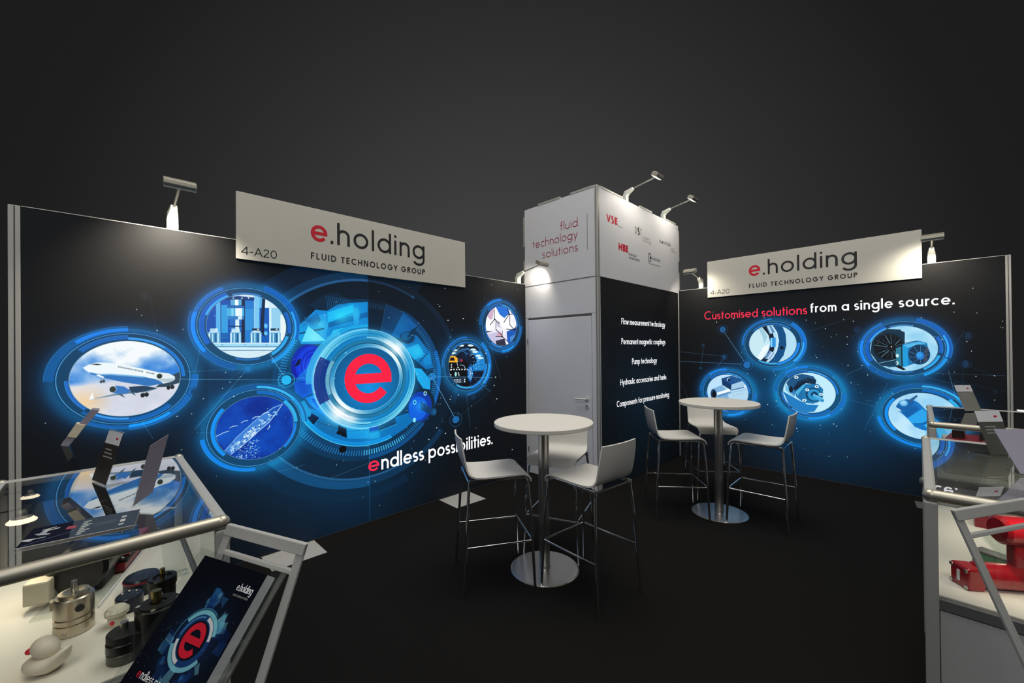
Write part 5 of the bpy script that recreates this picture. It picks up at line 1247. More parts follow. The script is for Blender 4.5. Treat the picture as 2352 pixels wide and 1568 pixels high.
ART_R = [
('C', 'r1'),
('P', [(0.943, 1.9), (1.127, 1.901), (1.182, 1.796), (1.193, 1.685), (1.172, 1.592), (1.089, 1.461), (0.937, 1.421)], 'c8eaf4', 1),
('P', [(1.061, 1.885), (1.11, 1.888), (1.166, 1.769), (1.132, 1.676), (1.109, 1.771)], '86bcd4', 0.6),
('P', [(1.039, 1.47), (1.116, 1.63), (1.189, 1.676), (1.172, 1.592), (1.089, 1.456)], 'eefafc', 1),
('P', [(1.216, 1.925), (1.333, 1.905), (1.371, 1.79), (1.378, 1.654), (1.345, 1.518), (1.285, 1.427), (1.162, 1.42), (1.239, 1.513), (1.288, 1.637), (1.293, 1.729), (1.262, 1.83)], '0a4e84', 1),
('L', [(1.22, 1.915), (1.272, 1.821), (1.291, 1.71), (1.269, 1.582), (1.223, 1.49), (1.158, 1.42)], 0.0128, 'd4eefa', 1),
('L', [(1.131, 1.91), (1.206, 1.796), (1.227, 1.684), (1.212, 1.592), (1.171, 1.499), (1.105, 1.433)], 0.0528, '0c1a2c', 1),
('P', [(1.155, 1.909), (1.212, 1.914), (1.253, 1.826), (1.194, 1.798)], '5c94c0', 1),
('P', [(1.167, 1.904), (1.188, 1.906), (1.223, 1.813), (1.205, 1.805)], 'c0e0f4', 1),
('P', [(1.198, 1.751), (1.26, 1.753), (1.259, 1.63), (1.198, 1.627)], '2c94e0', 1),
('P', [(1.206, 1.749), (1.22, 1.749), (1.219, 1.631), (1.205, 1.631)], '9cd8fa', 1),
('P', [(1.192, 1.583), (1.243, 1.553), (1.191, 1.467), (1.132, 1.476)], '6c98cc', 1),
('P', [(1.212, 1.569), (1.232, 1.557), (1.179, 1.471), (1.159, 1.473)], 'c8dcf4', 1),
('E', (1.326, 1.619), 0.02, 0.02, '06121c', 1),
('C', 'r2'),
('P', [(0.451, 1.021), (0.48, 1.038), (0.603, 1.096), (0.713, 1.053), (0.739, 0.976), (0.702, 0.865), (0.516, 0.849)], '7cb0dc', 1),
('P', [(0.594, 1.09), (0.696, 1.131), (0.934, 1.124), (0.948, 0.847), (0.701, 0.825), (0.667, 1.02)], 'b4daf2', 1),
('P', [(0.529, 0.981), (0.695, 1.047), (0.704, 1.013), (0.536, 0.946)], 'f0faff', 1),
('P', [(0.536, 0.946), (0.713, 1.008), (0.712, 0.984), (0.54, 0.916)], '5c90c0', 1),
('E', (0.484, 0.958), 0.04, 0.071, '1c3c60', 1),
('E', (0.493, 0.953), 0.0271, 0.048, '060e18', 1),
('P', [(0.593, 1.19), (0.729, 1.233), (0.879, 1.174), (0.723, 1.107)], '184e8c', 1),
('P', [(0.593, 1.19), (0.723, 1.107), (0.717, 1.031), (0.603, 1.096)], '0c3464', 1),
('P', [(0.723, 1.107), (0.883, 1.174), (0.917, 1.094), (0.717, 1.028)], 'a4cdea', 1),
('L', [(0.669, 1.159), (0.674, 1.194), (0.697, 1.2)], 0.009, 'e0f0fc', 1),
('P', [(0.678, 1.189), (0.705, 1.18), (0.705, 1.156), (0.68, 1.161)], '081828', 1),
('L', [(0.724, 1.216), (0.759, 1.149)], 0.0054, '30689c', 1),
('L', [(0.749, 1.205), (0.782, 1.153)], 0.0054, '30689c', 1),
('L', [(0.774, 1.194), (0.806, 1.157)], 0.0054, '30689c', 1),
('L', [(0.799, 1.184), (0.829, 1.161)], 0.0054, '30689c', 1),
('L', [(0.823, 1.173), (0.851, 1.165)], 0.0054, '30689c', 1),
('L', [(0.717, 1.028), (0.921, 1.09)], 0.0109, '2c5c94', 1),
('E', (0.901, 1.093), 0.021, 0.025, 'dceefa', 1),
('L', [(0.703, 0.993), (0.933, 1.057)], 0.0072, '88b8dc', 1),
('L', [(0.748, 0.952), (0.872, 1)], 0.0036, '7098c0', 1),
('L', [(0.739, 0.986), (0.738, 0.868)], 0.0027, '88a8c8', 1),
('C', 'r3'),
('P', [(1.332, 1.055), (1.489, 0.958), (1.591, 0.905), (1.704, 0.907), (1.661, 0.825), (1.553, 0.796), (1.406, 0.862)], '0c70bc', 0.9),
('P', [(1.356, 1.151), (1.386, 1.112), (1.46, 1.01), (1.449, 0.986), (1.363, 1.07)], '70bce4', 1),
('P', [(1.371, 1.166), (1.425, 1.245), (1.537, 1.288), (1.652, 1.263), (1.685, 1.212), (1.675, 1.16), (1.55, 1.18), (1.453, 1.063), (1.46, 1.01), (1.394, 1.104)], '1c5484', 1),
('P', [(1.446, 1.107), (1.492, 1.185), (1.594, 1.243), (1.679, 1.216), (1.675, 1.16), (1.55, 1.175), (1.468, 1.028)], '0c2c48', 1),
('P', [(1.461, 1.108), (1.55, 1.18), (1.594, 1.191), (1.491, 1.083)], '06182c', 1),
('P', [(1.386, 1.13), (1.461, 1.072), (1.46, 1.001), (1.401, 1.068)], '2c7cb8', 1),
('E', (1.42, 1.083), 0.021, 0.04, '081828', 1),
('P', [(1.461, 1.063), (1.55, 1.157), (1.7, 1.166), (1.751, 1.104), (1.733, 1.004), (1.655, 0.92), (1.555, 0.924), (1.475, 0.993)], '1870ac', 1),
('P', [(1.468, 1.055), (1.55, 1.149), (1.579, 1.155), (1.505, 1.04), (1.49, 1.003)], '4cb0dc', 1),
('E', (1.646, 1.041), 0.1042, 0.112, '1c78b0', 1),
('E', (1.653, 1.033), 0.0802, 0.087, '0e4470', 1),
('E', (1.66, 1.031), 0.0662, 0.071, '2c94cc', 1),
('E', (1.663, 1.033), 0.0351, 0.038, '0c3c64', 1),
('P', [(1.653, 1.046), (1.757, 0.984), (1.749, 0.952), (1.732, 0.949), (1.64, 1.006)], '3ca8e0', 1),
('L', [(1.656, 1.037), (1.752, 0.978)], 0.0064, 'b0e8fc', 1),
('E', (1.742, 0.966), 0.014, 0.017, '2c88c0', 1),
('E', (1.479, 1.24), 0.022, 0.018, 'e8faff', 1),
('E', (1.479, 1.24), 0.008, 0.007, '0c3c60', 1),
('E', (1.687, 1.135), 0.021, 0.018, 'e8faff', 1),
('E', (1.687, 1.135), 0.007, 0.007, '0c3c60', 1),
('E', (1.591, 1.089), 0.0211, 0.017, 'e8faff', 1),
('E', (1.591, 1.089), 0.0071, 0.0071, '0c3c60', 1),
('E', (1.56, 0.955), 0.0221, 0.017, 'e8faff', 1),
('E', (1.56, 0.955), 0.0081, 0.007, '0c3c60', 1),
('E', (1.73, 1.042), 0.0201, 0.017, 'e8faff', 1),
('E', (1.73, 1.042), 0.0071, 0.006, '0c3c60', 1),
('C', 'r4'),
('P', [(2.21, 1.781), (2.322, 1.823), (2.442, 1.808), (2.445, 1.794), (2.473, 1.779), (2.471, 1.659), (2.456, 1.403), (2.269, 1.402), (2.189, 1.553)], '0c3048', 1),
('E', (2.339, 1.619), 0.128, 0.153, '0a1c2a', 1),
('E', (2.339, 1.619), 0.116, 0.136, '050c14', 1),
('L', [(2.39, 1.606), (2.454, 1.599)], 0.003, '4c88a8', 1),
('L', [(2.386, 1.594), (2.438, 1.551)], 0.0036, '1c3c50', 1),
('L', [(2.379, 1.584), (2.408, 1.513)], 0.0036, '80b8d0', 1),
('L', [(2.369, 1.579), (2.368, 1.491)], 0.0036, '4c88a8', 1),
('L', [(2.358, 1.578), (2.323, 1.488)], 0.0036, '1c3c50', 1),
('L', [(2.348, 1.583), (2.28, 1.505)], 0.0042, '80b8d0', 1),
('L', [(2.341, 1.591), (2.247, 1.541)], 0.0036, '4c88a8', 1),
('L', [(2.336, 1.603), (2.227, 1.588)], 0.0036, '1c3c50', 1),
('L', [(2.336, 1.616), (2.226, 1.641)], 0.0036, '80b8d0', 1),
('L', [(2.34, 1.628), (2.242, 1.69)], 0.0036, '4c88a8', 1),
('L', [(2.347, 1.638), (2.274, 1.728)], 0.0036, '1c3c50', 1),
('L', [(2.357, 1.643), (2.315, 1.749)], 0.0036, '80b8d0', 1),
('L', [(2.367, 1.644), (2.36, 1.75)], 0.0036, '4c88a8', 1),
('L', [(2.377, 1.639), (2.402, 1.731)], 0.0036, '1c3c50', 1),
('L', [(2.385, 1.63), (2.434, 1.696)], 0.0036, '80b8d0', 1),
('L', [(2.389, 1.619), (2.452, 1.65)], 0.0036, '4c88a8', 1),
('E', (2.366, 1.611), 0.033, 0.043, '02060a', 1),
('E', (2.369, 1.611), 0.024, 0.03, '101820', 1),
('E', (2.364, 1.619), 0.005, 0.006, 'ffffff', 1),
('P', [(2.452, 1.647), (2.579, 1.682), (2.642, 1.656), (2.653, 1.584), (2.639, 1.466), (2.531, 1.428), (2.462, 1.395), (2.448, 1.512)], '1878b4', 1),
('P', [(2.458, 1.638), (2.579, 1.673), (2.635, 1.652), (2.493, 1.606)], '50b8ec', 1),
('P', [(2.452, 1.639), (2.493, 1.606), (2.497, 1.408), (2.456, 1.394)], '189cdc', 1),
('E', (2.581, 1.533), 0.083, 0.108, '0c4068', 1),
('E', (2.581, 1.533), 0.075, 0.096, '0c3050', 1),
('L', [(2.616, 1.521), (2.655, 1.533)], 0.0025, '58a8d8', 1),
('L', [(2.614, 1.509), (2.65, 1.501)], 0.003, '1c4870', 1),
('L', [(2.609, 1.498), (2.637, 1.473)], 0.003, '58a8d8', 1),
('L', [(2.602, 1.49), (2.617, 1.452)], 0.0025, '1c4870', 1),
('L', [(2.592, 1.485), (2.593, 1.441)], 0.003, '58a8d8', 1),
('L', [(2.583, 1.485), (2.567, 1.44)], 0.0025, '1c4870', 1),
('L', [(2.573, 1.489), (2.542, 1.451)], 0.003, '58a8d8', 1),
('L', [(2.566, 1.497), (2.522, 1.472)], 0.003, '1c4870', 1),
('L', [(2.561, 1.508), (2.509, 1.5)], 0.003, '58a8d8', 1),
('L', [(2.56, 1.521), (2.504, 1.533)], 0.0025, '1c4870', 1),
('L', [(2.561, 1.534), (2.509, 1.565)], 0.003, '58a8d8', 1),
('L', [(2.566, 1.545), (2.523, 1.594)], 0.003, '1c4870', 1),
('L', [(2.574, 1.553), (2.544, 1.615)], 0.003, '58a8d8', 1),
('L', [(2.583, 1.557), (2.568, 1.626)], 0.003, '1c4870', 1),
('L', [(2.593, 1.557), (2.595, 1.626)], 0.003, '58a8d8', 1),
('L', [(2.602, 1.553), (2.619, 1.614)], 0.003, '1c4870', 1),
('L', [(2.61, 1.545), (2.639, 1.593)], 0.0025, '58a8d8', 1),
('L', [(2.614, 1.534), (2.651, 1.565)], 0.003, '1c4870', 1),
('P', [(2.635, 1.624), (2.656, 1.588), (2.639, 1.513), (2.647, 1.47), (2.611, 1.442)], '484c60', 0.8),
('E', (2.589, 1.521), 0.031, 0.043, '1c7cd4', 1),
('E', (2.583, 1.529), 0.022, 0.029, '3098e8', 1),
('P', [(2.399, 1.602), (2.455, 1.63), (2.453, 1.398), (2.403, 1.401)], '2c7c98', 1),
('L', [(2.446, 1.626), (2.447, 1.406)], 0.0084, '0a2030', 1),
('L', [(2.399, 1.635), (2.464, 1.659), (2.568, 1.681)], 0.0048, '082838', 1),
('L', [(2.263, 1.436), (2.397, 1.475)], 0.0054, '88c8e0', 1),
('E', (2.406, 1.44), 0.014, 0.02, 'e0f8f8', 1),
('E', (2.406, 1.44), 0.006, 0.008, '20606c', 1),
('E', (2.411, 1.52), 0.013, 0.018, 'd0f4f4', 1),
('P', [(2.391, 1.401), (2.429, 1.414), (2.478, 1.368), (2.455, 1.361)], '060c14', 1),
('P', [(2.269, 1.428), (2.403, 1.455), (2.403, 1.397), (2.342, 1.388)], '10405c', 0.8),
('C', 'r5'),
('P', [(2.57, 0.844), (2.698, 0.948), (2.778, 0.819), (2.908, 0.71), (2.882, 0.658), (2.639, 0.621)], '30a0e4', 0.3),
('P', [(2.394, 0.955), (2.425, 1.02), (2.477, 1.042), (2.532, 1.039), (2.572, 1.012), (2.666, 0.885), (2.686, 0.768), (2.661, 0.72), (2.597, 0.721), (2.54, 0.749), (2.483, 0.834), (2.424, 0.9)], '1474c4', 1),
('P', [(2.394, 0.955), (2.425, 1.02), (2.477, 1.042), (2.514, 1.041), (2.543, 1.015), (2.513, 0.951), (2.446, 0.903), (2.416, 0.9)], '1060a8', 1),
('P', [(2.394, 0.949), (2.42, 0.931), (2.442, 0.907), (2.416, 0.905)], 'c0e4f8', 1),
('E', (2.455, 0.999), 0.0341, 0.036, '5cb0e4', 1),
('E', (2.455, 1.003), 0.0221, 0.022, '9cd4f4', 1),
('P', [(2.485, 1.025), (2.558, 1.095), (2.567, 1.08), (2.514, 1.012)], '2c5c90', 1),
('P', [(2.446, 0.897), (2.543, 0.984), (2.578, 0.947), (2.483, 0.834)], '0c62ac', 1),
('L', [(2.457, 0.883), (2.468, 0.864)], 0.0032, '0a4c88', 1),
('L', [(2.468, 0.893), (2.479, 0.873)], 0.0032, '0a4c88', 1),
('L', [(2.48, 0.902), (2.49, 0.882)], 0.0028, '0a4c88', 1),
('L', [(2.491, 0.911), (2.502, 0.892)], 0.0028, '0a4c88', 1),
('L', [(2.502, 0.921), (2.513, 0.901)], 0.0028, '0a4c88', 1),
('L', [(2.513, 0.93), (2.524, 0.911)], 0.0028, '0a4c88', 1),
('L', [(2.524, 0.939), (2.535, 0.92)], 0.0028, '0a4c88', 1),
('L', [(2.535, 0.949), (2.546, 0.929)], 0.0028, '0a4c88', 1),
('L', [(2.546, 0.958), (2.557, 0.938)], 0.0028, '0a4c88', 1),
('P', [(2.483, 0.834), (2.6, 0.949), (2.666, 0.885), (2.669, 0.856), (2.54, 0.749)], '28a4ec', 1),
('P', [(2.522, 0.783), (2.605, 0.798), (2.666, 0.855), (2.686, 0.768), (2.661, 0.72), (2.597, 0.721), (2.54, 0.749)], '0c74c4', 1),
('L', [(2.526, 0.778), (2.612, 0.789), (2.669, 0.856)], 0.0042, '063c70', 1),
('P', [(2.612, 0.773), (2.683, 0.857), (2.751, 0.776), (2.803, 0.646), (2.639, 0.621), (2.654, 0.714)], '40b8f4', 1),
('P', [(2.64, 0.722), (2.696, 0.749), (2.729, 0.635), (2.653, 0.623)], '1c80cc', 1),
('C', None),
('L', [(0.64, 1.842), (0.884, 1.439)], 0.0056, '78b8e8', 0.7),
('L', [(-0.007, 1.426), (0.846, 1.396)], 0.0066, '78b8e8', 0.5),
('L', [(-0.005, 1.572), (0.601, 1.509)], 0.0066, '78b8e8', 0.3),
('L', [(0.347, 1.622), (0.313, 1.367)], 0.0061, '78b8e8', 0.3),
('L', [(0.624, 1.466), (0.541, 1.359)], 0.0057, '78b8e8', 0.4),
('L', [(2.795, 1.366), (2.844, 1.081)], 0.0031, '78b8e8', 0.6),
('L', [(1.967, 1.289), (2.113, 1.38)], 0.004, '78b8e8', 0.4),
('L', [(1.624, 1.828), (2.041, 1.964)], 0.0044, '78b8e8', 0.25),
('L', [(2.019, 1.71), (2.117, 1.834)], 0.0039, '78b8e8', 0.2),
('L', [(2.333, 1.216), (2.124, 0.652)], 0.0035, '78b8e8', 0.3),
('L', [(2.012, 0.994), (2.221, 0.937)], 0.0039, '78b8e8', 0.35),
('L', [(2.689, 1.335), (3.173, 1.327)], 0.0031, '78b8e8', 0.35),
('L', [(2.63, 1.287), (2.903, 1.21)], 0.0033, '78b8e8', 0.3),
('L', [(2.908, 1.778), (2.832, 1.601)], 0.003, '78b8e8', 0.25),
('L', [(2.92, 1.423), (3.118, 1.316)], 0.0029, '78b8e8', 0.25),
('L', [(2.899, 1.4), (2.887, 1.156)], 0.0029, '78b8e8', 0.2),
('L', [(1.242, 0.846), (1.315, 0.881)], 0.0048, '78b8e8', 0.4),
('L', [(0.022, 1.095), (0.242, 0.591)], 0.0066, '78b8e8', 0.2),
('L', [(0.198, 2.273), (0.26, 2.191)], 0.0063, '78b8e8', 0.1),
('L', [(2.828, 1.264), (3.225, 1.157)], 0.003, '78b8e8', 0.15),
('E', (0.617, 1.886), 0.04, 0.044, '1a5c98', 0.9),
('O', (0.617, 1.886), 0.068, 0.006, '1a5c98', 0.63),
('E', (0.919, 1.389), 0.042, 0.048, '1c6cb4', 0.95),
('O', (0.919, 1.389), 0.071, 0.006, '1c6cb4', 0.665),
('E', (0.633, 1.497), 0.025, 0.028, '164c7c', 0.9),
('O', (0.633, 1.497), 0.043, 0.006, '164c7c', 0.63),
('E', (0.347, 1.667), 0.025, 0.025, '123850', 0.8),
('E', (0.306, 1.328), 0.025, 0.026, '103450', 0.8),
('E', (2.594, 1.267), 0.023, 0.033, '164c80', 0.9),
('O', (2.594, 1.267), 0.039, 0.006, '164c80', 0.63),
('E', (2.914, 1.436), 0.023, 0.035, '12385c', 0.8),
('O', (2.914, 1.436), 0.04, 0.006, '12385c', 0.56),
('E', (2.934, 1.724), 0.024, 0.036, '0e2c48', 0.8),
('O', (2.934, 1.724), 0.04, 0.006, '0e2c48', 0.56),
('E', (2.071, 1.826), 0.0271, 0.036, '123458', 0.6),
('E', (3.106, 1.166), 0.016, 0.026, '0a1e30', 0.7),
('E', (2.323, 1.367), 0.002, 0.002, 'c8f0ff', 0.6079),
('E', (2.177, 0.63), 0.002, 0.002, 'c8f0ff', 0.9271),
('E', (1.594, 0.725), 0.002, 0.003, 'c8f0ff', 0.8047),
('E', (2.15, 1.001), 0.003, 0.004, 'c8f0ff', 0.674),
('E', (1.77, 2.013), 0.0022, 0.003, 'c8f0ff', 0.5361),
('E', (2.742, 0.564), 0.0032, 0.003, 'c8f0ff', 0.7312),
('E', (1.207, 0.605), 0.006, 0.006, 'c8f0ff', 0.4534),
('E', (0.87, 0.172), 0.0032, 0.002, 'c8f0ff', 0.4132),
('E', (1.459, 1.787), 0.002, 0.002, 'c8f0ff', 0.4571),
('E', (1.485, 0.553), 0.0061, 0.006, 'c8f0ff', 0.4965),
('E', (2.545, 1.998), 0.002, 0.002, 'c8f0ff', 0.4239),
('E', (1.155, 1.662), 0.0032, 0.003, 'c8f0ff', 0.6851),
('E', (0.755, 0.979), 0.002, 0.003, 'c8f0ff', 0.7699),
('E', (1.43, 1.495), 0.002, 0.002, 'c8f0ff', 0.7455),
('E', (2.25, 1.658), 0.002, 0.003, 'c8f0ff', 0.9287),
('E', (0.999, 2.11), 0.003, 0.002, 'c8f0ff', 0.5976),
('E', (1.421, 1.745), 0.002, 0.003, 'c8f0ff', 0.8049),
('E', (2.324, 1.115), 0.002, 0.002, 'c8f0ff', 0.7192),
('E', (1.589, 1.961), 0.005, 0.005, 'c8f0ff', 0.6268),
('E', (1.589, 1.954), 0.003, 0.003, 'c8f0ff', 0.599),
('E', (1.798, 0.294), 0.0051, 0.005, 'c8f0ff', 0.603),
('E', (1.936, 1.423), 0.003, 0.003, 'c8f0ff', 0.7231),
('E', (2.367, 1.096), 0.004, 0.005, 'c8f0ff', 0.8544),
('E', (0.78, 0.714), 0.003, 0.003, 'c8f0ff', 0.8433),
('E', (1.941, 1.571), 0.002, 0.003, 'c8f0ff', 0.4884),
('E', (2.571, 1.164), 0.002, 0.003, 'c8f0ff', 0.6666),
('E', (2.538, 1.415), 0.001, 0.0022, 'c8f0ff', 0.6322),
('E', (1.244, 1.47), 0.003, 0.003, 'c8f0ff', 0.9514),
('E', (2.629, 1.68), 0.002, 0.003, 'c8f0ff', 0.7351),
('E', (1.746, 2.086), 0.003, 0.003, 'c8f0ff', 0.408),
('E', (1.361, 1.278), 0.003, 0.003, 'c8f0ff', 0.9767),
('E', (2.91, 0.713), 0.002, 0.002, 'c8f0ff', 0.4772),
('E', (1.235, 0.588), 0.003, 0.003, 'c8f0ff', 0.7586),
('E', (2.983, 1.314), 0.004, 0.005, 'c8f0ff', 0.9767),
('E', (1.799, 0.572), 0.003, 0.003, 'c8f0ff', 0.6681),
('E', (1.948, 1.949), 0.002, 0.002, 'c8f0ff', 0.4034),
('E', (2.534, 1.853), 0.0041, 0.005, 'c8f0ff', 0.4411),
('E', (1.557, 1.674), 0.002, 0.002, 'c8f0ff', 0.9658),
('E', (1.75, 2.135), 0.002, 0.002, 'c8f0ff', 0.7334),
('E', (1.7, 1.648), 0.002, 0.002, 'c8f0ff', 0.6932),
('E', (2.649, 1.189), 0.001, 0.002, 'c8f0ff', 0.7183),
('E', (2.766, 1.734), 0.003, 0.003, 'c8f0ff', 0.6767),
('E', (2.265, 1.036), 0.004, 0.004, 'c8f0ff', 0.8461),
('E', (1.132, 2.022), 0.005, 0.004, 'c8f0ff', 0.9338),
('E', (2.236, 0.804), 0.001, 0.0022, 'c8f0ff', 0.775),
('E', (2.532, 0.547), 0.002, 0.002, 'c8f0ff', 0.6148),
('E', (1.09, 0.392), 0.003, 0.004, 'c8f0ff', 0.4973),
('E', (1.641, 1.099), 0.003, 0.002, 'c8f0ff', 0.6437),
('E', (3.13, 1.92), 0.0014, 0.002, 'c8f0ff', 0.5581),
('E', (1.249, 0.485), 0.002, 0.0032, 'c8f0ff', 0.5272),
('E', (2.288, 1.758), 0.002, 0.003, 'c8f0ff', 0.6114),
('E', (2.227, 0.884), 0.002, 0.002, 'c8f0ff', 0.4466),
('E', (2.077, 1.566), 0.004, 0.0041, 'c8f0ff', 0.9434),
('E', (2.301, 1.568), 0.004, 0.004, 'c8f0ff', 0.7011),
('E', (2.74, 0.879), 0.002, 0.002, 'c8f0ff', 0.8423),
('E', (2.102, 1.091), 0.002, 0.003, 'c8f0ff', 0.6015),
('E', (2.694, 1.153), 0.002, 0.002, 'c8f0ff', 0.8386),
('E', (3.017, 1.202), 0.002, 0.003, 'c8f0ff', 0.522),
('E', (3.101, 0.86), 0.0022, 0.002, 'c8f0ff', 0.618),
('E', (2.358, 1.152), 0.0022, 0.002, 'c8f0ff', 0.8453),
('E', (2.205, 1.259), 0.002, 0.002, 'c8f0ff', 0.942),
('E', (2.699, 1.724), 0.004, 0.004, 'c8f0ff', 0.8752),
('E', (2.27, 1.405), 0.002, 0.002, 'c8f0ff', 0.5593),
('E', (0.926, 1.272), 0.004, 0.004, 'c8f0ff', 0.9977),
('E', (2.172, 1.321), 0.0022, 0.002, 'c8f0ff', 0.498),
('E', (1.402, 1.46), 0.003, 0.003, 'c8f0ff', 0.5732),
('E', (1.586, 1.217), 0.004, 0.004, 'c8f0ff', 0.7491),
('E', (2.103, 1.092), 0.0022, 0.002, 'c8f0ff', 0.5378),
('E', (1.967, 1.267), 0.003, 0.002, 'c8f0ff', 0.5657),
('E', (1.333, 1.029), 0.003, 0.003, 'c8f0ff', 0.8565),
('E', (2.757, 1.32), 0.002, 0.002, 'c8f0ff', 0.7971),
('E', (2.469, 1.468), 0.002, 0.002, 'c8f0ff', 0.5974),
('E', (1.244, 0.843), 0.002, 0.0022, 'c8f0ff', 0.4326),
('E', (3.146, 1.804), 0.003, 0.004, 'c8f0ff', 0.7228),
('E', (2.378, 2.053), 0.002, 0.002, 'c8f0ff', 0.6311),
('E', (2.431, 1.855), 0.002, 0.002, 'c8f0ff', 0.4459),
('E', (2.237, 0.984), 0.003, 0.003, 'c8f0ff', 0.6496),
('E', (2.364, 1.391), 0.002, 0.002, 'c8f0ff', 0.9739),
('E', (2.674, 1.281), 0.002, 0.003, 'c8f0ff', 0.5016),
('E', (1.68, 1.52), 0.003, 0.004, 'c8f0ff', 0.9995),
('E', (1.831, 1.201), 0.002, 0.002, 'c8f0ff', 0.9095),
('E', (2.24, 0.983), 0.002, 0.002, 'c8f0ff', 0.8933),
('E', (2.023, 1.278), 0.0022, 0.002, 'c8f0ff', 0.894),
('E', (1.57, 1.331), 0.003, 0.003, 'c8f0ff', 0.8914),
('E', (2.339, 0.759), 0.0022, 0.002, 'c8f0ff', 0.5824),
('E', (2.107, 1.863), 0.002, 0.002, 'c8f0ff', 0.4326),
('E', (1.795, 1.522), 0.003, 0.003, 'c8f0ff', 0.6672),
('E', (2.135, 1.471), 0.003, 0.003, 'c8f0ff', 0.4764),
('E', (1.449, 1.377), 0.0022, 0.002, 'c8f0ff', 0.7556),
('E', (1.458, 0.978), 0.0032, 0.003, 'c8f0ff', 0.7306),
('E', (0.894, 0.64), 0.0032, 0.003, 'c8f0ff', 0.8158),
('E', (1.923, 0.881), 0.005, 0.006, 'c8f0ff', 0.4712),
('E', (2.06, 1.68), 0.002, 0.002, 'c8f0ff', 0.4313),
('E', (2.334, 1.555), 0.003, 0.003, 'c8f0ff', 0.4142),
('E', (2.039, 1.121), 0.003, 0.003, 'c8f0ff', 0.8562),
('E', (1.627, 1.499), 0.003, 0.003, 'c8f0ff', 0.8582),
('E', (2.3, 1.687), 0.003, 0.002, 'c8f0ff', 0.7157),
('E', (1.683, 1.923), 0.004, 0.004, 'c8f0ff', 0.88),
('E', (2.417, 1.513), 0.002, 0.002, 'c8f0ff', 0.8856),
('E', (2.716, 2.038), 0.002, 0.003, 'c8f0ff', 0.4199),
('E', (2.513, 1.294), 0.003, 0.003, 'c8f0ff', 0.6341),
('E', (1.119, 0.767), 0.0041, 0.0051, 'c8f0ff', 0.4163),
('E', (2.26, 1.078), 0.002, 0.002, 'c8f0ff', 0.8899),
('E', (3.139, 1.554), 0.001, 0.001, 'c8f0ff', 0.6342),
('E', (1.967, 0.901), 0.002, 0.002, 'c8f0ff', 0.4033),
('E', (1.562, 1.211), 0.002, 0.002, 'c8f0ff', 0.8544),
('E', (2.349, 2.026), 0.001, 0.002, 'c8f0ff', 0.8853),
('E', (2.836, 1.352), 0.003, 0.004, 'c8f0ff', 0.9231),
('E', (2.441, 1.225), 0.002, 0.002, 'c8f0ff', 0.829),
('E', (2.794, 1.457), 0.003, 0.003, 'c8f0ff', 0.9653),
('E', (2.21, 1.228), 0.001, 0.002, 'c8f0ff', 0.9788),
('E', (2.305, 1.746), 0.002, 0.002, 'c8f0ff', 0.5281),
('E', (1.587, 1.972), 0.004, 0.005, 'c8f0ff', 0.4442),
('E', (2.614, 1.591), 0.002, 0.002, 'c8f0ff', 0.9703),
('E', (1.518, 1.5), 0.002, 0.002, 'c8f0ff', 0.693),
('E', (2.092, 2.158), 0.002, 0.003, 'c8f0ff', 0.9807),
('E', (1.717, 0.661), 0.005, 0.006, 'c8f0ff', 0.7627),
('E', (2.981, 1.6), 0.002, 0.002, 'c8f0ff', 0.4219),
('E', (2.075, 1.182), 0.0032, 0.003, 'c8f0ff', 0.7618),
('E', (2.146, 1.625), 0.003, 0.004, 'c8f0ff', 0.5966),
('E', (1.931, 0.988), 0.002, 0.003, 'c8f0ff', 0.8691),
('E', (2.264, 1.704), 0.002, 0.003, 'c8f0ff', 0.7133),
('E', (1.716, 0.618), 0.002, 0.003, 'c8f0ff', 0.9582),
('E', (2.374, 1.302), 0.002, 0.002, 'c8f0ff', 0.8753),
('E', (2.762, 1.244), 0.002, 0.002, 'c8f0ff', 0.881),
('E', (2.542, 0.512), 0.004, 0.005, 'c8f0ff', 0.5999),
('E', (0.559, 1.298), 0.0032, 0.002, 'c8f0ff', 0.6902),
('E', (1.954, 1.952), 0.004, 0.005, 'c8f0ff', 0.9081),
('E', (1.548, 0.349), 0.0032, 0.002, 'c8f0ff', 0.8332),
('E', (2.682, 1.415), 0.002, 0.002, 'c8f0ff', 0.6412),
('E', (2.204, 0.836), 0.002, 0.002, 'c8f0ff', 0.9717),
('E', (2.558, 1.053), 0.002, 0.002, 'c8f0ff', 0.4338),
('E', (2.591, 0.905), 0.002, 0.002, 'c8f0ff', 0.5144),
('E', (2.752, 1.693), 0.0041, 0.005, 'c8f0ff', 0.916),
('E', (2.731, 1.359), 0.001, 0.002, 'c8f0ff', 0.9053),
('E', (1.085, 1.182), 0.0032, 0.002, 'c8f0ff', 0.541),
('E', (1.318, 1.922), 0.003, 0.003, 'c8f0ff', 0.4326),
('E', (0.857, 0.338), 0.0032, 0.002, 'c8f0ff', 0.7271),
('E', (2.485, 1.321), 0.0022, 0.002, 'c8f0ff', 0.8783),
('E', (2.411, 1.67), 0.003, 0.0041, 'c8f0ff', 0.4159),
('E', (1.022, 2.033), 0.003, 0.003, 'c8f0ff', 0.9653),
('E', (1.885, 1.772), 0.005, 0.005, 'c8f0ff', 0.721),
('E', (0.944, 0.735), 0.003, 0.002, 'c8f0ff', 0.525),
('E', (1.97, 0.316), 0.0041, 0.005, 'c8f0ff', 0.7341),
('E', (1.129, 1.202), 0.006, 0.006, 'c8f0ff', 0.7774),
('E', (1.731, 1.162), 0.002, 0.002, 'c8f0ff', 0.6372),
('E', (1.834, 1.744), 0.004, 0.005, 'c8f0ff', 0.9196),
('E', (1.253, 1.262), 0.004, 0.004, 'c8f0ff', 0.9696),
('E', (2.347, 1.013), 0.004, 0.005, 'c8f0ff', 0.4401),
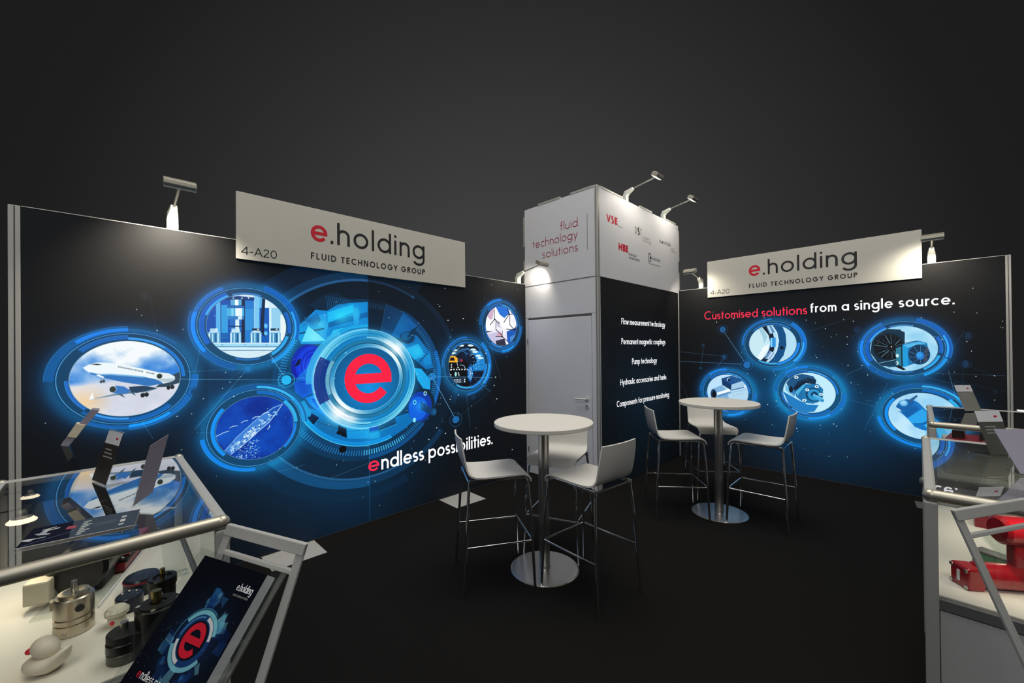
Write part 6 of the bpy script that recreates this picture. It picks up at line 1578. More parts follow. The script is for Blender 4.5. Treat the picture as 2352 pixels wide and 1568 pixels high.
('E', (1.234, 1.303), 0.005, 0.005, 'c8f0ff', 0.594),
('E', (1.798, 0.471), 0.002, 0.003, 'c8f0ff', 0.8255),
('E', (2.782, 0.823), 0.003, 0.003, 'c8f0ff', 0.7411),
('E', (1.758, 1.633), 0.0041, 0.005, 'c8f0ff', 0.4247),
('E', (1.579, 2.068), 0.002, 0.002, 'c8f0ff', 0.6128),
('E', (1.5, 0.493), 0.003, 0.003, 'c8f0ff', 0.6036),
('E', (2.209, 1.698), 0.003, 0.004, 'c8f0ff', 0.4887),
('E', (1.534, 1.351), 0.002, 0.003, 'c8f0ff', 0.7354),
('E', (1.281, 1.698), 0.003, 0.002, 'c8f0ff', 0.6398),
('E', (1.851, 1.26), 0.002, 0.003, 'c8f0ff', 0.822),
('E', (1.481, 1.361), 0.004, 0.004, 'c8f0ff', 0.7389),
('E', (2.517, 1.514), 0.002, 0.002, 'c8f0ff', 0.8574),
('E', (2.83, 1.584), 0.002, 0.002, 'c8f0ff', 0.5919),
('E', (1.263, 1.594), 0.003, 0.002, 'c8f0ff', 0.5523),
('E', (2.53, 1.111), 0.002, 0.002, 'c8f0ff', 0.5499),
('E', (1.706, 0.975), 0.0022, 0.002, 'c8f0ff', 0.8238),
('E', (2.523, 1.459), 0.002, 0.002, 'c8f0ff', 0.9978),
('E', (0.806, 0.896), 0.005, 0.005, 'c8f0ff', 0.6314),
('E', (2.972, 0.65), 0.0041, 0.004, 'c8f0ff', 0.9174),
('E', (0.961, 1.048), 0.003, 0.003, 'c8f0ff', 0.9567),
('E', (2.737, 1.899), 0.002, 0.002, 'c8f0ff', 0.52),
('E', (0.496, 2.143), 0.006, 0.005, 'c8f0ff', 0.7019),
('E', (1.389, 1.113), 0.0022, 0.002, 'c8f0ff', 0.526),
('E', (1.751, 1.786), 0.002, 0.002, 'c8f0ff', 0.4421),
('E', (0.277, 0.131), 0.0041, 0.004, 'c8f0ff', 0.5416),
('E', (1.545, 1.033), 0.002, 0.002, 'c8f0ff', 0.604),
('E', (2.611, 1.264), 0.002, 0.002, 'c8f0ff', 0.4022),
('E', (2.701, 1.052), 0.0022, 0.003, 'c8f0ff', 0.8218),
('E', (0.121, 0.83), 0.0032, 0.003, 'c8f0ff', 0.5036),
('E', (1.811, 0.301), 0.002, 0.003, 'c8f0ff', 0.6389),
('E', (1.825, 0.99), 0.002, 0.002, 'c8f0ff', 0.9529),
('E', (2.539, 1.359), 0.002, 0.003, 'c8f0ff', 0.4811),
('E', (1.182, 0.718), 0.002, 0.003, 'c8f0ff', 0.7206),
('E', (1.749, 2.006), 0.002, 0.003, 'c8f0ff', 0.5807),
('E', (2.153, 1.686), 0.002, 0.002, 'c8f0ff', 0.88),
('E', (2.413, 0.877), 0.004, 0.005, 'c8f0ff', 0.7435),
('E', (2.298, 1.084), 0.002, 0.002, 'c8f0ff', 0.4785),
('E', (0.854, 1.56), 0.006, 0.005, 'c8f0ff', 0.444),
('E', (2.838, 1.708), 0.001, 0.002, 'c8f0ff', 0.49),
('E', (1.395, 0.292), 0.002, 0.002, 'c8f0ff', 0.4485),
('E', (2.177, 0.652), 0.003, 0.004, 'c8f0ff', 0.8932),
('E', (1.979, 0.581), 0.002, 0.003, 'c8f0ff', 0.7059),
('E', (2.244, 1.339), 0.002, 0.002, 'c8f0ff', 0.9614),
('E', (2.18, 1.007), 0.004, 0.004, 'c8f0ff', 0.4152),
('E', (1.666, 0.306), 0.0032, 0.003, 'c8f0ff', 0.5047),
('E', (2.54, 1.64), 0.003, 0.004, 'c8f0ff', 0.8704),
('E', (1.314, 0.809), 0.003, 0.003, 'c8f0ff', 0.4844),
('E', (2.161, 0.986), 0.002, 0.003, 'c8f0ff', 0.617),
('E', (2.333, 1.886), 0.001, 0.002, 'c8f0ff', 0.4349),
('E', (2.041, 1.924), 0.0051, 0.005, 'e8faff', 0.95),
('E', (1.984, 1.742), 0.005, 0.005, 'e8faff', 0.95),
('E', (1.983, 1.654), 0.005, 0.005, 'e8faff', 0.95),
('E', (1.78, 1.848), 0.005, 0.005, 'e8faff', 0.95),
('E', (1.691, 1.493), 0.005, 0.005, 'e8faff', 0.95),
('E', (2.601, 1.93), 0.004, 0.005, 'e8faff', 0.95),
('E', (2.971, 2.205), 0.004, 0.004, 'e8faff', 0.95),
('E', (2.841, 1.973), 0.004, 0.004, 'e8faff', 0.95),
('E', (2.995, 1.953), 0.003, 0.004, 'e8faff', 0.95),
('E', (2.925, 1.666), 0.004, 0.004, 'e8faff', 0.95),
('E', (2.956, 1.569), 0.004, 0.004, 'e8faff', 0.95),
('E', (3.104, 1.324), 0.004, 0.004, 'e8faff', 0.95),
('E', (3.159, 1.861), 0.003, 0.004, 'e8faff', 0.95),
('E', (3.161, 1.797), 0.003, 0.004, 'e8faff', 0.95),
('E', (2.113, 1.406), 0.005, 0.005, 'e8faff', 0.95),
('E', (2.161, 1.297), 0.005, 0.005, 'e8faff', 0.95),
('E', (2.014, 1.199), 0.004, 0.005, 'e8faff', 0.95),
('E', (1.158, 0.867), 0.006, 0.006, 'e8faff', 0.95),
('E', (1.257, 0.921), 0.006, 0.006, 'e8faff', 0.95),
('E', (1.476, 0.592), 0.0051, 0.006, 'e8faff', 0.95),
('E', (1.847, 0.693), 0.0051, 0.005, 'e8faff', 0.95),
('E', (1.876, 0.671), 0.004, 0.0061, 'e8faff', 0.95),
('E', (3.102, 1.084), 0.0032, 0.004, 'e8faff', 0.95),
('E', (1.988, 1.403), 0.005, 0.005, 'e8faff', 0.95),
('E', (0.537, 1.995), 0.007, 0.006, 'e8faff', 0.95),
('E', (0.76, 2.031), 0.007, 0.006, 'e8faff', 0.95),
]
# ------------------------------------------------------------------ artwork of the backlit walls
def conic(A, c, r0, r1, ca, cb, peaks, sharp, a=1):
    w = A.win(c[0]-r1*EX, c[1]-r1*EZ, c[0]+r1*EX, c[1]+r1*EZ); sl, X, Z = w; dx = (X-c[0])/EX; dz = (Z-c[1])/EZ; r = np.hypot(dx, dz); th = np.arctan2(dz, dx)
    g = np.zeros_like(r)
    for p in peaks: g = np.maximum(g, np.exp(-((np.abs((th-R(p)+PI) % (2*PI)-PI))/R(sharp))**2))
    A.over(sl, np.clip((r-r0)*A.ppm+.5, 0, 1)*np.clip((r1-r)*A.ppm+.5, 0, 1), rgb(ca)+(rgb(cb)-rgb(ca))*g[..., None], a)
def sky(A, c):
    w = A.win(c[0]-.28, c[1]-.27, c[0]+.28, c[1]+.27); sl, X, Z = w; h, ww = len(Z[:, 0]), X.shape[1]; t = ((Z-c[1])/.26); n = vnoise(h, ww, h/2.2, 3); n2 = vnoise(h, ww, h/4, 8)
    top = rgb('2a7cd8')+(rgb('f4fafc')-rgb('2a7cd8'))*np.clip((n+.35*np.clip(t, -1, 1)-.42)*3.2, 0, 1)[..., None]
    bot = rgb('d8dcea')+(rgb('f8d8a8')-rgb('d8dcea'))*np.clip(1-np.hypot(X-(c[0]-.2), Z-(c[1]-.14))/.13, 0, 1)[..., None]+(n2[..., None]-.5)*.16
    k = np.clip((t+.12+(n2-.5)*.35)*6, 0, 1)[..., None]; A.over(sl, np.ones((h, ww), np.float32), bot+(top-bot)*k, 1)
def mottled(ca, cb, seed, gain=3):
    def f(A, c):
        w = A.win(c[0]-.28, c[1]-.27, c[0]+.28, c[1]+.27); sl, X, Z = w; n = vnoise(len(Z[:, 0]), X.shape[1], 60, seed); A.over(sl, np.ones_like(n), rgb(ca)+(rgb(cb)-rgb(ca))*np.clip((n-.5)*gain+.5, 0, 1)[..., None], 1)
    return f
def left_art():
    A = Art(4.363, 2.5, 420, '02050a'); c0 = (2.166, 1.365); S = segments(ART_L)
    A.glow(c0, .55, '004878', .7); A.glow((1.5, .8), .45, '002c4c', .55); A.glow((.9, 1.35), .4, '002440', .4); A.glow((2.1, .3), .45, '002846', .55); A.glow((3.3, 1.1), .45, '001828', .35)
    A.ring(c0, 1.05, 1.2, '06305a', .35, 60, 190); A.ring(c0, .985, 1.05, '0a4878', .55, 90, 150); A.ring(c0, .985, 1.05, '0c3050', .5, -20, 90); A.ring(c0, .985, 1.06, '0c5488', .75, 212, 270); A.ring(c0, .985, 1.05, '0a3c64', .6, 270, 322)
    A.ring(c0, .8, .985, '061c30', .55); A.ring(c0, .962, .985, '2c70b0', .7, 60, 150); A.ring(c0, .962, .982, '2a70a8', .7, 205, 300); A.ring(c0, 1.1, 1.18, '042844', .6, 215, 290)
    A.ring(c0, 0, .79, '053458', .85); A.ring(c0, .3, .7, '0a5c9c', .25, 90, 270)
    A.ring(c0, .755, .8, '0e68c0', .85, -38, 20); A.ring(c0, .755, .79, '0c4880', .8, 20, 60); A.ring(c0, .76, .8, '0a5aa0', .7, -90, -42); A.ring(c0, .7, .755, '05304e', .8)
    A.ticks(c0, .702, .752, 190, .5, '1c7cc8', .75); A.ticks(c0, .702, .752, 190, .5, '40b8f0', .8, -95, -60)
    for n, cm in S[:3]: A.run(cm)
    for g, sg, col, am in (((1.91, 1.945), .05, '30d0ff', .55), ((2.02, 1.99), .05, '20b8ff', .4), ((1.72, 1.86), .04, '60e0ff', .45), ((1.68, 1.75), .05, '80f0ff', .4), ((2.7, 1.62), .05, '30c8ff', .45), ((2.73, 1.04), .04, '2090ff', .5), ((1.7, 1.15), .06, '3060ff', .5), ((2.49, 1.9), .08, '0a60b0', .4), ((2.2, .83), .06, '20a0f0', .4), ((1.62, 1.5), .05, '2040ff', .4)): A.glow(g, sg, col, am)
    A.ring(c0, .62, .66, '0a9cf0', .8, 205, 290); A.ring(c0, .655, .662, '60d8ff', .8, 205, 290); A.ring(c0, .5, 1.05, '0a1626', .42, 62, 90)
    A.glow(c0, .05, '0a90e0', .55, .44)
    A.ring(c0, .484, .545, '1098dc', .6, 90, 180); A.ring(c0, .484, .5, '60d0ff', .7, 90, 270); A.ring(c0, .47, .545, '50c8f4', .55, 120, 182)
    conic(A, c0, .385, .486, '0c84c8', 'f4ffff', (48, 228), 27); conic(A, c0, .43, .486, '18a0e0', '90f0ff', (150, -40), 40, .7); A.ring(c0, .39, .484, '0c1470', .75, 152, 206); A.ring(c0, .482, .488, 'b8f0ff', .9)
    A.ring(c0, .447, .451, '06385c', .7); A.ring(c0, .413, .417, '0a5c8c', .8); A.ring(c0, .405, .416, '9cecff', .8, 45, 92); A.ring(c0, .43, .444, '90e4fc', .8, 236, 272); A.ring(c0, .366, .374, '80d8ff', .8, -5, 40)
    A.ring(c0, .318, .388, '0b5c88', 1); A.ticks(c0, .358, .384, 230, .5, '38a4d0', .8); A.ticks(c0, .352, .386, 220, .55, 'c4f0fa', .75, 150, 200)
    conic(A, c0, .314, .35, '1784be', 'f4ffff', (225, 42), 38); A.ring(c0, .35, .354, '063c60', .7)
    for a, sg, am in ((46, .05, .95), (60, .04, .5), (228, .055, .95), (245, .045, .6)): A.glow((c0[0]+.415*EX*math.cos(R(a)), c0[1]+.415*EZ*math.sin(R(a))), sg, 'f0ffff', am)
    w = A.win(c0[0]-.34, c0[1]-.34, c0[0]+.34, c0[1]+.34); sl, X, Z = w; r = np.hypot((X-c0[0])/EX, (Z-c0[1])/EZ); t = np.clip(np.hypot(X-c0[0], Z-c0[1]+.08)/.34, 0, 1)[..., None]
    A.over(sl, np.clip((.315-r)*A.ppm+.5, 0, 1), rgb('0a92e4')+(rgb('0a5c94')-rgb('0a92e4'))*t, 1); A.ring(c0, .312, .318, '7cd0f0', .8)
    A.line((c0[0], 0.02), (c0[0], .5), .004, '2a90d0', .5); A.line((c0[0], .5), (c0[0], .9), .004, '50b8f0', .5); A.line((c0[0], 1.83), (c0[0], 2.34), .004, '3080b8', .35)
    w = A.win(c0[0], 0, 4.363, 2.5); k = np.clip((w[2]-1.7)*3, 0, 1)*np.clip(1-(w[1]-c0[0])/1.2, 0, 1); A.a[w[0]] *= (1-.28*k)[..., None]
    D = {n: cm for n, cm in S if n}
    disc(A, (1.185, 1.833), 'B', 'b8e4fa', D['vial'], .6); disc(A, (1.238, 1.03), 'C', '0438a8', D['ship'], .5, mottled('032c90', '0648b8', 5)); disc(A, (.5, 1.463), 'A', 'd8e4f0', D['plane'], .5, sky)
    disc(A, (3.365, 1.452), 'D', '0a1830', D['car'], .45); disc(A, (3.921, 1.93), 'A', 'f0f0fc', D['turb'], .35, mottled('e8e4f8', 'ffffff', 9))
    A.run(S[-1][1]); return A.image('left_wall_print')
def right_art():
    A = Art(3.2126, 2.5, 440, '02050a'); S = segments(ART_R); D = {n: cm for n, cm in S if n}
    A.glow((1.4, 1.0), .5, '003c66', .75); A.glow((2.2, .8), .45, '002c4c', .6); A.glow((1.7, .3), .5, '001c32', .5); A.glow((1.2, 1.6), .35, '001c2c', .4)
    disc(A, (1.218, 1.671), 'D', 'b4e0f4', D['r1'], .45); disc(A, (.665, .995), 'A', 'bce2fc', D['r2'], .6); disc(A, (1.602, 1.053), 'A', 'c0ecfc', D['r3'], .7); disc(A, (2.454, 1.598), 'B', 'a4dcf6', D['r4'], .55, mottled('90d0f0', 'b4e4fa', 2)); disc(A, (2.6, .87), 'C', 'a8dcf8', D['r5'], .6, mottled('98d4f4', 'c0e8fc', 7))
    A.run(S[-1][1]); return A.image('right_wall_print')
def dark_art():
    A = Art(2.22, 2.48, 300, '030508'); A.glow((1.1, .9), .6, '001828', .6); g = random.Random(5)
    for i in range(70): A.ell((g.random()*2.2, .5+g.random()*1.9), .0022+.003*g.random(), .0022+.003*g.random(), 'a8ccdc', .35+.5*g.random())
    for p, q in (((.05, 1.9), (.2, 1.3)), ((.1, 1.0), (.4, 1.02)), ((1.9, 1.2), (2.15, .7))): A.line(p, q, .004, '50708a', .2)
    return A.image('dark_wall_print')
def print_mat(name, im, strength=1.0):
    m = bpy.data.materials.new(name); m.use_nodes = True; n = m.node_tree; b = n.nodes['Principled BSDF']; t = n.nodes.new('ShaderNodeTexImage'); t.image = im; t.extension = 'EXTEND'
    b.inputs['Base Color'].default_value = (.0135, .013, .0125, 1); b.inputs['Roughness'].default_value = .55; b.inputs['Specular IOR Level'].default_value = .1
    if strength: n.links.new(t.outputs['Color'], b.inputs['Emission Color']); b.inputs['Emission Strength'].default_value = strength
    else: n.links.new(t.outputs['Color'], b.inputs['Base Color'])
    return m
def slab(name, origin, u, w, z0, z1, n, depth, front, other, parent=None):
    """upright slab: front face (UV-mapped print) spanned by u and z, body behind it"""
    o = Vector(origin); u = Vector(u); n = Vector(n); V = []
    for d in (0, -depth):
        for s, z in ((0, z0), (w, z0), (w, z1), (0, z1)): p = o+u*s+n*d; V.append((p.x, p.y, z))
    F = [(0, 1, 2, 3), (5, 4, 7, 6), (4, 0, 3, 7), (1, 5, 6, 2), (3, 2, 6, 7), (4, 5, 1, 0)]
    if u.cross(Vector((0, 0, 1))).dot(n) < 0: F = [f[::-1] for f in F]
    me = bpy.data.meshes.new(name); me.from_pydata(V, [], F); me.materials.append(front); me.materials.append(other)
    uv = me.uv_layers.new(name='print'); idx = {0: (0, 0), 1: (1, 0), 2: (1, 1), 3: (0, 1)}
    for p in me.polygons:
        p.material_index = 0 if p.index == 0 else 1
        for li in p.loop_indices: uv.data[li].uv = idx.get(me.loops[li].vertex_index, (0, 0)) if p.index == 0 else (0, 0)
    ob = bpy.data.objects.new(name, me); COL.objects.link(ob)
    if parent: ob.parent = parent
    return ob
YL, XD, YB, XR, X0, Y1, HW, HB = 3.7105, 3.9635, 2.5795, 6.1834, -.3997, -.6331, 2.5, 3.5123
# ------------------------------------------------------------------ floor and walls
fl = MB().box((-4, -4.5, -.06), (7, 3.85, 0)).build('floor', CARPET); struct(fl)
wl = struct(slab('wall_left', (X0, YL, 0), (1, 0, 0), 4.363, 0.012, HW, (0, -1, 0), .1, print_mat('backlit_print_long', left_art()), ALUP))
wr = struct(slab('wall_right', (XR, YB, 0), (0, -1, 0), 3.2126, 0.012, HW, (-1, 0, 0), .1, print_mat('backlit_print_back', right_art()), ALUP))
FL = ((X0, YL, 0), (1, 0, 0), (0, 0, 1), (0, -1, 0)); FR = ((XR, YB, 0), (0, -1, 0), (0, 0, 1), (-1, 0, 0))
FD = ((XD, YL, 0), (0, -1, 0), (0, 0, 1), (-1, 0, 0)); FB = ((XD, YB, 0), (1, 0, 0), (0, 0, 1), (0, -1, 0))
lettering('emblem', 'e', 1.935, 1.138, .467, .469, .198, FL, LITE, wl)
lettering('lettering', 'e', 2.154, .482, .112, .1, .19, FL, LITR, wl, A=1.5)
lettering('lettering', 'ndless possibilities.', 2.288, .478, 1.458, .1, .2, FL, LITW, wl, A=1.5, track=.17)
lettering('lettering', 'Customised solutions', .37, 2.04, 1.228, .076, .18, FR, LITR, wr, A=1.5, K=1.6, track=.18)
lettering('lettering', 'from a single source.', 1.633, 2.056, 1.21, .076, .2, FR, LITW, wr, A=1.5, track=.24)
# aluminium edge profiles
def trim(i, lo, hi, m=ALUP, bev=.002): return struct(MB().box(lo, hi).build('trim_%d' % i, m, None, bev))
t1 = trim(1, (X0-.004, YL-.006, 0), (X0+.043, YL+.1, HW+.004)); MB().box((X0+.019, YL-.0075, .01), (X0+.023, YL-.0055, HW)).build('groove', DARK, t1)
t2 = trim(2, (XR-.006, Y1-.004, 0), (XR+.1, Y1+.032, HW+.004)); MB().box((XR-.0075, Y1+.013, .01), (XR-.0055, Y1+.017, HW)).build('groove', DARK, t2)
trim(3, (X0+.045, YL-.003, HW), (XD-.001, YL+.1, HW+.006)); trim(4, (XR-.003, Y1+.034, HW), (XR+.1, YB-.001, HW+.006))
trim(5, (X0+.045, YL-.004, 0), (XD-.001, YL+.1, .0115), DARK); trim(6, (XR-.004, Y1+.034, 0), (XR+.1, YB-.001, .0115), DARK)
# cabin: door side, advertising side
wd = struct(MB().box((XD, YB+.033, 2.05), (XD+.05, YL, 2.462)).box((XD, YB+.033, 0), (XD+.05, 2.663, 2.05)).box((XD, 3.668, 0), (XD+.05, YL, 2.05)).build('wall_cabin_door', WHITE))
MB().box((XD-.0012, YB+.035, 2.046), (XD+.002, YL, 2.050)).build('joint', JOINT, wd); MB().box((XD-.0012, YB+.035, 2.46), (XD+.002, YL, 2.467)).build('joint', JOINT, wd)
MB().box((XD+.018, 2.664, .005), (XD+.03, 3.667, 2.03)).build('door_gap', DARK, wd)
dr = struct(MB().box((XD-.002, 2.671, .008), (XD+.017, 3.661, 2.02)).build('door_1', WHITE, None, .002))
hd = MB().lathe([(0, 0), (.026, 0), (.026, .008), (0, .008)], (XD-.002, 2.735, 1.05), 28, Matrix.Rotation(R(-90), 3, 'Y')).tube([(XD-.008, 2.735, 1.05), (XD-.05, 2.735, 1.05), (XD-.056, 2.745, 1.05), (XD-.057, 2.87, 1.048)], .0095, 14).build('door_handle', LAMPB, dr)
es = MB().lathe([(0, 0), (.026, 0), (.026, .008), (0, .008)], (XD-.002, 2.735, .965), 28, Matrix.Rotation(R(-90), 3, 'Y')).build('lock_plate', LAMPB, dr)
MB().box((XD-.0115, 2.73, .955), (XD-.0095, 2.74, .975)).build('keyhole', DARK, es)
for z in (.32, 1.74): MB().box((XD-.008, 3.66, z-.035), (XD+.002, 3.676, z+.035)).build('hinge', ALU, dr, .002)
wb = struct(slab('wall_cabin_side', (XD+.055, YB, 0), (1, 0, 0), XR-XD-.09, .005, 2.462, (0, -1, 0), .05, print_mat('backlit_print_list', dark_art()), ALUP))
for s, l, b, w in (('Flow measurement technology', .514, 1.933, 1.21), ('Permanent magnetic couplings', .509, 1.686, 1.215), ('Pump technology', .764, 1.431, .69), ('Hydraulic accessories and tanks', .469, 1.184, 1.275), ('Components for pressure monitoring', .385, .925, 1.44)):
    lettering('lettering', s, l, b, w, .05, .2, FB, LITW, wb, A=1.5, K=1.5, track=.16)
tp = struct(MB().box((XD, YB+.033, 2.472), (XD+.05, YL, HB-.02)).box((XD+.055, YB, 2.468), (XR, YB+.05, HB-.02)).box((XD+.05, YL-.05, 2.5), (XR, YL, HB-.02)).box((XR-.05, YB+.05, 2.468), (XR, YL-.05, HB-.02)).build('wall_cabin_top', WHITE))
lettering('lettering', 'fluid', .602, 3.092, .261, .07, .12, FD, INKDR, tp, A=1.6, track=.22); lettering('lettering', 'technology', .141, 2.952, .72, .07, .12, FD, INKDR, tp, A=1.6, track=.22); lettering('lettering', 'solutions', .31, 2.798, .551, .07, .12, FD, INKDR, tp, A=1.6, track=.22)
MB().box((XD-.001, YL-1.002, 2.79), (XD+.001, YL-.993, 3.211)).build('printed_line', CARDG, tp)
lettering('lettering', 'VSE', .205, 3.135, .24, .057, .4, FB, INKR, tp, K=1.55, track=.12); lettering('lettering', 'flow', .455, 3.118, .11, .022, .2, FB, INKG, tp)
lettering('lettering', 'D', .876, 3.119, .058, .06, .32, FB, INKG, tp, K=1.6); lettering('lettering', 'S', .945, 3.119, .06, .06, .4, FB, INKB, tp, K=1.6); lettering('lettering', 'T', 1.012, 3.121, .052, .058, .26, FB, INKG, tp, K=1.6)
lettering('lettering', 'magnetic', 1.075, 3.098, .22, .022, .18, FB, INKG, tp); lettering('lettering', 'couplings', 1.075, 3.058, .25, .022, .18, FB, INKG, tp)
lettering('lettering', 'beinlich', 1.582, 3.128, .36, .037, .22, FB, INKB, tp, A=1.65); lettering('lettering', 'pump', 1.95, 3.1, .12, .018, .18, FB, INKG, tp); lettering('lettering', 'technology', 1.95, 3.062, .17, .018, .18, FB, INKG, tp)
lettering('lettering', 'HBE', .463, 2.84, .235, .058, .4, FB, INKR, tp, K=1.5, track=.12); lettering('lettering', 'hydraulic', .71, 2.815, .21, .024, .18, FB, INKB, tp); lettering('lettering', 'components', .71, 2.772, .28, .024, .18, FB, INKB, tp)
lettering('lettering', 'oleatec', 1.325, 2.852, .275, .032, .15, FB, INKB, tp, A=1.6); lettering('lettering', 'component accessories', 1.235, 2.78, .36, .018, .18, FB, INKG, tp, track=.15)
q = MB(); q.tube([(XD+1.272+.04*math.cos(a), YB-.0012, 2.872+.056*math.sin(a)) for a in [i*2*PI/36 for i in range(37)]], .004, 6, False); q.lathe([(0, 0), (.018, 0), (.018, .001), (0, .001)], (XD+1.297, YB-.0015, 2.868), 20, Matrix.Rotation(R(90), 3, 'X')); q.build('printed_ring', INKB, tp)
for a, b in ((.03, .36), (.52, .88)):
    MB().box((XD-.004, YL-1.12+a, HB-.02), (XD+.02, YL-1.12+b, HB+.004)).build('edge_clip', ALUP, tp, .002)
for a, b in ((.08, .58), (1.02, 1.36), (1.8, 2.14)): MB().box((XD+a, YB-.004, HB-.02), (XD+b, YB+.02, HB+.004)).build('edge_clip', ALUP, tp, .002)
for a, b in ((2.52, 2.78), (2.95, 3.42)): MB().box((XR-.004, YB-.004, a), (XR+.03, YB+.02, b)).build('edge_clip', ALUP, tp, .002)
for a, b in ((2.5, 2.82), (3.0, 3.4)): MB().box((XD-.004, YL-.01, a), (XD+.02, YL+.024, b)).build('edge_clip', ALUP, tp, .002)
t7 = trim(7, (XD-.003, YB-.003, 0), (XD+.054, YB+.032, HB), ALUP, .004); MB().box((XD-.0045, YB+.013, .01), (XD-.0025, YB+.017, HB-.02)).build('groove', DARK, t7); MB().box((XD+.02, YB-.0045, .01), (XD+.024, YB-.0025, HB-.02)).build('groove', DARK, t7); MB().box((XD-.0045, YB-.0045, 2.462), (XD+.0545, YB+.032, 2.467)).build('joint', JOINT, t7)
trim(8, (XR-.034, YB-.004, 0), (XR-.0005, YB+.05, 2.466), ALUP, .003)
# ------------------------------------------------------------------ fascia boards
def fascia(label, frame, s0, s1, left, base, w, L4, w4, out):
    o, u, v, n = [Vector(x) for x in frame]; c = o+u*((s0+s1)/2)+n*(out/2)
    t = thing('fascia_sign', label, 'sign', (c.x, c.y, 2.355)); T = Vector((c.x, c.y, 2.355)); fr = (o+n*out-T, u, v, n)
    b = MB(); p0 = o+u*s0-T; p1 = o+u*s1+n*out-T; b.box((min(p0.x, p1.x), min(p0.y, p1.y), 0), (max(p0.x, p1.x), max(p0.y, p1.y), .52)); b.build('board', SIGNW, t, .0015)
    fr = ((o+n*out)-T, u, v, n)
    tot = w; ew = .138
    lettering('lettering', 'e', left, base, ew, .143, .2, fr, INKR, t)
    lettering('lettering', '.holding', left+ew+.028, base, tot-ew-.028, .143, .165, fr, INKB, t, A=1.4, track=.24)
    lettering('lettering', 'FLUID TECHNOLOGY GROUP', left, base-.158, tot, .0385, .25, fr, INKB, t, K=1.45, track=.42)
    lettering('lettering', '4-A20', L4, base-.2, w4, .04, .16, fr, INKB, t, K=1.6, track=.14)
    return t
fascia('beige-white fascia board with red and black lettering above the aeroplane picture wall', FL, 1.105, 3.33, 1.646, 2.592, 1.138, 1.136, .248, .022)
fascia('white fascia board with red and black lettering above the customised solutions slogan', FR, .425, 2.612, .962, 2.592, 1.12, .467, .251, .022)
# ------------------------------------------------------------------ arm spotlights clamped to the top edges
def arm_lamp(first=None):
    t = thing('arm_spotlight', 'x', 'lamp', group='spotlights on the wall tops')
    MB().box((-.032, -.03, .0), (.032, .022, .085)).build('clamp', LAMPB, t, .006)
    b = MB(); P = [(-.03, .025, .07), (.03, .025, .07), (.03, -.03, .06), (-.03, -.03, .06)]; Q = [(-.03, .0, .125), (.03, .0, .125), (.03, -.045, .085), (-.03, -.045, .085)]; S = [(-.018, -.105, .155), (.018, -.105, .155), (.018, -.12, .128), (-.018, -.12, .128)]
    b.hexa(P, Q); b.hexa(Q, S); b.build('elbow', LAMPB, t, .006)
    MB().tube([(0, -.1, .138), (0, -.40, .19)], .0085, 12).build('arm', ALU, t)
    h = MB(); hw = .082; prof = [(-.05, .012), (-.035, .034), (.02, .034), (.042, .012), (.03, -.012), (-.035, -.012)]; rot = Matrix.Rotation(R(30), 3, 'X'); c = Vector((0, -.42, .196))
    A_ = [c+rot @ Vector((-hw, y, z)) for y, z in prof]; B_ = [c+rot @ Vector((hw, y, z)) for y, z in prof]; n = len(prof)
    h.add(A_+B_, [tuple(range(n))[::-1], tuple(range(n, 2*n))]+[(i, n+i, n+(i+1) % n, (i+1) % n)[::-1] for i in range(n)])
    hd = h.build('lamp_head', LAMPH, t, .003)
    bz = MB().box((-hw+.001, -.044, -.018), (hw-.001, .036, -.008), None); bz.v = [tuple(c+rot @ Vector(v)) for v in bz.v]; bz.build('bezel', LAMPB, hd, .003)
    ln = MB().box((-hw+.012, -.03, -.019), (hw-.012, .026, -.016)); ln.v = [tuple(c+rot @ Vector(v)) for v in ln.v]; ln.build('lens', LENS, hd)
    return t
lamp0 = arm_lamp()
for i, (x, y, z, rz, lab, pw) in enumerate([(.332, YL+.03, HW+.006, 0, 'grey arm spotlight on the long wall above the aeroplane picture', 95), (3.852, YL+.03, HW+.006, 0, 'arm spotlight reaching in front of the white cabin above the door', 12),
        (4.66, YB+.03, HB-.02, 0, 'arm spotlight on top of the white cabin above the red logo', 12), (5.73, YB+.03, HB-.02, 0, 'arm spotlight on top of the white cabin, farther from the door', 12),
        (XR+.03, 2.255, HW+.006, -PI/2, 'small arm spotlight between the cabin and the fascia board', 15), (XR+.03, -.105, HW+.006, -PI/2, 'arm spotlight near the free end of the customised solutions wall', 28)]):
    t = lamp0 if i == 0 else copy_tree(lamp0)
    t.location = (x, y, z); t.rotation_euler = (0, 0, rz); t['label'] = lab
    m = Matrix.Rotation(rz, 3, 'Z'); c = Vector((x, y, z)); s = spot('arm_spotlight_beam', c+m @ Vector((0, -.41, .155)), c+m @ Vector((0, .0, -.3)), pw, 150 if i in (1, 2, 3) else (105 if i == 0 else 135), .8 if i in (1, 2, 3) else 1)
# ------------------------------------------------------------------ steel foot plates
def foot(label, pts, m=ALUP):
    c = Vector((sum(p[0] for p in pts)/4, sum(p[1] for p in pts)/4, 0)); b = [(p[0]-c.x, p[1]-c.y, .001) for p in pts]; a = [(x, y, .007) for x, y, z in b]
    o = MB().hexa(b, a).build('foot_plate', m, None, .002); o.location = c; return tag(o, label, 'plate', 'floor plates of the walls')
foot('grey steel foot plate on the carpet behind the brochure stand with brochures', [(.86, 3.41), (1.26, 3.41), (1.26, 3.705), (.86, 3.705)])
foot('grey steel foot plate on the carpet below the words endless possibilities', [(2.548, 3.385), (2.93, 3.365), (2.945, 3.705), (2.555, 3.705)])
foot('dark steel floor plate at the back wall beside the farther showcase', [(5.77, -.42), (5.995, -.42), (5.995, .05), (5.77, .03)], CASER)
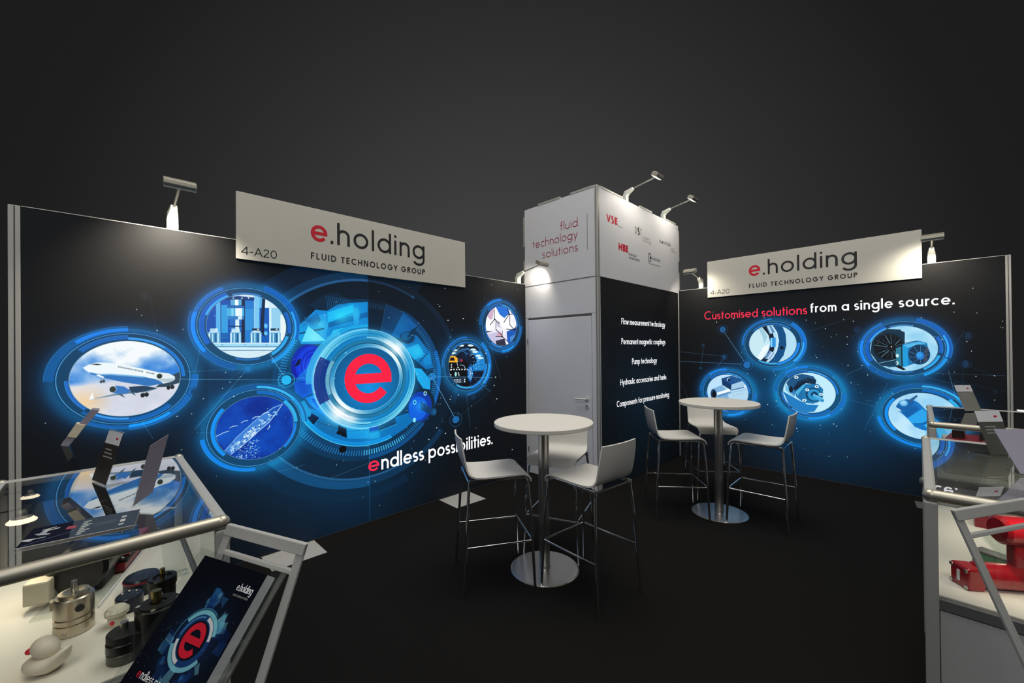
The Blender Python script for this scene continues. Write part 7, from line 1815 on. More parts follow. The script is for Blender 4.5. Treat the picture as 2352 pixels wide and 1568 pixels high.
# ------------------------------------------------------------------ bar tables
def bar_table(label, loc, r):
    t = thing('bar_table', label, 'table', loc, 0, 'bar tables')
    MB().lathe([(0, 1.068), (r-.004, 1.068), (r, 1.072), (r, 1.094), (r-.004, 1.098), (0, 1.098)], n=72).build('tabletop', TABLEW, t)
    MB().lathe([(0, .014), (.043, .014), (.04, .03), (.04, 1.06), (.07, 1.062), (.07, 1.068), (0, 1.068)], n=40).build('column', STEEL, t)
    MB().lathe([(0, 0), (.254, 0), (.254, .006), (.244, .010), (.06, .016), (0, .016)], n=72).build('base_plate', STEEL, t); return t
bar_table('white round bar table nearest the cabin door', (2.308, 1.99, 0), .368)
bar_table('white round bar table in front of the customised solutions wall', (4.28, 1.41, 0), .36)
# ------------------------------------------------------------------ bar stools
def shell_mesh():
    # side profile (y forward negative -> front at +y): waterfall front edge, flat seat, tight bend, reclined back
    P = [(.235, -.055), (.228, -.03), (.212, -.012), (.188, -.002), (.16, .0), (.08, -.003), (0, -.006), (-.09, -.006), (-.15, -.002), (-.18, .008), (-.2, .026), (-.212, .05), (-.222, .09), (-.233, .15), (-.243, .21), (-.25, .268)]
    n = 11; th = .011; V = []; F = []
    for side in (0, 1):
        for i, (y, z) in enumerate(P):
            a = P[max(0, i-1)]; b = P[min(len(P)-1, i+1)]; t = Vector((b[0]-a[0], b[1]-a[1])).normalized(); nn = Vector((-t.y, t.x))*(-1)
            hw = .2 if i < 8 else (.2-.012*min(1, (i-7)/4)); hw -= (.016 if i == 0 else .004 if i == 1 else 0) + (.012 if i == len(P)-1 else .003 if i == len(P)-2 else 0)
            for k in range(n):
                u = k/(n-1)*2-1; cur = -.016*(1-u*u)*max(0, min(1, (i-10)/3)); dip = -.004*(1-u*u) if 3 < i < 9 else 0
                d = nn*(th if side == 0 else 0); V.append((u*hw, y+cur+d.x*1, z+dip+d.y*1))
    m = len(P)
    for i in range(m-1):
        for k in range(n-1):
            a = i*n+k; F.append((a, a+1, a+n+1, a+n)); c = m*n+a; F.append((c, c+n, c+n+1, c+1))
    for i in range(m-1):
        a = i*n; F.append((a, a+n, m*n+a+n, m*n+a)); a = i*n+n-1; F.append((a, m*n+a, m*n+a+n, a+n))
    for k in range(n-1):
        a = k; F.append((a, m*n+a, m*n+a+1, a+1)); a = (m-1)*n+k; F.append((a, a+1, m*n+a+1, m*n+a))
    mb = MB(); mb.add([(x, y, z+.768) for x, y, z in V], F, True)
    o = mb.build('seat_shell', STOOLW); bm = bmesh.new(); bm.from_mesh(o.data); bmesh.ops.recalc_face_normals(bm, faces=bm.faces); bm.to_mesh(o.data); bm.free(); o.data.set_sharp_from_angle(angle=R(38))
    return o
def stool():
    t = thing('bar_stool', 'x', 'stool', group='white bar stools'); s = shell_mesh(); s.parent = t; r = .0102
    for sx in (-1, 1):
        x = sx*.178; fx = sx*.226; bx = sx*.228
        fl_ = MB().tube([(fx, .248, 0), (sx*.2, .226, .55), (x+sx*.006, .215, .70), (x, .203, .735), (x, .18, .749), (x, .14, .752)], r).build('leg', CHROME, t)
        rl_ = MB().tube([(bx, -.246, 0), (sx*.2, -.206, .6), (x+sx*.006, -.196, .735)], r).build('leg', CHROME, t)
        MB().lathe([(0, -.006), (.013, -.006), (.0135, .0), (.0135, .022), (0, .024)], (x+sx*.006, -.196, .728), 16).build('joint_ring', CHROME, rl_)
        MB().tube([(x, .14, .752), (x, -.17, .748), (x, -.192, .752)], r).build('seat_rail', CHROME, t)
        zf = lambda z: (sx*(.226-.026*z/.55), .248-.022*z/.55, z); zb = lambda z: (sx*(.228-.028*z/.6), -.246+.04*z/.6, z)
        MB().tube([zf(.318), zb(.318)], .0062, 10).build('footrest', CHROME, t)
    MB().tube([(-.211, .236, .318), (.211, .236, .318)], .0062, 10).build('footrest', CHROME, t)
    MB().tube([(-.182, -.196, .742), (.182, -.196, .742)], .0075, 10).build('cross_bar', CHROME, t)
    return t
st0 = stool()
for i, (x, y, deg, lab) in enumerate([(1.98, 2.2, -30.6, 'white bar stool standing in front of the words endless possibilities'), (2.662, 2.124, 201, 'white bar stool between the nearer bar table and the cabin door'), (2.328, 1.597, 85, 'white bar stool at the nearer table showing the back of its seat shell'),
        (4.003, 1.732, -50, 'white bar stool standing before the dark wall with the list of technologies'), (4.775, 1.65, 217, 'white bar stool behind the farther table facing the viewer'), (4.335, 1.045, 91, 'white bar stool at the farther table on the side of the showcases')]):
    t = st0 if i == 0 else copy_tree(st0)
    t.location = (x, y, 0); t.rotation_euler = (0, 0, R(deg-90)); t['label'] = lab
# ------------------------------------------------------------------ glass showcases
def showcase(label, x0, x1, y0, y1, tubes, zt=1.1, zd=.745):
    cx, cy = (x0+x1)/2, (y0+y1)/2; t = thing('glass_showcase', label, 'showcase', (cx, cy, 0), 0, 'glass showcases'); a, b = (x1-x0)/2, (y1-y0)/2; p = .018
    for sx in (-1, 1):
        for sy in (-1, 1):
            po = MB().box((sx*a-p, sy*b-p, 0), (sx*a+p, sy*b+p, zt-.02)).build('post', ALUP, t, .006)
            MB().ball((sx*a, sy*b, zt), .0215).build('corner_cap', ALUT, po)
    E_ = {'y0': ((-a, -b), (a, -b)), 'y1': ((-a, b), (a, b)), 'x0': ((-a, -b), (-a, b)), 'x1': ((a, -b), (a, b))}
    for k, (q, w) in E_.items():
        if k in tubes: MB().tube([(*q, zt), (*w, zt)], .0205, 20).build('top_rail', ALUT, t)
        else: MB().box((min(q[0], w[0])-.017, min(q[1], w[1])-.017, zt-.016), (max(q[0], w[0])+.017, max(q[1], w[1])+.017, zt+.014)).build('top_rail', ALUP, t, .009)
        MB().box((min(q[0], w[0])-.012, min(q[1], w[1])-.012, zd-.042), (max(q[0], w[0])+.012, max(q[1], w[1])+.012, zd-.003)).build('deck_rail', CASER, t, .003)
        lo = [min(q[0], w[0])-.008, min(q[1], w[1])-.008, .06]; hi = [max(q[0], w[0])+.008, max(q[1], w[1])+.008, zd-.044]
        i = 0 if q[1] == w[1] else 1; lo[i] += .028; hi[i] -= .028; MB().box(lo, hi).build('cabinet_panel', CASEP, t)
        lo[2] = zd; hi[2] = zt-.02; j = 1-i; m_ = (lo[j]+hi[j])/2; lo[j] = m_-.0025; hi[j] = m_+.0025; MB().box(lo, hi).build('glass_pane', GLASS, t)
    MB().box((-a+.012, -b+.012, zt+.004), (a-.012, b-.012, zt+.010)).build('glass_top', GLASS, t)
    MB().box((-a+.013, -b+.013, zd-.03), (a-.013, b-.013, zd)).build('deck', DECK, t); return t
showcase('glass-topped showcase holding pumps, in front of the aeroplane picture', -.31, .255, 1.56, 2.66, ('y0',))
cA = showcase('glass showcase with red pump parts beside the empty acrylic stand', 2.086, 3.3, -.62, -.024, ('x0',))
showcase('farther glass showcase with a red plate, behind the one with red pump parts', 3.955, 5.03, -.66, -.06, ('x0',))
MB().ball((1.15-.582, .312, .866), .028, .018, .028).build('knob', CASER, cA)
# ------------------------------------------------------------------ brochure stands
def cover_art():
    A = Art(.21, .297, 2600, '0b0e16'); c = (.117, .297-.135); A.glow(c, .045, '102850', .8); g = random.Random(3)
    ex, ez = EX, EZ
    for k in range(46):
        a = R(g.choice((75, 90, 180, 200, 240, 270, 300, 340, 10, 25)))+g.random()*.5; r = .056+.022*g.random(); d = (.005+.012*g.random()); q = (c[0]+r*math.cos(a), c[1]+r*math.sin(a)); col = g.choice(['18407c', '2c70b0', '58a8c8', '0c2450', '80c8d8', '143468'])
        A.poly([(q[0]+d*math.cos(a+b+1.2*g.random()), q[1]+d*math.sin(a+b+1.2*g.random())) for b in (0, 1.6, 3.1, 4.7)], col, .45)
    for r0, r1, a0, a1, col, al in ((.044, .052, 20, 150, '78c0cc', .9), (.044, .052, 200, 330, '78c0cc', .85), (.034, .044, 0, 360, '1c3c70', .9), (.036, .043, 10, 80, 'd8d8d0', .9), (.036, .043, 190, 260, 'd8d8d0', .9), (.038, .041, 90, 180, '5088b0', .8), (.053, .056, 60, 200, '3c80a0', .7), (.0, .033, 0, 360, '101420', 1)): A.ring(c, r0, r1, col, al, a0 if a1-a0 < 360 else None, a1 if a1-a0 < 360 else None)
    for k in range(60): A.ell((g.random()*.21, .02+g.random()*.2), .0006, .0006, 'c0d8e8', .6)
    return A.image('brochure_cover_print')
COVER = print_mat('brochure_cover', cover_art(), 0); COVER.node_tree.nodes['Principled BSDF'].inputs['Roughness'].default_value = .45
def brochure_stand(label, loc, rz, z0, lean, full):
    t = thing('brochure_stand', label, 'stand', loc, rz); L = .27; pl = lambda x, dz, o=0: (x, -lean*dz-o, z0-dz)
    def bar(x0, x1, d0, d1, th=.012): return MB().hexa([pl(x0, d1, th), pl(x1, d1, th), pl(x1, d1), pl(x0, d1)], [pl(x0, d0, th), pl(x1, d0, th), pl(x1, d0), pl(x0, d0)])
    bar(0, L, 0, .022, .01).build('top_bar', ALUP, t, .002); bar(.02, L-.02, .05, .059, .008).build('cross_bar', ALUP, t, .002)
    for x in (0, L-.022): bar(x, x+.022, .002, z0-.012, .007).build('leg', ALUP, t, .0015)
    yb = -lean*z0
    for x in (.0, L-.03): MB().box((x, yb-.03, 0), (x+.03, yb+.55, .012)).build('foot', ALUP, t, .003)
    for x in (.0, L-.03): MB().box((x+.002, yb+.27, .012), (x+.024, yb+.28, .62)).hexa([(x+.002, yb+.27, .62), (x+.024, yb+.27, .62), (x+.024, yb+.28, .62), (x+.002, yb+.28, .62)], [(x+.002, -lean*(z0-.7)-.02, .71), (x+.024, -lean*(z0-.7)-.02, .71), (x+.024, -lean*(z0-.7)-.01, .71), (x+.002, -lean*(z0-.7)-.01, .71)]).build('strut', ALUP, t)
    ta = R(41); sv = Vector((0, -math.sin(ta), -math.cos(ta))); nv = Vector((0, -math.cos(ta), math.sin(ta)))
    for j in range(2):
        o = Vector((.015, -.05-.16*j-.0, z0-.046-.37*j)); fr = lambda x, s, d, o=o: o+Vector((x, 0, 0))+sv*s+nv*d; w = .24; ln = .33
        def sheet(x0, x1, s0, s1, d0, d1): return MB().hexa([fr(x0, s1, d0), fr(x1, s1, d0), fr(x1, s0, d0), fr(x0, s0, d0)], [fr(x0, s1, d1), fr(x1, s1, d1), fr(x1, s0, d1), fr(x0, s0, d1)])
        tr = sheet(0, w, 0, ln, -.004, 0).build('tray', ACRYL, t)
        for x in (0, w-.004): sheet(x, x+.004, 0, ln, 0, .032).build('side_lip', ACRYL, tr)
        sheet(0, w, ln-.004, ln, 0, .05).build('front_lip', ACRYL, tr); sheet(w-.012, w, 0, ln, -.008, -.004).build('edge_strip', ALU, tr)
        if full and j == 0:
            mw = Matrix.Rotation(rz, 4, 'Z'); c = Vector(loc)+mw @ fr(.015+.105, .012+.1485, .001)
            br = thing('brochure', 'dark brochure with a red e emblem lying in the acrylic tray of the stand', 'brochure', c, rz, None); lo = fr(.015+.105, .012+.1485, .001)
            g = lambda x, s, d: Vector((x, 0, 0))+sv*s+nv*d
            V = [g(-.105, .1485, .0), g(.105, .1485, .0), g(.105, -.1485, .0), g(-.105, -.1485, .0), g(-.105, .1485, .022), g(.105, .1485, .022), g(.105, -.1485, .022), g(-.105, -.1485, .022)]
            MB().add(V, [(0, 3, 2, 1), (0, 1, 5, 4), (1, 2, 6, 5), (2, 3, 7, 6), (3, 0, 4, 7)]).build('pages', INKW, br)
            me = bpy.data.meshes.new('cover'); me.from_pydata([v+nv*.0006 for v in V[4:]], [], [(0, 1, 2, 3)]); me.materials.append(COVER); uv = me.uv_layers.new(name='print')
            for li, q in zip(me.polygons[0].loop_indices, ((0, 0), (1, 0), (1, 1), (0, 1))): uv.data[li].uv = q
            co = bpy.data.objects.new('cover', me); COL.objects.link(co); co.parent = br
            fm = (V[4]+nv*.0008, (1, 0, 0), -sv, nv)
            lettering('emblem', 'e', .0885, .297-.164, .057, .058, .2, fm, INKR, co, off=.0003)
            lettering('lettering', 'e.holding', .15, .297-.04, .048, .0095, .17, fm, INKW, co, A=1.45, off=.0003); lettering('lettering', 'FLUID TECHNOLOGY GROUP', .15, .297-.05, .048, .0022, .2, fm, INKG, co, off=.0003)
            lettering('lettering', 'e', .03, .297-.214, .01, .0095, .18, fm, INKR, co, off=.0003); lettering('lettering', 'ndless possibilities.', .042, .297-.214, .125, .0095, .16, fm, INKW, co, off=.0003)
    return t
brochure_stand('slanted grey brochure stand with dark brochures beside the pump showcase', (.216, 1.208, 0), math.atan2(-.931, .365), 1.2135, .44, True)
brochure_stand('slanted grey brochure stand with empty acrylic trays in front of the red pump showcase', (1.411, -.047, 0), R(-30), 1.2476, .4, False)
# ------------------------------------------------------------------ acrylic sign holders on the showcases
def holder(label, bl, br_, top, style):
    bl, br_ = Vector(bl), Vector(br_); c = (bl+br_)/2; t = thing('acrylic_sign_holder', label, 'sign holder', c); u = (br_-bl); w = u.length; u.normalize(); v = Vector(top); h = v.length; v.normalize(); n = u.cross(v).normalized()
    if n.dot(Vector((0, 0, CAMZ))-c) < 0: n = -n
    def sl(a0, a1, b0, b1, d0, d1, uu=u, vv=v, nn=n): return MB().hexa([uu*a0+vv*b0+nn*d0, uu*a1+vv*b0+nn*d0, uu*a1+vv*b1+nn*d0, uu*a0+vv*b1+nn*d0], [uu*a0+vv*b0+nn*d1, uu*a1+vv*b0+nn*d1, uu*a1+vv*b1+nn*d1, uu*a0+vv*b1+nn*d1])
    sl(-w/2, w/2, 0, h, -.003, 0).build('acrylic_sheet', ACRYL, t)
    hz = Vector((v.x, v.y, 0)); hz = (-hz if hz.length > 1e-3 else -Vector((n.x, n.y, 0))).normalized()
    MB().hexa([u*(-w/2), u*(w/2), u*(w/2)+hz*-.07, u*(-w/2)+hz*-.07], [p+Vector((0, 0, .003)) for p in (u*(-w/2), u*(w/2), u*(w/2)+hz*-.07, u*(-w/2)+hz*-.07)]).build('foot', ACRYL, t)
    m_ = {'dark': mat('dark_picture_card', '34302c', .4, noise=.85, nscale=22), 'plain': CARDG, 'mid': mat('mid_grey_card', '8a8880', .55, noise=.06), 'grey': CARDD}[style]; cd = sl(-w/2+.003, w/2-.003, .004, h-.003, .0005, .0022).build('card', m_, t)
    if style != 'plain':
        sl(-w/2+.003, w/2-.003, h*.74, h-.003, .0022, .0027).build('header', INKW, cd)
        sl(w*.18, w*.3, h*.84, h*.88, .0027, .003).build('logo_mark', INKR, cd)
        for k in range(3): sl(-w*.3, w*(.12+.1*k), h*(.62-.07*k), h*(.645-.07*k), .0022, .0026).build('printed_line', INKG, cd)
    return t
G = 1.1135
holder('upright acrylic holder with a dark card and white header on the pump showcase', (-.046, 2.412, G), (-.005, 2.267, G), (.054, .012, .2), 'dark')
holder('acrylic holder showing a plain lilac-grey card on the pump showcase', (.056, 1.867, G+.004), (.112, 1.9, G+.034), (.046, .01, .2), 'plain')
holder('small acrylic holder with a grey card on the farther showcase', (4.76, -.25, G), (4.86, -.345, G), (.02, .06, .205), 'mid')
holder('wide acrylic holder with a white-headed grey card on the red pump showcase', (2.934, -.231, G), (3.03, -.32, G), (.03, .05, .205), 'grey')
holder('acrylic holder showing the lilac back of its card, nearest on the red pump showcase', (2.585, -.28, G), (2.67, -.4, G), (.13, .06, .16), 'plain')
t = thing('acrylic_sign_holder', 'angled acrylic holder seen edge-on with a cream label, behind the pump showcase glass edge', 'sign holder', (-.097, 2.655, 1.114))
MB().hexa([(-.012, -.01, 0), (.012, -.01, 0), (.012, .05, 0), (-.012, .05, 0)], [(-.046, -.035, .126), (-.024, -.035, .126), (-.024, .025, .126), (-.046, .025, .126)]).build('support', ACRYL, t)
MB().hexa([(-.046, -.035, .126), (-.024, -.035, .118), (-.024, .06, .118), (-.046, .06, .126)], [(.05, -.035, .27), (.072, -.035, .265), (.072, .06, .265), (.05, .06, .27)]).build('acrylic_sheet', CARDG, t)
MB().hexa([(-.028, -.042, .16), (.0, -.042, .152), (.0, .02, .152), (-.028, .02, .16)], [(-.0, -.042, .215), (.03, -.042, .205), (.03, .02, .205), (-.0, .02, .215)]).build('label_pocket', CREAMP, t, .002)
# dark leaflet lying on the glass
def leaflet_art():
    A = Art(.24, .16, 1500, '3a4450'); A.poly([(0, 0), (.1, 0), (.085, .16), (0, .16)], '0c1020'); g = random.Random(8)
    for k in range(9): x, z = .015+.06*g.random(), .03+.1*g.random(); a = g.random()*3; A.line((x, z), (x+.022*math.cos(a), z+.022*math.sin(a)), .008, g.choice(['c8c8c0', '8c98a0', 'b0b8b8']))
    A.line((.008, .01), (.1, .06), .002, '7080a0'); A.poly([(.078, .09), (.1, .085), (.1, .11), (.08, .115)], 'a04858')
    for k in range(8): A.line((.115, .02+k*.016), (.118+.006*(k % 3), .02+k*.016), .01, 'b0b4b0', .9)
    for k in range(3): A.line((.14, .07+k*.012), (.19, .07+k*.012), .003, '5c6874')
    A.poly([(.2, .06), (.212, .06), (.212, .085), (.2, .085)], 'b8bcbc'); A.poly([(.2, .1), (.212, .1), (.212, .12), (.2, .12)], 'a0a8a8'); A.poly([(.2, .03), (.212, .03), (.212, .045), (.2, .045)], 'a0a8a8')
    return A.image('leaflet_print')
lf = slab('leaflet', (0, 0, 0), (1, 0, 0), .235, 0, .157, (0, -1, 0), .0015, print_mat('leaflet_paper', leaflet_art(), 0), INKW)
lf.rotation_euler = (R(-90), 0, 0); lf.data.transform(Matrix.Translation((-.1175, 0, -.0785)))
lf.data.transform(Matrix.Rotation(R(-90), 4, 'X')); lf.rotation_euler = (0, 0, R(-7)); lf.location = (-.05, 1.777, G+.002); tag(lf, 'dark printed leaflet lying on the glass top of the pump showcase', 'leaflet')
# ------------------------------------------------------------------ exhibits in the pump showcase
ZD = .7455
def cyl(c, r, z0, z1, ch=.003): return [(0, z0), (r-ch, z0), (r, z0+ch), (r, z1-ch), (r-ch, z1), (0, z1)]
t = thing('rubber_duck', 'white rubber duck with a red bill on the showcase deck', 'toy', (-.12, 1.742, ZD), R(135))
def bodyf(q):
    x, y, z = q; tail = max(0, -x-.02); return Vector((x, y*(1-.35*max(0, -x)/.06), z+tail*1.0 if z > -.005 else z+tail*.7))
MB().ball((0, 0, .023), .06, .042, .023, None, 28, 16, bodyf).build('body', DUCKW, t); MB().ball((.008, 0, .064), .034, .027, .027, Matrix.Rotation(R(-25), 3, 'Y')).build('head', DUCKW, t)
MB().ball((.044, 0, .056), .014, .016, .008).build('bill', DUCKR, t)
t = thing('steel_pump', 'shiny nickel cylindrical pump with grooves and a short shaft', 'pump', (-.078, 1.932, ZD))
MB().lathe([(0, 0), (.045, 0), (.047, .003), (.047, .034), (.043, .035), (.043, .039), (.047, .04), (.047, .052), (.043, .053), (.043, .057), (.047, .058), (.047, .112), (.043, .116), (.036, .116), (.036, .126), (.026, .127), (.012, .124), (0, .124)], n=56).build('housing', NICKEL, t)
MB().tube([(0, 0, .122), (0, 0, .16)], .0068, 16).build('shaft', STEEL, t); MB().lathe([(0, 0), (.011, 0), (.011, .004), (0, .004)], (.014, -.0435, .085), 20, Matrix.Rotation(R(90), 3, 'X').to_4x4().to_3x3()).build('port', DARK, t)
MB().ball((-.02, -.042, .014), .005).build('screw', STEEL, t)
MB().box((-.053, -.011, .085), (-.04, .011, .115)).build('plug', NICKEL, t, .003)
t = thing('base_sheet', 'clear acrylic base sheet lying under the black and red coupling', 'sheet', (-.02, 2.335, ZD), math.atan2(.544, .172)-PI/2); MB().box((-.085, -.285, 0), (.085, .285, .007)).build('sheet', ACRYL, t); MB().box((.083, -.285, .001), (.0865, .285, .0085)).build('edge', INKW, t)
t = thing('magnetic_coupling', 'black coupling on red plates with a cream end block, on a clear sheet', 'coupling', (-.02, 2.35, ZD+.0085), math.atan2(.544, .172)-PI/2)
MB().box((-.075, -.04, 0), (.085, .24, .03)).build('base', REDB, t, .002); MB().box((-.07, -.035, .03), (.09, .23, .042)).build('spacer', BLACKM, t); MB().box((-.075, .0, .042), (.088, .24, .07)).build('plate', REDP, t, .002)
MB().box((-.07, -.16, 0), (.06, -.04, .06)).build('saddle', BLACKM, t, .012)
MB().lathe(cyl(0, .084, -.17, .17, .012), (-.004, -.02, .09), 44, Matrix.Rotation(R(90), 3, 'X')).build('drum', BLACKP, t)
MB().lathe(cyl(0, .098, -.014, .014), (-.004, .03, .1), 44, Matrix.Rotation(R(90), 3, 'X')).build('flange', BLACKP, t)
MB().box((-.128, -.225, .012), (-.062, -.165, .09)).build('end_block', CREAMP, t, .006); MB().lathe(cyl(0, .036, 0, .05), (-.09, -.12, .085), 32, Matrix.Rotation(R(90), 3, 'X')).build('hub', CREAMP, t)
MB().tube([(-.03, .1, .22), (-.03, .1, .255)], .02, 18).build('terminal', BLACKM, t)
for x, y in ((.074, .04), (.07, -.02), (.074, .14)): MB().ball((x, y, .074 if y > 0 else .044), .008, .008, .007).build('bolt', STEEL, t)
t = thing('gear_pump', 'large stepped black gear pump with two shafts in the pump showcase', 'pump', (.062, 1.645, ZD), R(-12))
MB().lathe(cyl(0, .041, 0, .03), (-.028, 0, 0), 40).build('base', mat('grey_machine', '55564f', .35, .5), t); MB().lathe(cyl(0, .042, .03, .058), (-.028, 0, 0), 40).build('band', BLACKP, t); MB().lathe(cyl(0, .041, .058, .082), (-.028, 0, 0), 40).build('cap', BLACKM, t)
MB().tube([(-.03, 0, .08), (-.03, 0, .105)], .0095, 18).build('shaft', STEEL, t); MB().lathe(cyl(0, .055, 0, .13, .004), (.045, .01, 0), 48).build('housing', BLACKP, t); MB().box((-.02, -.035, .0), (.04, .04, .08)).build('bridge', BLACKM, t, .004)
MB().tube([(.04, .012, .128), (.04, .012, .168)], .0125, 22).build('shaft', BRASS, t); MB().lathe([(.02, .1295), (.045, .1295), (.045, .133), (.02, .133)], (.045, .01, 0), 40).build('rim', BLACKM, t)
for a in (0, 1.6, 3.1, 4.6): MB().lathe(cyl(0, .006, .13, .134, .001), (.045+.047*math.cos(a), .01+.047*math.sin(a), 0), 14).build('bolt', STEEL, t)
t = thing('motor_pump', 'tall black cylindrical pump with a brass shaft beside the gear pump', 'pump', (.128, 1.79, ZD))
MB().lathe([(0, 0), (.033, 0), (.035, .003), (.035, .045), (.033, .046), (.033, .049), (.035, .05), (.035, .118), (.038, .119), (.038, .142), (.036, .146), (.025, .146), (.023, .141), (0, .141)], n=48).build('housing', BLACKP, t); MB().tube([(0, 0, .14), (0, 0, .172)], .007, 18).build('shaft', BRASS, t)
MB().lathe(cyl(0, .016, 0, .012), (-.024, -.024, .1), 20, Matrix.Rotation(R(60), 3, 'Y')).build('plug', STEEL, t)
t = thing('clear_fitting', 'small cream translucent fitting with a red dot behind the gear pump', 'fitting', (.02, 1.875, ZD))
MB().lathe([(0, 0), (.022, 0), (.024, .004), (.022, .03), (.03, .034), (.031, .046), (.022, .056), (0, .058)], n=36).build('body', mat('cream_translucent', 'c9c5ae', .3, 0, noise=.05), t); MB().ball((-.02, -.016, .043), .009).build('cap', CREAMP, t); MB().ball((-.012, -.021, .016), .006).build('red_dot', DUCKR, t)
t = thing('hub', 'larger dark blue hub with a red rim behind the tall black pump', 'hub', (.09, 2.07, ZD)); MB().lathe([(0, 0), (.05, 0), (.053, .004), (.053, .05), (.048, .058), (0, .06)], n=44).build('body', NAVYP, t); MB().lathe([(.0535, .044), (.0545, .046), (.0535, .05), (.05, .05)], n=44).build('rim', REDB, t)
t = thing('hub', 'smaller dark blue hub with bright bolts beside the clear fitting', 'hub', (.052, 1.955, ZD)); MB().lathe([(0, 0), (.035, 0), (.037, .003), (.037, .045), (.034, .049), (0, .05)], n=40).build('body', NAVYP, t)
for a in (.3, 1.5, 2.6): MB().ball((.02*math.cos(a), .02*math.sin(a), .051), .0045).build('bolt', STEEL, t)
t = thing('acrylic_stand', 'empty clear acrylic stand on the deck at the showcase edge', 'stand', (.2, 2.15, ZD)); MB().hexa([(-.04, -.01, 0), (.03, -.02, 0), (.03, -.016, 0), (-.04, -.006, 0)], [(-.05, .07, .16), (.02, .06, .16), (.02, .064, .16), (-.05, .074, .16)]).build('sheet', ACRYL, t); MB().box((-.04, -.07, 0), (.03, -.01, .004)).build('foot', ACRYL, t)
def cone_lamp(label, loc, s, pw):
    t = thing('cone_lamp', label, 'lamp', loc, 0, 'small lamps in the pump showcase'); MB().lathe([(.036*s, 0), (.037*s, .004*s), (.026*s, .015*s)], n=32).build('shade', LAMPG, t); MB().lathe([(.026*s, .015*s), (.014*s, .022*s), (.013*s, .034*s), (.009*s, .042*s), (0, .043*s)], n=32).build('cap', ALUT, t)
    MB().lathe([(0, .001), (.034*s, .001), (.034*s, .002), (0, .002)], n=32).build('lens', LENS, t); MB().tube([(0, 0, .042*s), (0, 0, .05*s), (-.02, 0, 1.09-loc[2]), (-.285-loc[0], 0, 1.09-loc[2])], .003, 8).build('arm', BLACKM, t)
    spot('cone_lamp_beam', (loc[0], loc[1], loc[2]-.004), (loc[0]+.06, loc[1]-.08, ZD), pw, 140, .7, (1, .86, .62), .02)
cone_lamp('small bright cone lamp inside the pump showcase, nearer to the viewer', (-.215, 2.24, 1.045), 1.0, 2.2)
cone_lamp('small bright cone lamp in the far corner inside the pump showcase', (-.22, 2.52, 1.062), .7, 1.2)
spot('case_fill', (-.16, 1.62, 1.07), (-.14, 1.9, ZD), .7, 150, .8, (1, .86, .62), .05)  # added fill under the front rail, no strip lamp is fitted there
# ------------------------------------------------------------------ exhibits in the red pump showcase
t = thing('gear_pump', 'glossy red pump with a square bolted front flange and an upright column in the showcase', 'pump', (2.232, -.096, ZD), R(34.8))
fg = MB().box((-.038, -.055, .0), (.038, 0, .078)).build('flange', REDP, t, .007); MB().box((-.004, -.0005, .02), (.006, .0025, .058)).build('label_strip', INKW, fg)
for x in (-.03, .03):
    for z in (.01, .068): MB().lathe(cyl(0, .007, 0, .004, .001), (x, -.0005, z), 16, Matrix.Rotation(R(-90), 3, 'X')).build('bolt', STEEL, fg)
MB().lathe(cyl(0, .044, -.34, -.05, .008), (0, 0, .046), 44, Matrix.Rotation(R(-90), 3, 'X')).build('body', REDP, t); MB().box((-.018, -.19, .08), (.018, -.16, .2)).build('column', REDP, t, .006)
MB().lathe(cyl(0, .05, -.42, -.12, .01), (.0, .0, .215), 44, Matrix.Rotation(R(-90), 3, 'X')).build('upper_body', REDP, t); MB().box((-.025, -.4, .088), (.03, -.21, .15)).build('block', BLACKM, t, .004)
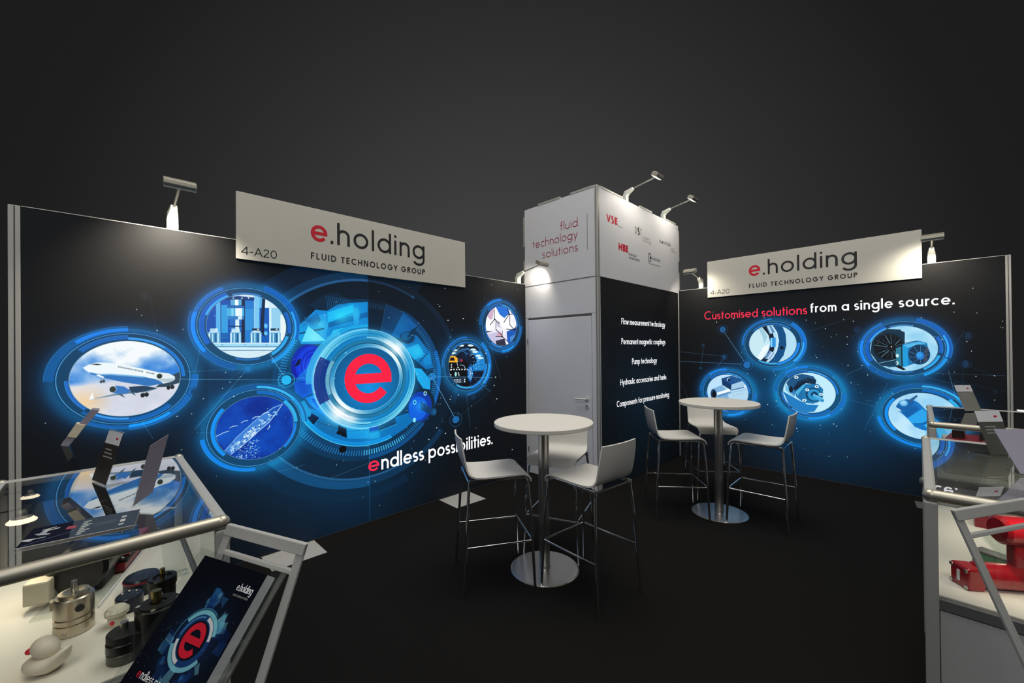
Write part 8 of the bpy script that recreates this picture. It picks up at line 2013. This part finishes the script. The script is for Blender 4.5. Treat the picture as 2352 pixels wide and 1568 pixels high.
t = thing('display_unit', 'small unit with a green display behind the red pump block', 'display', (2.47, -.2, ZD), R(-30)); MB().box((-.03, -.06, 0), (.03, .05, .07)).build('housing', CASER, t, .004); MB().box((-.032, -.05, .02), (-.0298, .03, .06)).build('screen', GREEN, t)
t = thing('toothed_part', 'dark red toothed part on the deck of the red pump showcase', 'gear part', (3.05, -.215, ZD)); b = MB(); b.box((-.04, -.03, 0), (.04, .03, .05))
for k in range(5): b.box((-.04, -.03+k*.0125, .05), (.04, -.024+k*.0125, .062))
b.build('body', REDB, t)
t = thing('terminal_strip', 'grey connector strip lying on the deck of the red pump showcase', 'strip', (2.62, -.24, ZD), R(40)); MB().box((-.012, -.05, 0), (.012, .05, .02)).build('strip', CASER, t, .003)
t = thing('chrome_valve', 'chrome valve body at the back of the red pump showcase', 'valve', (2.98, -.4, ZD)); MB().lathe(cyl(0, .035, 0, .09, .006), n=32).build('body', CHROME, t); MB().tube([(-.06, 0, .05), (.06, 0, .05)], .014, 16).build('port', CHROME, t)
spot('case_fill', (2.2, -.3, 1.07), (2.5, -.3, ZD), 2.2, 150, .8, (1, .88, .68), .05)  # added fill to brighten the deck, not a fitted strip lamp
spot('case_fill', (2.9, -.3, 1.07), (2.8, -.3, ZD), 1.5, 150, .8, (1, .88, .68), .05)  # second added fill, for the farther half of the deck
t = thing('display_plinth', 'white plinth inside the farther showcase', 'plinth', (4.35, -.32, ZD)); MB().box((-.2, -.16, 0), (.22, .2, .205)).build('body', DECK, t, .004)
t = thing('base_plate_exhibit', 'dark red exhibit plate with black blocks in the farther showcase', 'exhibit', (4.35, -.32, ZD+.206), R(-8)); MB().box((-.17, -.14, 0), (.17, .18, .02)).build('plate', REDB, t, .002); MB().box((-.08, .09, .02), (-.0, .15, .075)).build('block', BLACKP, t, .004); MB().box((-.08, -.08, .02), (.02, .02, .07)).build('block', BLACKM, t, .004)
t = thing('light_panel', 'bright white light panel beyond the end of the booth', 'panel', (8.0, -.95, 0)); MB().box((0, -.9, .0), (.03, .1, .83)).build('housing', ALUP, t); MB().box((-.004, -.88, .56), (.0, .095, .825)).build('screen', mat('screen_white', 'f0f0f4', .4, emit='fbf8ff', estr=1.0), t)
